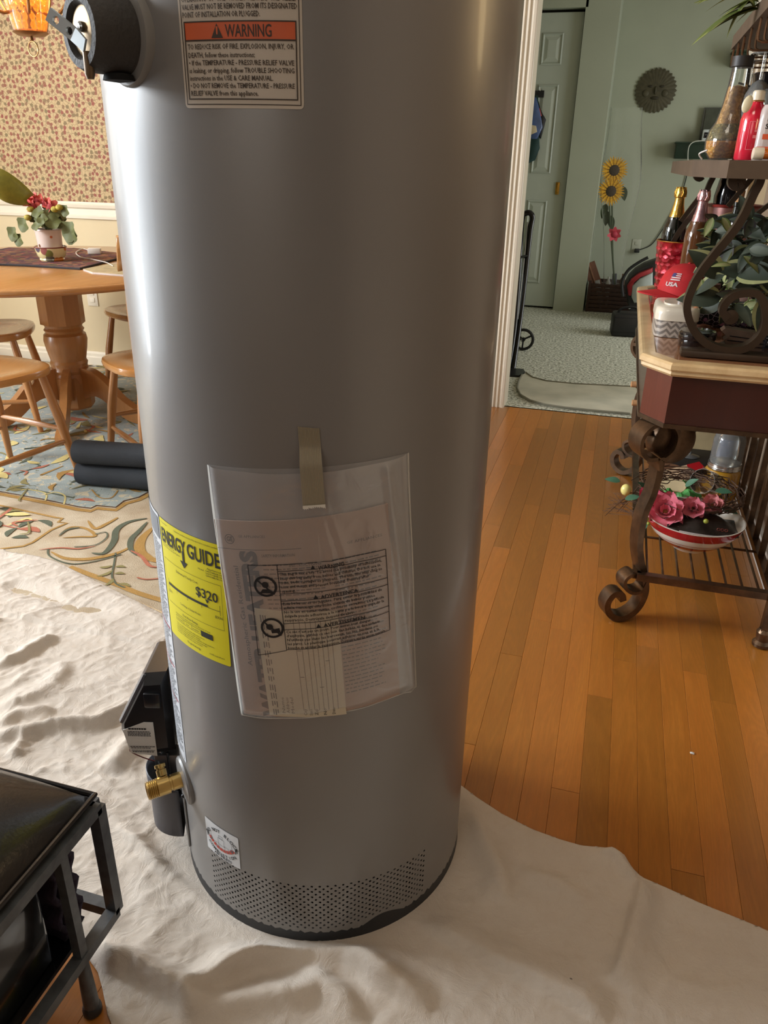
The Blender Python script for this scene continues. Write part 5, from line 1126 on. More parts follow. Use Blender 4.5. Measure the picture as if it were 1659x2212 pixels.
# red cap
capc=Vector((.232,2.86,T0)); capm=mat('red_cap_cloth',rgb(190,34,40),.75,var=.12,scale=20,bump=.25,bscale=160)
cap=thing('baseball_cap','red cloth baseball cap with small flag and white letters USA on the console','cap',capc)
fd=Vector((-.93,-.37,0)); sd=Vector((-fd.y,fd.x,0))
def capf(a,b):  # a around 0..1, b up 0..1
    g=2*math.pi*a; R=.083*math.cos(b*math.pi/2)**.75; q=capc+fd*(R*math.cos(g)*1.12)+sd*(R*math.sin(g)); q.z=T0+.012+.112*math.sin(b*math.pi/2)**.85; return q
mb=MB(); mb.grid(capf,48,14); cr_=mb.build('crown',capm,cap,'keep',ang=180)
mb=MB(); 
def brim(a,b):
    g=(a-.5)*2; w=.082*math.sin(math.pi*min(1,.5+.0)); ang_=g*1.25; r0=.088; L=.075*math.cos(g*math.pi/2)**.5*b
    q=capc+fd*(r0*math.cos(ang_)+L)+sd*(r0*math.sin(ang_)*(1-.1*b)); q.z=T0+.018-.012*b*0+.022*(1-g*g)*(1-.3*b)-.004; return q
mb.grid(brim,24,8); o=mb.build('brim',capm,cap,'keep',ang=180); so=o.modifiers.new('s','SOLIDIFY'); so.thickness=.003
MB().sphere(capc+Vector((0,0,.125)),.006,(1,1,.5)).build('top_button',capm,cap)
def capprint(u,v):  # metres on the crown front, u right, v up
    a0=.095; g=a0-(-u/.083)/(2*math.pi)*-1
    b=.22+v/.15; q=capf(a0+u/(2*math.pi*.083),b); d=(q-(capc+Vector((0,0,.02)))).normalized(); return q+d*.0016
mb=MB(); put_text(mb,'USA',-.022,.000,.016,capprint,fit=.044,bold=.03); 
for i in range(7):
    if i%2==0: rect(mb,-.010,.018+i*.0036,.024,.018+i*.0036+.0036,capprint,6,1)
mb.build('white_print',mat('white_embroidery',rgb(226,214,214),.7),cap,'keep')
mb=MB(); rect(mb,-.010,.030,.004,.0435,lambda u,v:capprint(u,v)+Vector((-.0006,-.0006,0)),3,2); mb.build('blue_canton',mat('navy_embroidery',rgb(70,66,120),.7),cap,'keep')
# wet wipes box
wb=thing('wipes_box','rounded box of wipes with white lid and grey zigzag body, front left of the console','box',(.165,2.30,T0))
def rbox(mb,cx,cy,z0,z1,wx,wy,r,top=0):
    P=[]
    for (sx,sy,a0) in((1,1,0),(-1,1,90),(-1,-1,180),(1,-1,270)):
        for k in range(7): a=math.radians(a0+15*k); P.append((cx+sx*(wx/2-r)+r*math.cos(a),cy+sy*(wy/2-r)+r*math.sin(a)))
    n=len(P); vs=[Vector((*p,z0)) for p in P]; lv=[(0,z1-top),(.3,z1-top*.3),(1,z1)] if top else [(0,z1)]
    for k,z in lv: vs+=[Vector((p[0]+(cx-p[0])*k*min(.25,top*6),p[1]+(cy-p[1])*k*min(.25,top*6),z)) for p in P]
    m=len(lv)+1; mb.add(vs,[tuple(reversed(range(n)))]+[(j*n+i,j*n+(i+1)%n,(j+1)*n+(i+1)%n,(j+1)*n+i) for j in range(m-1) for i in range(n)]+[tuple(range((m-1)*n,m*n))]); return mb
wx0,wy0=.172,2.30
t=NT('grey_zigzag_print'); c=t.n('ShaderNodeTexCoord'); sx=t.n('ShaderNodeSeparateXYZ'); t.l(c.outputs['Object'],sx.inputs[0]); s_a=t.math('ADD',sx.outputs[0],sx.outputs[1]); tri=t.math('PINGPONG',s_a,.011); zz=t.math('ADD',sx.outputs[2],tri); fr=t.math('FRACT',t.math('MULTIPLY',zz,62)); t.base(t.mix(t.math('GREATER_THAN',fr,.5),rgb(176,166,156),rgb(116,108,102))); t.set(rough=.35)
rbox(MB(),wx0,wy0,T0,T0+.044,.108,.19,.032).build('printed_body',t.m,wb,ang=40); wlid=rbox(MB(),wx0,wy0,T0+.044,T0+.078,.114,.196,.034,.018).build('white_lid',mat('white_lid_plastic',rgb(226,216,198),.25,coat=.3),wb,ang=50)
rbox(MB(),wx0,wy0-.01,T0+.078,T0+.082,.07,.09,.03,.003).build('flip_tab',mat('white_lid_plastic',rgb(226,216,198)),wlid,ang=40)
# floral pouch, black tins, carved block
t=NT('dark_paisley_quilt'); v=t.coord('Object'); vo=t.n('ShaderNodeTexVoronoi'); vo.inputs['Scale'].default_value=40; t.l(v,vo.inputs['Vector']); sep=t.n('ShaderNodeSeparateColor'); t.l(vo.outputs['Color'],sep.inputs[0]); w_=t.n('ShaderNodeTexVoronoi'); w_.feature='DISTANCE_TO_EDGE'; w_.inputs['Scale'].default_value=60; t.l(v,w_.inputs['Vector'])
c=t.mix(t.ramp(vo.outputs['Distance'],[(.30,(1,1,1,1)),(.36,(0,0,0,1))]),rgb(22,18,24),t.ramp(sep.outputs[0],[(0,rgb(120,50,90)),(.4,rgb(190,130,160)),(.6,rgb(90,90,130)),(.8,rgb(24,20,26))])); t.base(t.mix(t.ramp(w_.outputs['Distance'],[(.02,(1,1,1,1)),(.05,(0,0,0,1))]),c,rgb(170,160,170))); t.set(rough=.8); t.bump(vo.outputs['Distance'],.5,.004)
a=pz(1475,705,T0); po=thing('zip_pouch','black quilted zip pouch with pink and purple flowers behind the large iron scroll','pouch',(.33,2.42,T0))
mb=MB(); 
def pouchf(a,b):
    g=2*math.pi*b; x=-.125+.25*a; k=(1-abs(2*a-1)**4)**.3 if 0<a<1 else .25; q=Vector((.335+x,2.42+.035*k*math.cos(g),T0+.036+.035*k*math.sin(g)*(1+.1*math.sin(20*a)))); return q
mb.grid(pouchf,24,18); mb.build('quilted_body',t.m,po,ang=180); MB().tube([(.215,2.42,T0+.067),(.335,2.42,T0+.073),(.455,2.42,T0+.067)],.0025,6,5).build('zip',mat('silver_zip',rgb(160,156,150),.3,.9),po)
q=pz(1502,748,T0); tn=thing('round_tin','low glossy black round tin beside the wipes box','tin',(q.x,2.12,T0)); gb_=mat('gloss_black_lacquer',rgb(18,18,20),.12,var=0,coat=.6)
MB().lathe([(0,0),(.042,0),(.044,.003),(.044,.024)],(q.x,2.12,T0),n=40).build('tin_base',gb_,tn); MB().lathe([(.0455,.020),(.0465,.022),(.0465,.036),(.043,.040),(0,.041)],(q.x,2.12,T0),n=40).build('tin_lid',gb_,tn)
q=pz(1595,742,T0); cb=thing('carved_block','dark carved wooden block behind the big iron scroll','carved block',(q.x,2.13,T0)); P=[(-.05,0),(-.055,.006),(-.042,.014),(-.048,.022),(-.040,.030),(-.058,.044),(-.05,.052),(.02,.046),(.06,.040),(.06,0)]
MB().prism(P,-.02,.02,Matrix.Translation((q.x,2.13,T0))@Matrix.Rotation(math.pi/2,4,'X')).build('block',mat('carved_dark_wood',rgb(70,54,42),.4,var=.3,scale=40),cb,smooth_=False)
for i in range(3): MB().bar((q.x-.045+.004*i,2.109,T0+.012+.011*i),(q.x+.055,2.109,T0+.010+.009*i),.002,.002).build('carved_groove',gb_,cb,smooth_=False)
o=thing('black_box','flat glossy black box at the right edge under the iron scroll','box',(.44,2.13,T0)); MB().box((.45,2.13,T0+.018),(.15,.09,.036),bev=.006).build('box_body',gb_,o); MB().box((.45,2.13,T0+.0385),(.154,.094,.005),bev=.002).build('box_lid',gb_,o)
# metal tub with shield label
TBY=3.13; q=py(1584,470,TBY); tub=thing('metal_tub','pinkish metal drinks tub with red rim and shield label, half hidden by plants','tub',(q.x,TBY,T0)); h=py(1575,440,TBY).z-T0; tq_=q
tubm=mat('dusty_pink_metal',rgb(176,128,122),.3,.5,var=.12)
MB().lathe([(0,0),(.070,0),(.073,.005),(.090,h-.01),(.088,h-.01),(.069,.012),(0,.01)],(q.x,TBY,T0),n=48).build('tub_body',tubm,tub); MB().tube([(q.x+.091*math.cos(a*math.pi/20),TBY+.091*math.sin(a*math.pi/20),T0+h-.006) for a in range(40)],.005,8,closed=True).build('tub_rim',mat('red_enamel_rim',rgb(150,52,44),.3),tub)
def tubf(u,v,off=.003): R=.073+(.090-.073)*(h-.1+v)/h+off; a=math.radians(-100)+u/.09; return Vector((q.x+R*math.cos(a),TBY+R*math.sin(a),T0+h-.095+v))
for nm,m_,s,of in(('label_border',mat('cream_gold_border',rgb(226,200,150),.4),1,.002),('label_shield',mat('dark_red_label',rgb(110,44,30),.4),.84,.003)):
    mb=MB(); pts=[(-.045,.02),(-.045,.058),(-.02,.068),(0,.074),(.02,.068),(.045,.058),(.045,.02),(.0,.012)]; pts=[((x)*s,.043+(y-.043)*s) for x,y in pts]; mb.add([tubf(x,y,of) for x,y in pts]+[tubf(0,.043,of)],[(i,(i+1)%8,8) for i in range(8)]); mb.build(nm,m_,tub,'keep')
mb=MB(); put_text(mb,'RA',-.018,.034,.022,lambda u,v:tubf(u,v,.0042),fit=.034,bold=.02); mb.build('label_letters',mat('pinkish_letters',rgb(206,160,150),.5),tub,'keep')
q=py(1601,411,2.95); wbq=thing('corked_bottle','dark wine bottle with cork stopper standing behind the plants','bottle',(q.x,2.95,T0)); h=q.z-T0
MB().lathe([(0,0),(.036,0),(.037,.006),(.037,h-.17),(.016,h-.10),(.0145,h-.05),(.017,h-.048),(.017,h-.036),(.0,h-.034)],(q.x,2.95,T0),n=28).build('glass_body',mat('dark_green_glass',rgb(16,20,14)),wbq); MB().lathe([(.0135,h-.036),(.0145,h-.002),(.013,h),(0,h)],(q.x,2.95,T0),n=20).build('cork',mat('cork',rgb(206,158,112)),wbq)
q=py(1553,376,3.10); vz=thing('black_vase','tall glossy black glass vase standing in the pinkish metal tub','vase',(q.x,3.10,T0)); h=q.z-T0-.014; q=Vector((tq_.x-.03,3.12,0))
MB().lathe([(0,0),(.045,0),(.04,.02),(.03,.1),(.032,h-.18),(.046,h-.11),(.048,h-.07),(.040,h-.02),(.034,h),(.030,h)],(q.x,q.y,T0+.013),n=36).build('vase_body',gb_,vz)
# trailing variegated plants: two pots, each leaf its own part
def varleaf(name,L,Wd,curl,dark,cream,stripe): 
    return leafmesh(name,L,Wd,[leafmat(*dark),leafmat(*cream)],curl,.10,9,stripe)
Ld=('dark_green_leaf',rgb(44,54,40)); Lc=('cream_green_leaf',rgb(150,152,104)); Lg=('grey_green_leaf',rgb(70,78,64)); Ll=('light_green_leaf',rgb(104,122,62)); Lp=('purplish_leaf',rgb(64,58,62))
LM=[varleaf('leaf',.070,.040,.25,Ld,Lc,(3,)),varleaf('leaf',.060,.032,.3,Lg,Ld,(0,3)),varleaf('leaf',.055,.034,.2,Lp,Lg,(1,2)),varleaf('leaf',.05,.022,.3,Ll,Lc,(1,2)),varleaf('leaf',.062,.03,.4,Ld,Lg,(3,))]
terr=mat('dark_terracotta',rgb(96,62,48),.6)
soil=mat('potting_soil',rgb(40,30,22),.95,bump=.8,bscale=120)
def potplant(x,y,z0,r,h,label,region,nl,seed):
    o=thing('potted_plant',label,'potted plant',(x,y,z0))
    pb=MB().lathe([(0,0),(r*.75,0),(r*.95,h*.85),(r*1.05,h*.86),(r*1.05,h),(r*.93,h),(r*.9,h*.8)],(x,y,z0),n=32).build('pot',terr,o); MB().lathe([(0,h*.84),(r*.9,h*.82)],(x,y,z0),n=24).build('soil',soil,o)
    g=random.Random(seed); c=Vector((x,y,z0+h*.95))
    for i in range(nl):
        u0,u1,v0,v1,y0,y1=region; u=g.uniform(u0,u1); v_=g.uniform(v0,v1); yy=g.uniform(y0,y1); p=py(u,v_,yy); p.x=min(p.x,.53)
        if i%6==0: MB().tube([c+Vector((g.uniform(-.02,.02),g.uniform(-.02,.02),0)),(c+p)/2+Vector((0,0,.05)),p],.0016,5,4).build('stem',leafmat(*Ll),o)
        d=Vector((g.uniform(-1,.8),g.uniform(-.9,.3),g.uniform(-.5,.7))); inst('leaf',LM[g.randrange(5)],o,orient(p,d,(g.uniform(-.5,.3),-1+g.random(),.8),g.uniform(-.6,.6),g.uniform(.7,1.25)))
    return o
p1=potplant(.40,2.52,T0,.065,.11,'trailing cream edged green plant in terracotta pot behind the iron scroll',(1550,1690,470,680,2.12,2.6),190,3)
p2=potplant(.27,2.66,T0,.045,.09,'smaller trailing plant hanging over the red cap and bucket',(1535,1620,480,560,2.4,2.75),44,5)
for u,v_,d,s in((1560,598,(-.6,-.2,.5),1.5),(1590,590,(.5,-.5,.1),1.6),(1560,640,(-1,-.3,.0),1.5),(1630,590,(-1,-.1,.2),1.3),(1655,640,(0,-.3,-1),1.3),(1540,470,(-.3,-.2,-1),.9),(1560,470,(.6,-.2,-.7),.9),(1512,600,(.1,-.3,-1),1.0)):
    p=py(u,v_,2.14); inst('leaf',LM[0 if s>1 else 3],p1,orient(p,d,(0,-1,.6),0,s))
for u,v_ in((1521,618),(1513,646)): q=py(u,v_,2.3); MB().lathe([(0,0),(.006,.006),(.008,.018),(.006,.036),(.002,.044),(0,.045)],q-Vector((0,0,.02)),(.12,0,1),12).build('orange_pepper',mat('orange_pepper_skin',rgb(232,120,36),.2),p1)
# ================= THINGS ON THE RACK SHELVES =================
S0=1.184
def kern(name,stops):
    t=NT(name); v=t.coord('Object'); vo=t.n('ShaderNodeTexVoronoi'); vo.inputs['Scale'].default_value=150; t.l(v,vo.inputs['Vector']); sep=t.n('ShaderNodeSeparateColor'); t.l(vo.outputs['Color'],sep.inputs[0]); t.base(t.ramp(sep.outputs[0],stops)); t.set(rough=.3,coat=.3); t.bump(vo.outputs['Distance'],1,.006); return t.m
q=py(1567,335,2.12); jx,jy=q.x,2.12; jar=thing('seed_jar','bulbous glass jar layered with golden corn kernels and seeds on the rack shelf','jar',(jx,jy,S0))
MB().lathe([(0,.002),(.034,.004),(.046,.022),(.047,.040),(0,.046)],(jx,jy,S0),n=32).build('golden_kernels',kern('golden_kernels',[(0,rgb(206,130,30)),(1,rgb(240,180,70))]),jar); MB().lathe([(0,.046),(.047,.041),(.043,.060),(.034,.075),(0,.078)],(jx,jy,S0),n=32).build('green_seeds',kern('olive_seeds',[(0,rgb(96,84,40)),(1,rgb(150,130,60))]),jar)
MB().lathe([(0,.078),(.033,.075),(.025,.11),(.020,.15),(0,.155)],(jx,jy,S0),n=28).build('tan_seeds',kern('tan_seeds',[(0,rgb(160,110,50)),(1,rgb(210,160,84))]),jar)
MB().lathe([(0,0),(.036,.001),(.049,.021),(.050,.040),(.045,.062),(.035,.078),(.027,.11),(.022,.15),(.020,.19)],(jx,jy,S0),n=36,cap=False).build('glass_wall',glass('jar_glass',(.98,1,.97,1),.05,.03),jar)
MB().lathe([(.021,.188),(.023,.19),(.023,.21),(0,.212)],(jx,jy,S0),n=24).build('dark_stopper',mat('dark_stopper',rgb(40,36,34),.5),jar)
MB().tube([(jx-.052,jy-.03,S0+.001),(jx-.060,jy-.035,S0+.012),(jx-.045,jy-.045,S0+.020)],.002,6,6).build('white_tag_loop',mat('milky_plastic',rgb(214,206,196)),jar)
q=py(1640,330,2.22); jx,jy=q.x-.004,2.22; fj=thing('flower_jar','clear glass jar with pink blossoms and a wide black cup lid, behind the red bottle','jar',(jx,jy,S0))
MB().lathe([(.0,0),(.04,0),(.042,.01),(.042,.09),(.03,.115),(.028,.135)],(jx,jy,S0),n=32,cap=False).build('glass_wall',glass('jar_glass'),fj)
for k in range(9): 
    a=2.4*k; hub=Vector((jx+.026*math.cos(a),jy+.026*math.sin(a)-.01,S0+.03+.011*k)); MB().sphere(hub,.011,(1,1,.7),8,6).build('pink_blossom',mat('pink_blossom',rgb(226,130,130),.6,var=.3,scale=200,bump=.8,bscale=180),fj)
MB().lathe([(0,.134),(.032,.134),(.036,.14),(.044,.180),(.047,.184),(.044,.186),(.034,.15),(0,.148)],(jx,jy,S0),n=36).build('black_cup_lid',gb_,fj)
for a,b in(((jx-.036,jy-.02,S0+.155),(jx-.075,jy-.03,S0+.164)),((jx-.034,jy-.02,S0+.137),(jx-.078,jy-.03,S0+.118))): MB().tube([a,b],.0022,6).build('twig_handle',gb_,fj)
q=py(1612,345,1.98); b=thing('red_bottle','slim glossy red lotion bottle with pale cap, between seed jar and hand sanitizer','bottle',(q.x,1.98,S0)); rb=mat('glossy_red_plastic',rgb(206,34,58),.15,coat=.6)
MB().lathe([(0,0),(.025,0),(.027,.004),(.027,.078),(.022,.096),(.012,.108),(.011,.112),(0,.112)],(q.x,1.98,S0),n=36).build('bottle_body',rb,b); MB().lathe([(.011,.111),(.0125,.113),(.0125,.130),(.010,.133),(0,.133)],(q.x,1.98,S0),n=24).build('cap',mat('ivory_cap',rgb(226,214,190),.3),b)
MB().tube([(q.x+.013*math.cos(a*.52),1.98+.013*math.sin(a*.52),S0+.113) for a in range(12)],.0016,6,closed=True).build('gold_collar',mat('gold_rim',rgb(214,150,84)),b)
bl_=lambda u,v:Vector((q.x+.0276*math.sin(u/.0276+.15),1.98-.0276*math.cos(u/.0276+.15),S0+v)); mb=MB(); frame(mb,-.014,.020,.026,.074,.0008,bl_); rect(mb,-.004,.042,.016,.048,bl_,4,1); rect(mb,-.002,.054,.014,.058,bl_,4,1); mb.build('label_outline',mat('pale_pink_print',rgb(236,130,140),.4),b,'keep')
MB().sphere((q.x-.022,1.955,S0+.106),.014,(.7,.25,1.2),12,8,Matrix.Rotation(.2,3,'Y')).build('shell_charm',mat('shell_white',rgb(226,214,180),.3),b)
q=py(1660,345,1.965); b=thing('sanitizer_bottle','clear hand sanitizer bottle with orange bands at the right edge of the rack shelf','bottle',(q.x,1.965,S0))
rbox(MB(),q.x,1.965,S0,S0+.105,.072,.042,.016,.03).build('bottle_body',mat('clear_grey_plastic',rgb(196,184,180),.15,coat=.5),b,ang=40); MB().lathe([(.011,.104),(.011,.118),(.014,.119),(.014,.136),(0,.137)],(q.x,1.965,S0),n=24).build('flip_cap',glass('cap_plastic',(.9,.88,.86,1),.4),b)
sf=lambda u,v:Vector((q.x-.036+u,1.965-.0218,S0+v)); mb=MB(); put_text(mb,'Hand',.016,.074,.015,sf,fit=.042,bold=.02); put_text(mb,'Sanitizer',.014,.060,.013,sf,fit=.050,bold=.02); mb.build('black_print',BLACKINK,b,'keep')
mb=MB(); rect(mb,.004,.012,.068,.026,sf,2,1); rect(mb,.012,.040,.066,.050,sf,2,1); mb.build('orange_band',mat('orange_red_print',rgb(222,92,52),.5),b,'keep')
q=py(1623,347,1.915); b=thing('pill_bottle','orange pill bottle with white cap lying on its side on the rack shelf front','bottle',(q.x,1.915,S0)); MB().lathe([(0,0),(.011,0),(.012,.002),(.012,.020),(0,.020)],(q.x,1.915,S0+.0125),(1,.1,0),24).build('white_cap',mat('ivory_cap',rgb(226,214,190)),b); MB().lathe([(.0095,.02),(.0105,.022),(.0105,.07),(0,.071)],(q.x,1.915,S0+.0125),(1,.1,0),24).build('amber_tube',mat('amber_plastic',rgb(222,122,44),.15,coat=.4),b)
for i,(u,y) in enumerate(((1632,2.25),(1655,2.1),(1690,2.12))):
    x=py(u,110,y).x; z1=1.395; o=thing('hanging_glass',('clear stemmed glass hanging upside down from the rack, leftmost','clear stemmed glass hanging upside down from the rack, middle','clear stemmed glass hanging upside down from the rack, at the picture edge')[i],'glass',(x,y,z1-.15),'glasses hanging under the top rack shelf')
    g_=glass('clear_glass',(.95,.95,.93,1),.12); MB().lathe([(.030,.148),(.028,.151),(.004,.146),(.0035,.10)],(x,y,z1-.148),n=28,cap=False).build('foot_and_stem',g_,o); MB().lathe([(.0035,.10),(.016,.092),(.027,.07),(.030,.045),(.026,.01),(.0245,.010)],(x,y,z1-.148),n=28,cap=False).build('glass_bowl',g_,o)
tpn=thing('shelf_plant','leafy houseplant with arching striped leaves on top of the rack','potted plant',(.36,2.0,1.467)); MB().lathe([(0,0),(.06,0),(.075,.09),(.08,.10),(.07,.10)],(.38,2.0,1.467),n=28).build('pot',terr,tpn)
sl=varleaf('leaf',.15,.040,.5,('olive_strap_leaf',rgb(84,98,40)),('yellow_strap_leaf',rgb(150,150,84)),(1,)); g=random.Random(8)
for k in range(14): p=py(g.uniform(1625,1700),g.uniform(-20,20),1.95); inst('leaf',sl,tpn,orient(p,(g.uniform(-1,.2),g.uniform(-.5,.2),g.uniform(-.1,.5)),(0,-.3,1),g.uniform(-.5,.5),g.uniform(.5,.8)))
inst('leaf',sl,tpn,orient(py(1650,12,1.95),(-1,-.1,-.02),(0,-.4,1),.2,.72)); inst('leaf',sl,tpn,orient(py(1632,-12,1.95),(-.8,-.1,-.6),(0,-.4,1),.2,.5))
# ================= THINGS ON THE LOWER WIRE SHELF =================
L0=SZ+.004
bc=Vector((.312,2.19,L0)); bw=thing('striped_bowl','wide red and white striped bowl on the lower wire shelf, under the flower wreath','bowl',bc)
prof=[(0,0),(.048,0),(.052,.004),(.060,.012),(.085,.026),(.110,.048),(.128,.074),(.136,.094),(.1375,.098),(.134,.098),(.120,.070),(.09,.036),(.05,.014),(0,.010)]
wht=mat('white_glaze',rgb(226,220,208),.15,coat=.5); redg=mat('red_glaze',rgb(166,30,36),.15,coat=.5)
MB().lathe(prof,bc,n=64).build('bowl_body',wht,bw)
def bowlband(z0,z1,nm='red_stripe'):
    def R(z):
        for (r0,h0),(r1,h1) in zip(prof[:9],prof[1:9]):
            if h0<=z<=h1 and h1>h0: return r0+(r1-r0)*(z-h0)/(h1-h0)
        return prof[8][0]
    MB().lathe([(R(z0+(z1-z0)*i/4)+.0008,z0+(z1-z0)*i/4) for i in range(5)],bc,n=64,cap=False).build(nm,redg,bw)
bowlband(.070,.096); bowlband(.022,.038); bowlband(.048,.0495,'thin_red_line')
wr_=thing('twig_wreath','brown twig wreath with large pink silk flowers resting on the striped bowl','wreath',(.30,2.33,L0+.10))
mb=MB(); g=random.Random(12)
for k in range(150):
    a=g.uniform(0,6.28); L=g.uniform(.5,1.3); R=g.uniform(.09,.172); z=g.uniform(.105,.140); P=[]
    for j in range(6): aa=a+L*j/5; rr_=R+g.uniform(-.008,.008)+(.03*(j/5)**3 if k%3==0 else 0); P.append((.30+rr_*math.cos(aa)*.92,2.33+rr_*math.sin(aa),L0+z+g.uniform(-.004,.004)))
    mb.tube(P,g.uniform(.0009,.002),4)
for k in range(26):
    a=py(1372+g.uniform(-6,6),g.uniform(1060,1120),2.33); e=py(g.uniform(1300,1345),g.uniform(1060,1115),2.36); mb.tube([a,(a+e)/2+Vector((0,0,g.uniform(-.01,.01))),e],.0008,3,3)
tag(mb.build('twigs',mat('dry_brown_twig',rgb(88,64,48),.8,var=.3,scale=60),wr_),kind='stuff')
def flower(u,v_,y,R,label,open_=1.0,seed=0,c1=(206,70,104),c2=(240,140,150)):
    g=random.Random(seed); c=py(u,v_,y); t_=NT('silk_petal_%d'%seed); v=t_.coord('Object'); t_.base(t_.mix(t_.noise(v,30,3),rgb(*c1),rgb(*c2))); t_.set(rough=.55,sheen=.3); pm_=t_.m
    hub=MB().sphere(c,R*.16,n=10,m=7).build('flower_centre',mat('stamen_gold',rgb(150,120,64),.7,bump=.8,bscale=300),wr_)
    if label: hub['label']=label
    ax=(Vector((-.12,-.72,.62))).normalized()
    xx=ax.cross(Vector((0,0,1))).normalized(); yy=xx.cross(ax)
    for ri,(n,L,tilt) in enumerate(((5,.45,1.15),(6,.72,.75*open_+.1),(7,1.0,.38*open_),(6,1.02,.12*open_))):
        for k in range(n):
            a=2*math.pi*(k+.5*ri)/n+g.uniform(-.1,.1); rd=xx*math.cos(a)+yy*math.sin(a); tn=-xx*math.sin(a)+yy*math.cos(a); Lr=R*L*g.uniform(.92,1.08); w=Lr*.95/(1.0)
            def f(p,q):
                s=q; wd=w*.62*math.sin(math.pi*(.12+.80*s)**.8)*(2*p-1); lift=math.sin(tilt)*s*Lr+ax.z*0; out=math.cos(tilt)*s*Lr
                ruff=.06*R*math.sin(9*p+k*2.1)*s**3; cup=.22*R*(2*p-1)**2*s
                return c+rd*(out+.08*R)+ax*(lift+cup+ruff)+tn*wd
            m_=MB(); m_.grid(f,7,6); m_.build('petal',pm_,hub,'keep',ang=180)
    return hub
flower(1437,1106,2.16,.053,'largest open pink flower',1.0,1); flower(1406,1078,2.22,.036,'deep pink rose bud',1.6,2,(176,34,70),(214,80,110)); flower(1497,1100,2.17,.034,'pink rose with dark centre',1.5,3,(190,50,80),(236,150,160)); flower(1538,1092,2.22,.030,'pale rimmed pink flower',1.2,4,(186,60,84),(240,170,160))
tl=varleaf('teal_leaf',.045,.022,.2,('teal_silk_leaf',rgb(66,110,84)),('teal_silk_leaf',rgb(66,110,84)),(0,)); 
for u,v_,d in((1340,1040,(-1,-.1,.2)),(1545,1060,(.9,-.2,.2)),(1560,1098,(.8,-.5,.1)),(1395,1125,(-.2,-.8,-.3)),(1480,1050,(.4,-.3,.6)),(1400,1060,(-.5,-.3,.6)),(1350,1078,(.9,0,.4))): inst('silk_leaf',tl,wr_,orient(py(u,v_,2.26),d,(0,-.6,1),0,1))
for u,v_,r in((1398,1121,.0055),(1401,1131,.005),(1525,1126,.007)): MB().sphere(py(u,v_,2.10),r).build('green_berry',mat('green_berry',rgb(150,156,60),.3),wr_)
MB().sphere(py(1352,1058,2.33),.016,(1,1,1.15)).build('yellow_fruit',mat('pale_yellow_fruit',rgb(238,226,140),.3),wr_)
bt=thing('leather_shoe','black leather shoe upper with eyelets lying in the striped bowl','shoe',(.33,2.20,L0+.07)); lm=mat('worn_black_leather',rgb(44,38,34),.35,var=.4,scale=30,bump=.6,bscale=70)
mb=MB(); cA=Vector((.325,2.17,L0+.080)); mb.grid(lambda a,b:cA+Vector((-.10+.20*a,(b-.5)*.19*(.6+.4*math.sin(math.pi*a)),.034*math.sin(math.pi*b)*math.sin(math.pi*(.15+.8*a))+.004*math.sin(14*a+6*b))),20,12); o=mb.build('upper',lm,bt,'keep',ang=180); so=o.modifiers.new('s','SOLIDIFY'); so.thickness=.004
for k in range(3): MB().tube([cA+Vector((.045+.010*k+.004*math.cos(a*.785),-.052-.0*k,-.0+.016+.004*math.sin(a*.785))) for a in range(8)],.0012,5,closed=True).build('eyelet',mat('red_brown_eyelet',rgb(120,60,50),.3,.5),bt)
MB().tube([cA+Vector((-.06,-.085,.010)),cA+Vector((-.02,-.096,.012)),cA+Vector((.03,-.096,.012)),cA+Vector((.065,-.085,.014))],.003,6,5).build('pale_welt',mat('pale_welt',rgb(166,158,156),.5),bt)
gd=thing('green_tissue_bundle','crumpled bright green tissue with a cream disc on top, behind the pink flowers','wrapping paper',(.30,2.56,L0)); gt=mat('bright_green_tissue',rgb(84,160,84),.5,var=.35,scale=30)
c_=py(1450,1068,2.56); mb=MB()
def tf(a,b):
    g_=2*math.pi*a; R=.075*(1 if b<1 else 1)*(b**.6); n_=.012*math.sin(7*g_+3*b)+.008*math.sin(13*g_); return Vector((c_.x+R*1.25*math.cos(g_)*(1+n_*3*b),2.56+R*math.sin(g_)*(1+n_*3*b),c_.z-.012+.045*math.sin(math.pi*b*.9)+n_*b))
mb.grid(tf,60,10); mb.build('tissue',gt,gd,'keep',ang=20); MB().lathe([(0,0),(.05,0),(.052,.003),(.050,.006),(.042,.004),(0,.004)],(c_.x-.01,2.55,c_.z+.03),(-.1,-.25,1),40).build('cream_disc',mat('cream_disc',rgb(214,196,156),.4),gd)
MB().box((c_.x+.08,2.60,c_.z+.008),(.006,.06,.05),Matrix.Rotation(.3,3,'Z')).build('tissue_card_edge',mat('cream_disc',rgb(214,196,156)),gd)
bc2=py(1483,1030,2.68); bx2=thing('card_box','small red and cream card box with black label on the lower shelf','box',(bc2.x,2.68,bc2.z-.03)); Rz=Matrix.Rotation(.35,3,'Z')@Matrix.Rotation(-.25,3,'Y')@Matrix.Rotation(.12,3,'X')
MB().box(bc2,(.13,.09,.038),Rz,.0015).build('box_body',mat('cream_card',rgb(214,184,150),.4,var=.08),bx2)
bf=lambda u,v:bc2+Rz@Vector((u,v,.0197)); mb=MB(); mb.add([bf(.0,-.045),bf(.065,-.045),bf(.065,.045),bf(.02,.045)],[(0,1,2,3)]); mb.build('red_panel',redg,bx2,'keep'); bf2=lambda u,v:bc2+Rz@Vector((u,v,.0202)); mb=MB(); rect(mb,-.018,-.01,.024,.018,bf2,1,1); mb.build('black_label',BLACKINK,bx2,'keep'); bf3=lambda u,v:bc2+Rz@Vector((u,v,.0206)); mb=MB(); frame(mb,-.016,-.008,.022,.016,.0015,bf3); rect(mb,-.010,.001,.016,.006,bf3,1,1); mb.build('label_print',mat('cream_print',rgb(214,196,170),.5),bx2,'keep')
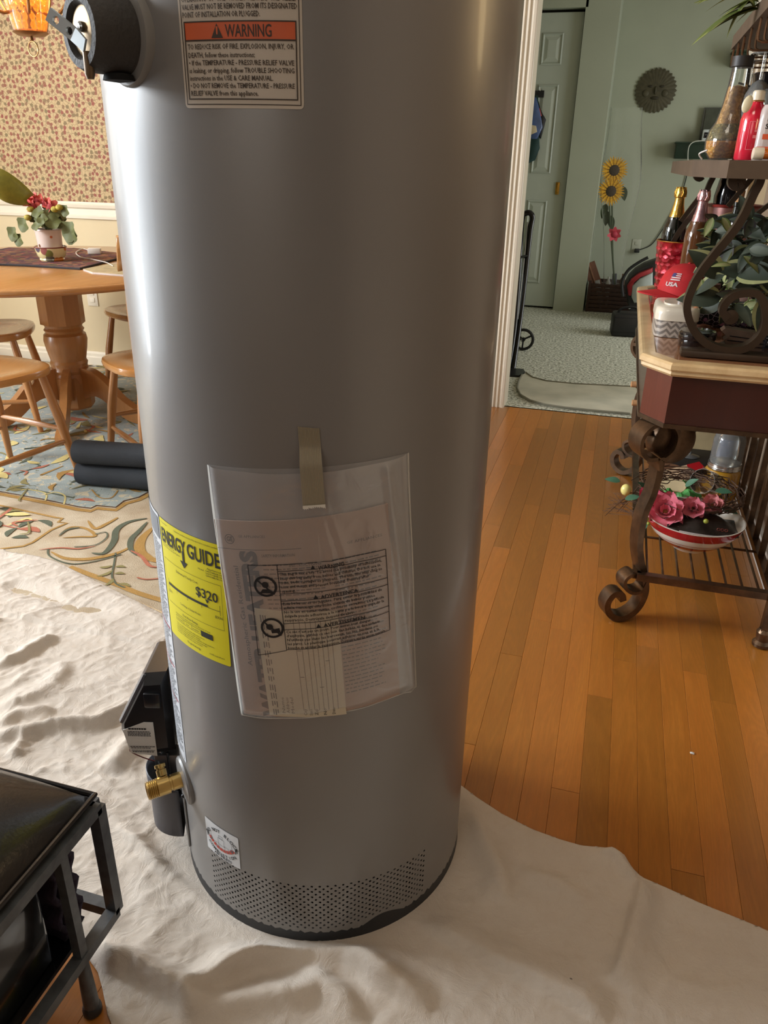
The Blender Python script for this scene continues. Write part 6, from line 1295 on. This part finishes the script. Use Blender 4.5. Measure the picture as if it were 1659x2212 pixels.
mb=MB(); mb.add([bc2+Rz@Vector((a,-.0455,b)) for a,b in((-.065,-.019),(-.005,-.019),(-.005,.019),(-.065,.019))],[(0,1,2,3)]); mb.build('white_end',WHITEPAPER,bx2,'keep')
q=py(1450,1014,2.80); o=thing('cork_coaster_stack','round tan cork tin behind the red and cream card box','tin',(q.x,2.82,q.z-.06)); MB().lathe([(0,0),(.038,0),(.038,.052),(.035,.055),(0,.055)],(q.x,2.82,q.z-.055),n=32).build('tin_body',mat('tan_cork',rgb(150,108,78),.6,var=.2,scale=60),o); MB().lathe([(.039,.044),(.0395,.046),(.0395,.056),(0,.057)],(q.x,2.82,q.z-.055),n=32).build('tin_lid',mat('tan_cork_lid',rgb(130,88,62),.5),o)
q=py(1556,1040,2.62); z0=L0; zj=py(1552,1008,2.62).z; aj=thing('amber_jar','wide amber glass jar standing under the clear jar on the lower shelf','jar',(q.x,2.62,z0)); MB().lathe([(0,0),(.052,0),(.057,.006),(.057,zj-z0-.012),(.050,zj-z0-.002),(0,zj-z0-.002)],(q.x,2.62,z0),n=36).build('jar_body',mat('amber_glass_jar',rgb(176,130,40),.15,coat=.5),aj); MB().tube([(q.x+.057*math.cos(a*.3142),2.62+.057*math.sin(a*.3142),z0+.03) for a in range(20)],.002,5,closed=True).build('glass_ridge',mat('amber_glass_jar',rgb(176,130,40)),aj)
qx=q.x+.002; cj=thing('clear_jar','upturned clear glass bottle jar with silver screw lid, stacked on the amber jar','jar',(qx,2.62,zj)); MB().lathe([(.050,.0),(.0525,.001),(.0525,.006),(.0505,.008),(.0525,.010),(.0525,.018),(.049,.02),(0,.02)],(qx,2.62,zj),n=40).build('silver_lid',mat('silver_lid',rgb(206,206,204),.22,.9),cj); MB().lathe([(.047,.018),(.050,.026),(.050,.095),(.044,.115),(.020,.140),(.016,.150),(.016,.18)],(qx,2.62,zj),n=40,cap=False).build('glass_wall',glass('clear_glass'),cj)
q=py(1552,1052,2.45); tg=thing('glass_tumbler','smoky glass tumbler lying sideways behind the wreath','glass',(q.x,2.45,q.z-.03)); MB().lathe([(.035,0),(.037,.002),(.040,.07),(.038,.07),(.034,.006),(0,.005)],(q.x-.02,2.47,q.z),(-.5,-.75,.35),32,cap=False).build('tumbler_wall',glass('smoky_glass',(.62,.58,.52,1),.3),tg)
q=py(1490,985,2.99); wg=thing('wine_glass','clear stemmed wine glass on the dark box at the far end of the lower shelf','glass',(q.x,2.99,q.z)); g_=glass('clear_glass'); MB().lathe([(.036,.001),(.034,.003),(.006,.008),(.0035,.02),(.0035,.095),(.010,.105)],(q.x,2.99,q.z),n=32,cap=False).build('foot_and_stem',g_,wg); MB().lathe([(.010,.105),(.030,.120),(.040,.150),(.042,.175),(.036,.215)],(q.x,2.99,q.z),n=32,cap=False).build('glass_bowl',g_,wg)
zt=q.z-.0008; o=thing('dark_storage_box','low matte black box under the wine glass on the lower shelf','box',(q.x,2.99,L0)); MB().box((q.x,2.98,(L0+zt-.006)/2),(.20,.20,zt-.006-L0),bev=.003).build('box_body',mat('matte_black_box',rgb(30,27,28),.6),o); MB().box((q.x,2.98,zt-.004),(.206,.206,.008),bev=.002).build('box_lid',mat('matte_black_box',rgb(30,27,28)),o)
o=thing('cream_card','upright cream card leaning behind the wine glass','card',(q.x+.01,3.08,zt)); MB().box((q.x+.01,3.087,zt+.075),(.16,.004,.15)).build('card',mat('cream_card_board',rgb(206,184,140),.6),o); MB().box((q.x-.075,3.084,zt+.075),(.004,.006,.15)).build('card_fold',mat('cream_card_board',rgb(206,184,140)),o)
q=py(1590,945,2.9); o=thing('blue_tin','blue tin standing behind the clear jar on the lower shelf','tin',(q.x,2.9,L0)); MB().lathe([(0,0),(.04,0),(.041,.003),(.041,q.z-L0),(0,q.z-L0+.001)],(q.x-.02,2.9,L0),n=28).build('tin_body',mat('blue_tin_paint',rgb(44,62,100),.3,.2),o); MB().lathe([(.042,0),(.043,.002),(.043,.014),(0,.016)],(q.x-.02,2.9,q.z),n=28).build('tin_lid',mat('dark_tin_lid',rgb(60,56,60),.3,.5),o)
# ================= HALL BEYOND THE DOORWAY =================
bz=mat('dark_bronze_plaque',rgb(74,70,52),.6,.3,var=.2,scale=30)
sc_=py(1416,196,YH); sun=thing('sun_plaque','round dark metal sun face plaque with pointed rays on the green hall wall','wall decoration',(sc_.x,YH-.01,sc_.z))
mb=MB(); vs=[];NT_=30
for k in range(NT_*4):
    a=2*math.pi*k/(NT_*4); ph=(k%4); R=.167*(1.0 if ph in(0,) else .955 if ph in(1,3) else .90); vs.append((sc_.x+R*math.cos(a),sc_.z+R*math.sin(a)))
n=len(vs); V3=[Vector((x,YH-.014,z)) for x,z in vs]+[Vector((x,YH-.0005,z)) for x,z in vs]+[Vector((sc_.x+(x-sc_.x)*.72,YH-.024,sc_.z+(z-sc_.z)*.72)) for x,z in vs]+[Vector((sc_.x,YH-.030,sc_.z))]
mb.add(V3,[(i,(i+1)%n,(i+1)%n+n,i+n) for i in range(n)]+[(i,(i+1)%n,(i+1)%n+2*n,i+2*n) for i in range(n)]+[(2*n+i,2*n+(i+1)%n,3*n) for i in range(n)]); mb.build('plaque_disc',bz,sun,ang=30)
for dx in(-.045,.045): MB().sphere((sc_.x+dx,YH-.030,sc_.z+.03),.014,(1.4,.5,.6)).build('eye',mat('plaque_shadow_metal',rgb(52,48,36),.5,.3),sun)
MB().sphere((sc_.x,YH-.032,sc_.z),.016,(.7,.9,1.9)).build('nose',bz,sun); MB().sphere((sc_.x,YH-.028,sc_.z-.055),.024,(1.4,.5,.5)).build('mouth',mat('plaque_shadow_metal',rgb(52,48,36)),sun)
for dx in(-.075,.075): MB().sphere((sc_.x+dx,YH-.024,sc_.z-.02),.028,(1,.4,1)).build('cheek',bz,sun)
dg=mat('very_dark_green_paint',rgb(22,46,34),.4,var=.05)
def hbox(name,u0,v0,u1,v1,y,dep,m,label,cat,part='body'):
    a=py(u0,v0,y); b=py(u1,v1,y); o=thing(name,label,cat,((a.x+b.x)/2,y,min(a.z,b.z))); MB().box(((a.x+b.x)/2,y+dep/2,(a.z+b.z)/2),(abs(b.x-a.x),dep,abs(a.z-b.z)),bev=.004).build(part,m,o); return o,a,b
o,a,b=hbox('wall_shelf',1462,309,1640,346,7.38,.168,dg,'dark green wooden wall shelf on the green hall wall, beneath the picture','shelf','shelf_box'); MB().box(((a.x+b.x)/2,7.46,a.z+.005),(abs(b.x-a.x)+.02,.175,.012)).build('shelf_top',dg,o,smooth_=False)
SHT=a.z+.011
o,a,b=hbox('wall_shelf',1586,112,1700,140,7.38,.168,dg,'upper dark green wall shelf near the rack, high on the green wall','shelf','shelf_box'); MB().box(((a.x+b.x)/2,7.46,a.z+.005),(abs(b.x-a.x)+.02,.175,.012)).build('shelf_top',dg,o,smooth_=False)
a=py(1522,232,7.5); b=py(1640,309,7.5); zb_=SHT; o=thing('framed_picture','dark framed picture standing on the green wall shelf','picture',((a.x+b.x)/2,7.5,zb_)); MB().box(((a.x+b.x)/2,7.515,(a.z+zb_)/2),(b.x-a.x,.02,a.z-zb_)).build('picture_frame',mat('dark_picture_frame',rgb(62,64,56),.5),o,smooth_=False); MB().box(((a.x+b.x)/2,7.503,(a.z+zb_)/2),(b.x-a.x-.03,.006,a.z-zb_-.03)).build('picture_panel',mat('dark_green_picture',rgb(60,66,54),.4,var=.4,scale=14),o,smooth_=False)
q=py(1530,298,7.40); o=thing('desk_clock','small white digital clock on the green wall shelf','clock',(q.x,7.41,SHT)); MB().box((q.x,7.415,SHT+.047),(.10,.035,.092),bev=.012).build('clock_case',mat('white_clock_plastic',rgb(196,204,206),.3),o); MB().box((q.x-.002,7.396,SHT+.05),(.07,.004,.042),bev=.002).build('dark_screen',mat('dark_screen',rgb(14,18,26),.1),o)
pts=[py(u,v_,YH-.012) for u,v_ in((1496,345),(1486,370),(1478,400),(1462,440),(1440,480),(1425,505),(1405,530),(1376,541))]
o=thing('power_cord','thin dark power cord running down the green wall to a black plug','cord',pts[-1]); MB().tube(pts,.004,6,5).build('cord',mat('black_cord',rgb(30,32,30),.5),o); q=pts[-1]; MB().box((q.x,YH-.03,q.z),(.045,.045,.032),bev=.006).build('plug',mat('black_cord',rgb(30,32,30)),o)
q2=py(1374,532,YH); o2=thing('wall_outlet','pale outlet plate on the green hall wall holding the black plug','outlet',(q2.x,YH,q2.z-.05)); MB().box((q2.x,YH-.003,q2.z),(.075,.006,.12),bev=.002).build('cover_plate',mat('green_grey_plate',rgb(176,180,164),.4),o2); MB().box((q2.x,YH-.0075,q2.z+.025),(.03,.004,.028),bev=.001).build('socket',mat('green_grey_plate',rgb(176,180,164)),o2)
pts=[py(u,v_,7.36) for u,v_ in((1524,304),(1500,306),(1488,318),(1486,345),(1488,368))]; o=thing('white_cable','thin white charging cable looping over the green wall shelf','cable',pts[2]); MB().tube(pts,.004,6,6).build('cable',mat('white_cable',rgb(196,200,190),.4),o); MB().box(pts[-1],(.014,.01,.03),bev=.002).build('cable_end',mat('white_cable',rgb(196,200,190)),o)
# sunflowers in clear wrap
sf=thing('sunflower_bouquet','tall bouquet of two sunflowers in clear cellophane leaning in the hall corner','bouquet',(-.05,7.3,.01))
yp=mat('sunflower_yellow',rgb(214,160,20),.6,var=.25,scale=60)
def sunfl(u,v_,y,R):
    c=py(u,v_,y); hub=MB().sphere(c,R*.40,(1,.4,1),16,8).build('seed_head',mat('sunflower_brown',rgb(56,42,24),.8,var=.4,scale=160,bump=.8,bscale=160),sf)
    pm_=MB(); pm_.grid(lambda a,b:Vector(((a-.5)*R*.17*math.sin(math.pi*(b*.86+.1)),R*.02*math.sin(math.pi*a)-.1*R*b,R*b*.78)),2,5); o=pm_.build('petal',yp,None,'keep'); me=o.data; bpy.data.objects.remove(o)
    for k in range(30):
        a=2*math.pi*k/15+(.21 if k>=15 else 0); M=Matrix.Translation(c+Vector((R*.3*math.sin(a),-.004 if k<15 else .008,R*.3*math.cos(a))))@Matrix.Rotation(a,4,'Y')@Matrix.Scale(.82+.18*((k*7)%5)/5,4); inst('petal',me,hub,M)
sunfl(1327,368,7.25,.110); sunfl(1320,413,7.22,.110)
gs=leafmat('sunflower_green',rgb(52,66,36))
MB().tube([py(1323,372,7.28),py(1322,440,7.26),py(1324,560,7.2),py(1330,630,7.15)],.007,6,4).build('stem',gs,sf); MB().tube([py(1316,415,7.25),py(1318,480,7.24),py(1328,620,7.15)],.007,6,4).build('stem',gs,sf)
bm_=leafmesh('leaf',.20,.10,gs,.3); 
for u,v_,d in((1346,402,(.2,0,-.8)),(1310,440,(-.2,-.2,-1)),(1318,465,(.3,-.2,-1)),(1312,455,(0,-.2,-1))): inst('leaf',bm_,sf,orient(py(u,v_,7.27),d,(0,-1,.1),0,.6))
c=py(1327,506,7.15); 
hub=MB().sphere(c,.035,n=10,m=6).build('pink_bloom',mat('pink_bloom_core',rgb(176,50,70),.6),sf); pb_=MB(); pb_.grid(lambda a,b:Vector(((a-.5)*.05*math.sin(math.pi*(b*.8+.12)),.01*b,.075*b)),2,3); o=pb_.build('petal',mat('coral_pink_petal',rgb(206,78,92),.6),None,'keep'); me=o.data; bpy.data.objects.remove(o); hub['label']='single coral pink bloom low in the wrap'
for k in range(16): a=k*.9; inst('petal',me,hub,Matrix.Translation(c+Vector((0,-.01,0)))@Matrix.Rotation(a,4,'Y')@Matrix.Rotation(.5*(k%3-1),4,'X')@Matrix.Scale(.8,4))
mb=MB(); A0,A1=py(1322,632,7.18),py(1352,232,7.3)
mb.grid(lambda a,b:A0+(A1-A0)*b+Vector((math.sin(2*math.pi*a),math.cos(2*math.pi*a)*.6,0))*(.075+.05*b+.010*math.sin(16*a+5*b)+.05*math.exp(-((b-.62)/.2)**2)),28,20); mb.build('cellophane_wrap',glass('cellophane',(.985,.99,.98,1),.03,.35,.12),sf,'keep',ang=180)
# brown crate with odds and ends
wk=mat('brown_woven_crate',rgb(64,44,34),.8,var=.3,scale=40,bump=.6,bscale=80)
cr2=thing('storage_crate','dark brown woven crate full of oddments on the hall carpet in the corner','crate',(.09,7.2,0)); x0,x1,y0,y1,zh=-.205,.40,7.06,7.40,.245
for i in range(7): z=.018+i*.034; MB().box(((x0+x1)/2,y0,z),(x1-x0,.014,.030),bev=.003).box(((x0+x1)/2,y1,z),(x1-x0,.014,.030)).box((x0,(y0+y1)/2,z),(.014,y1-y0,.030)).box((x1,(y0+y1)/2,z),(.014,y1-y0,.030)).build('woven_band',wk,cr2)
MB().box(((x0+x1)/2,(y0+y1)/2,.01),(x1-x0-.02,y1-y0-.02,.015)).build('crate_floor',wk,cr2,smooth_=False)
for x in(x0,x1):
    for y in(y0,y1): MB().bar((x,y,.001),(x,y,.26),.022).build('corner_post',wk,cr2,smooth_=False)
a=py(1272,568,7.2); b_=py(1305,635,7.2)
o=thing('slanted_board','reddish brown board leaning out of the crate in the corner','board',(b_.x,7.2,.03)); MB().bar(Vector((b_.x,7.2,.04)),a,.10,.018,up=(0,1,0)).build('board',mat('reddish_board',rgb(112,76,58),.6,var=.2),o,smooth_=False); MB().bar(Vector((b_.x,7.188,.04)),a+Vector((0,-.012,0)),.01,.006,up=(0,1,0)).build('board_edge',mat('board_edge_brown',rgb(140,100,76),.6),o,smooth_=False)
g=random.Random(30); cols=[(150,150,146),(196,196,190),(40,42,48),(110,80,60),(60,64,76),(170,150,120),(34,34,36),(120,126,130)]
names=['white paper packet','pale box','black pouch','tan packet','blue grey bottle','cream packet','black bottle','grey packet']
for k in range(8):
    x=x0+.09+k*.058; y=7.14+(k%3)*.08; hgt=.24+.02*(k%4); m_=mat('oddment_%d'%k,rgb(*cols[k]),.4,var=.2,scale=30); o=thing('packet' if k%2==0 else 'small_bottle',names[k]+' standing in the brown crate, number %d from the left'%(k+1) if 0 else ['%s at the left end of the crate','%s second from the left in the crate','%s third from the left in the crate','%s left of the crate centre','%s right of the crate centre','%s third from the right in the crate','%s second from the right in the crate','%s at the right end of the crate'][k]%names[k],'packet' if k%2==0 else 'bottle',(x,y,.02),'oddments in the brown crate')
    if k%2==0: MB().box((x,y,.02+hgt/2),(.04,.03,hgt),Matrix.Rotation(.1*(k-3),3,'Y'),.004).build('body',m_,o)
    else: MB().lathe([(0,0),(.019,0),(.020,.004),(.020,hgt-.05),(.009,hgt-.025),(.009,hgt),(0,hgt)],(x,y,.02),n=16).build('body',m_,o)
# golf-style bag: black with red and white panel, curved strap
bg=thing('sports_bag','black, red and white sports bag with curved strap standing on the hall carpet','bag',(.30,6.75,0))
def bp_(u,v,y=6.75): return py(u,v,y)
poly=[(1352,640),(1349,615),(1358,598),(1372,584),(1392,572),(1420,562),(1450,565),(1450,720),(1370,725),(1362,690)]
def slabpoly(poly,y,dep,m,name,parent,bev=True):
    P=[py(u,v_,y) for u,v_ in poly]; n=len(P); cc=sum(P,Vector())/n
    rings=[(0,.0),(0.0,dep*.2),(.0,dep*.8),(0,dep)]; rr=[.90,1,1,.90]; vs=[]
    for (z,dd),k in zip(rings,rr): vs+=[cc+(p-cc)*k+Vector((0,dd,0)) for p in P]
    return MB().add(vs,[tuple(range(n)),tuple(reversed(range(3*n,4*n)))]+[(j*n+i,j*n+(i+1)%n,(j+1)*n+(i+1)%n,(j+1)*n+i) for j in range(3) for i in range(n)]).build(name,m,parent,ang=60)
blk=mat('black_nylon',rgb(24,25,28),.5,var=.2,bump=.2)
slabpoly(poly,6.62,.26,blk,'bag_body',bg)
slabpoly([(1357,638),(1354,618),(1364,602),(1380,590),(1410,578),(1410,588),(1384,598),(1368,612),(1362,640)],6.585,.05,mat('red_nylon',rgb(150,34,42),.5),'red_panel',bg)
slabpoly([(1364,642),(1366,618),(1382,602),(1410,588),(1410,650),(1370,655)],6.575,.05,mat('pale_grey_nylon',rgb(170,180,178),.5),'grey_panel',bg)
MB().tube([py(u,v_,6.58) for u,v_ in((1346,640),(1344,610),(1356,585),(1378,568),(1400,556))],.012,8,5).build('strap',blk,bg)
MB().sphere(py(1360,664,6.56),.012,(1,.5,1)).build('white_button',mat('shiny_white_stud',rgb(206,214,216),.2),bg)
a=pz(1318,730); b_=pz(1375,738); o=thing('black_case','low black fabric case on the hall carpet in front of the sports bag','case',(.12,6.12,0)); MB().box((.135,6.12,.085),(.24,.18,.165),Matrix.Rotation(.1,3,'Z'),.02).build('case_body',blk,o); MB().tube([(.05,6.1,.16),(.08,6.1,.20),(.17,6.1,.21),(.21,6.1,.165)],.009,8,5).build('case_handle',blk,o); MB().box((.135,6.026,.09),(.20,.012,.10),Matrix.Rotation(.1,3,'Z'),.004).build('front_pocket',blk,o)
# grey mat on the threshold
mt=thing('entry_mat','flat grey-beige door mat with rounded corner lying across the doorway threshold','mat',(0,4.3,0))
ml=[pz(u,v_) for u,v_ in((1122,812),(1118,828),(1117,842),(1124,856),(1144,868),(1175,877),(1220,884),(1290,891),(1360,897))]+[pz(1500,906),pz(1480,850),pz(1358,838),pz(1240,832),pz(1180,826),pz(1150,818),pz(1136,808)]
ml=[(max(-.462,min(p.x,.44)),p.y) for p in ml]; tm=NT('grey_beige_mat'); v=tm.coord(); tm.base(tm.ramp(tm.noise(v,6,4),[(.3,rgb(170,168,150)),(.7,rgb(196,192,172))])); tm.set(rough=.85); tm.bump(tm.noise(v,300,2),.3,.002)
MB().prism(ml,.0008,.008).build('mat_body',tm.m,mt,smooth_=False); MB().tube([(x,y,.009) for x,y in ml[:9]],.006,6).build('rolled_edge',mat('mat_edge_grey',rgb(120,118,102),.8),mt); MB().tube([(x,y,.009) for x,y in ml[10:16]],.005,6).build('rolled_edge',mat('mat_edge_grey',rgb(120,118,102)),mt)
# folding hand truck
ht=thing('hand_truck','black folding hand truck with small spoked wheels standing left inside the hall','hand truck',(-.56,5.1,0)); gm=mat('black_tube_gloss',rgb(24,25,28),.15,.3)
def hp(u,v_,y): return py(u,v_,y)
top=[hp(1148,470,5.15),hp(1144,460,5.15),hp(1134,460,5.15),hp(1122,470,5.15)]
MB().tube([hp(1108,800,4.75)]+[hp(1122,700,4.95),hp(1134,600,5.05),hp(1145,500,5.12)]+[hp(1150,472,5.15),hp(1146,461,5.15),hp(1136,461,5.15),hp(1128,475,5.15),hp(1122,560,5.05),hp(1112,700,4.92),hp(1098,800,4.75)],.017,12,5).build('handle_frame',gm,ht)
for v0,v1 in((552,556),(668,672)): MB().tube([hp(1140-(v0-552)*.16,v0,5.06),hp(1122-(v0-552)*.16,v1,5.02)],.007,8).build('cross_bar',gm,ht)
MB().tube([hp(1140,480,5.14),hp(1128,600,5.03),hp(1118,690,4.95)],.006,8).build('inner_strut',mat('chrome_tube',rgb(170,176,180),.15,.9),ht)
wc=pz(1130,754,0); 
def wheel(x,y):
    R=.075; c=Vector((x,y,R+.001)); w=MB().tube([c+Vector((R*.87*math.cos(a*.2618),0,R*.87*math.sin(a*.2618))) for a in range(24)],.010,8,closed=True).build('wheel',mat('black_rubber_tyre',rgb(22,22,22),.6),ht)
    for k in range(3): a=2*math.pi*k/3+.5; MB().bar(c,c+Vector((R*.8*math.cos(a),0,R*.8*math.sin(a))),.010,.012).build('spoke',mat('black_plastic',rgb(26,27,30)),w)
    MB().lathe([(0,-.012),(.014,-.012),(.014,.012),(0,.012)],c,(0,1,0),16).build('wheel_hub',mat('black_plastic',rgb(26,27,30)),w)
wheel(wc.x,wc.y-.05); wheel(wc.x-.12,wc.y-.25)
MB().tube([(wc.x,wc.y-.05,.076),(wc.x-.05,wc.y-.3,.12),hp(1112,700,4.93)],.008,8).build('axle_arm',gm,ht)
pz_=pz(1120,806); MB().prism([(pz_.x-.10,pz_.y-.12),(pz_.x+.015,pz_.y-.10),(pz_.x+.04,pz_.y),(pz_.x+.02,pz_.y+.07),(pz_.x-.10,pz_.y+.06)],.003,.012).build('toe_plate',mat('black_plastic',rgb(26,27,30)),ht,smooth_=False)
# bundle hanging from a binder clip
q=py(1163,203,6.55); bc_=thing('binder_clip','black binder clip holding bags on the closet door','clip',(q.x,6.98,0)); 
yy=7.036; q=py(1163,203,yy); bc_.location=(q.x,yy,q.z)
MB().add([Vector((q.x+sx*.045,yy+sy*w,q.z+dz)) for sx in(-1,1) for sy,w,dz in((-1,.018,-.025),(1,.018,-.025),(0,0,.025))],[(0,1,2),(3,5,4),(0,3,4,1),(1,4,5,2),(2,5,3,0)]).build('clip_body',mat('black_plastic',rgb(26,27,30)),bc_,smooth_=False); MB().tube([(q.x-.012,yy,q.z+.02),(q.x-.012,yy,q.z+.05),(q.x+.012,yy,q.z+.05),(q.x+.012,yy,q.z+.02)],.0025,6).build('clip_wire',steel,bc_)
def hang(name,label,cat,poly,y,dep,m,extra=None):
    o=thing(name,label,cat,py(*poly[0],y)); slabpoly(poly,y,dep,m,'bag_body',o); 
    if extra: slabpoly(extra[0],y-.008,.012,extra[1],extra[2],o)
    return o
hang('snack_bag','blue glossy bag hanging from the binder clip, torn white patch below','bag',[(1140,215),(1158,210),(1166,240),(1172,275),(1160,300),(1138,300)],7.00,.03,mat('blue_bag_film',rgb(60,84,130),.25,coat=.5,var=.25),([(1140,268),(1158,272),(1160,285),(1138,295)],mat('cream_bag_patch',rgb(190,176,146),.5),'cream_patch'))
hang('teal_garment','dark teal cloth bag hanging low beside the closet door','cloth bag',[(1138,290),(1152,284),(1156,206),(1162,206),(1163,280),(1165,320),(1155,346),(1136,355)],7.012,.04,mat('dark_teal_cloth',rgb(24,56,54),.7),([(1138,286),(1162,276),(1163,284),(1138,296)],mat('teal_band',rgb(90,140,136),.6),'teal_band'))
hang('black_pouch','black pouch with a red tip hanging behind the blue bag','pouch',[(1160,206),(1166,232),(1172,246),(1179,258),(1168,300),(1160,290)],7.02,.03,blk,([(1158,232),(1166,234),(1170,250),(1162,256)],mat('red_bag_film',rgb(160,50,40),.4),'red_tip'))
# ================= LEATHER FOOTSTOOL (lower left) =================
ftm=mat('blackened_steel',rgb(92,95,98),.45,.5,var=.25,scale=50,bump=.15); lea=mat('black_leather',rgb(30,27,26),.28,var=.15,coat=.25,bump=.25,bscale=220)
OX,OY=-.604,.671; OXL,OYL=-1.25,.10
st=thing('leather_footstool','black leather topped footstool with grey metal frame in the lower left corner','footstool',(-.93,.39,0))
mb=MB()
def cush(a,b):
    x=OX+(OXL-OX)*a; y=OY+(OYL-OY)*b; e=min(a,1-a)*.646; f=min(b,1-b)*.571; k=(1-math.exp(-e/.035))*(1-math.exp(-f/.035)); ed=(1-(1-min(1,e/.016))**2)**.5*(1-(1-min(1,f/.016))**2)**.5
    z=.345+.014*ed+.098*(1-math.exp(-e/.085))*(1-math.exp(-f/.085)); return Vector((x,y,z))
mb.grid(cush,50,44); n0=len(mb.v); mb.grid(lambda a,b:Vector((OX+(OXL-OX)*a,OY+(OYL-OY)*b,.345)),4,4); mb.build('cushion',lea,st,ang=60)
P=[(OX,OY),(OXL,OY),(OXL,OYL),(OX,OYL)]
MB().tube([Vector((x,y,.352)) for x,y in P],.005,8,closed=True).build('piping',lea,st)
BT=.0175; zt_,zb_=.331,.121
for i in range(4):
    a,b=P[i],P[(i+1)%4]
    for z in(zt_,zb_): MB().bar((*a,z),(*b,z),BT).build('frame_rail',ftm,st,smooth_=False)
    MB().bar((*a,zb_),(*a,zt_),BT).build('corner_post',ftm,st,smooth_=False)
for x in(OX,OXL):
    for y in(.589,.18):
        MB().bar((x,y,zb_),(x,y,zt_),.014).build('side_post',ftm,st,smooth_=False)
        MB().tube([(x,y,zb_),(x,y,.06),(x,y,.016)],[.008,.0105,.0115],12).build('leg',ftm,st); MB().lathe([(.011,.0008),(.014,.003),(.014,.012),(.0115,.018)],(x,y,0),n=16).build('foot_cap',mat('dark_rubber_foot',rgb(40,42,44),.4),st)
o=thing('black_basket','glossy black box basket stored inside the footstool frame','basket',(-.93,.36,zb_)); MB().box((-.93,.35,.226),(.60,.44,.188),bev=.008).build('basket_body',mat('gloss_black_vinyl',rgb(16,17,19),.14,coat=.4),o); MB().box((-.93,.35,.3215),(.604,.444,.004)).build('basket_rim',mat('gloss_black_vinyl',rgb(16,17,19)),o,smooth_=False); MB().box((-.93,.36,.1235+.0085/2),(.62,.50,.008)).build('bottom_board',mat('gloss_black_vinyl',rgb(16,17,19)),o,smooth_=False)
kn=mat('purple_black_knit',rgb(44,34,52),.9,var=.5,scale=70,bump=1,bscale=120); o=thing('knit_throw','dark purple knitted throw bunched inside the footstool frame','throw',(-.80,.61,zb_+.01))
for k in range(4):
    y=.592+k*.012; mb=MB(); mb.grid(lambda a,b,y=y,k=k:Vector((-.632-.38*a,y+.006*math.sin(22*b+9*a+k)+.010*math.cos(2*math.pi*b*0),.134+.186*b*(1-.05*k)+.004*math.sin(30*a))),30,16); q_=mb.build('fold',kn,o,'keep',ang=180); so=q_.modifiers.new('s','SOLIDIFY'); so.thickness=.009
# small wall sconce on the right wall, just outside the picture (its warm streak shows on the tank)
sl_=thing('wall_sconce','small warm frosted wall sconce on the right wall near the console','lamp',(.55,1.30,1.43)); MB().lathe([(.0,0),(.04,.0),(.04,.012),(0,.012)],(.5745,1.30,1.43),(-1,0,0),24).build('back_plate',mat('aged_brass',rgb(150,112,70)),sl_)
gm_=NT('frosted_lit_glass'); gm_.base((1,.9,.7,1)); gm_.b.inputs['Emission Color'].default_value=(1,.72,.36,1); gm_.set(em=11); MB().lathe([(.0,-.10),(.03,-.09),(.038,-.03),(.042,.06),(.040,.09),(0,.09)],(.515,1.30,1.43),n=24).build('lamp_shade',gm_.m,sl_); MB().bar((.565,1.30,1.43),(.54,1.30,1.43),.014).build('arm',mat('aged_brass',rgb(150,112,70)),sl_)
# scrap of paper on the boards
q=pz(1495,1628); o=thing('paper_scrap','tiny white paper scrap on the oak boards right of the drop cloth','scrap',(q.x,q.y,0)); MB().add([(q.x-.004,q.y-.002,.0008),(q.x+.004,q.y-.003,.001),(q.x+.005,q.y+.003,.002),(q.x,q.y+.005,.0012),(q.x-.005,q.y+.002,.0022),(q.x,q.y,.004)],[(0,1,5),(1,2,5),(2,3,5),(3,4,5),(4,0,5),(4,3,2,1,0)]).build('scrap',WHITEPAPER,o,smooth_=False)
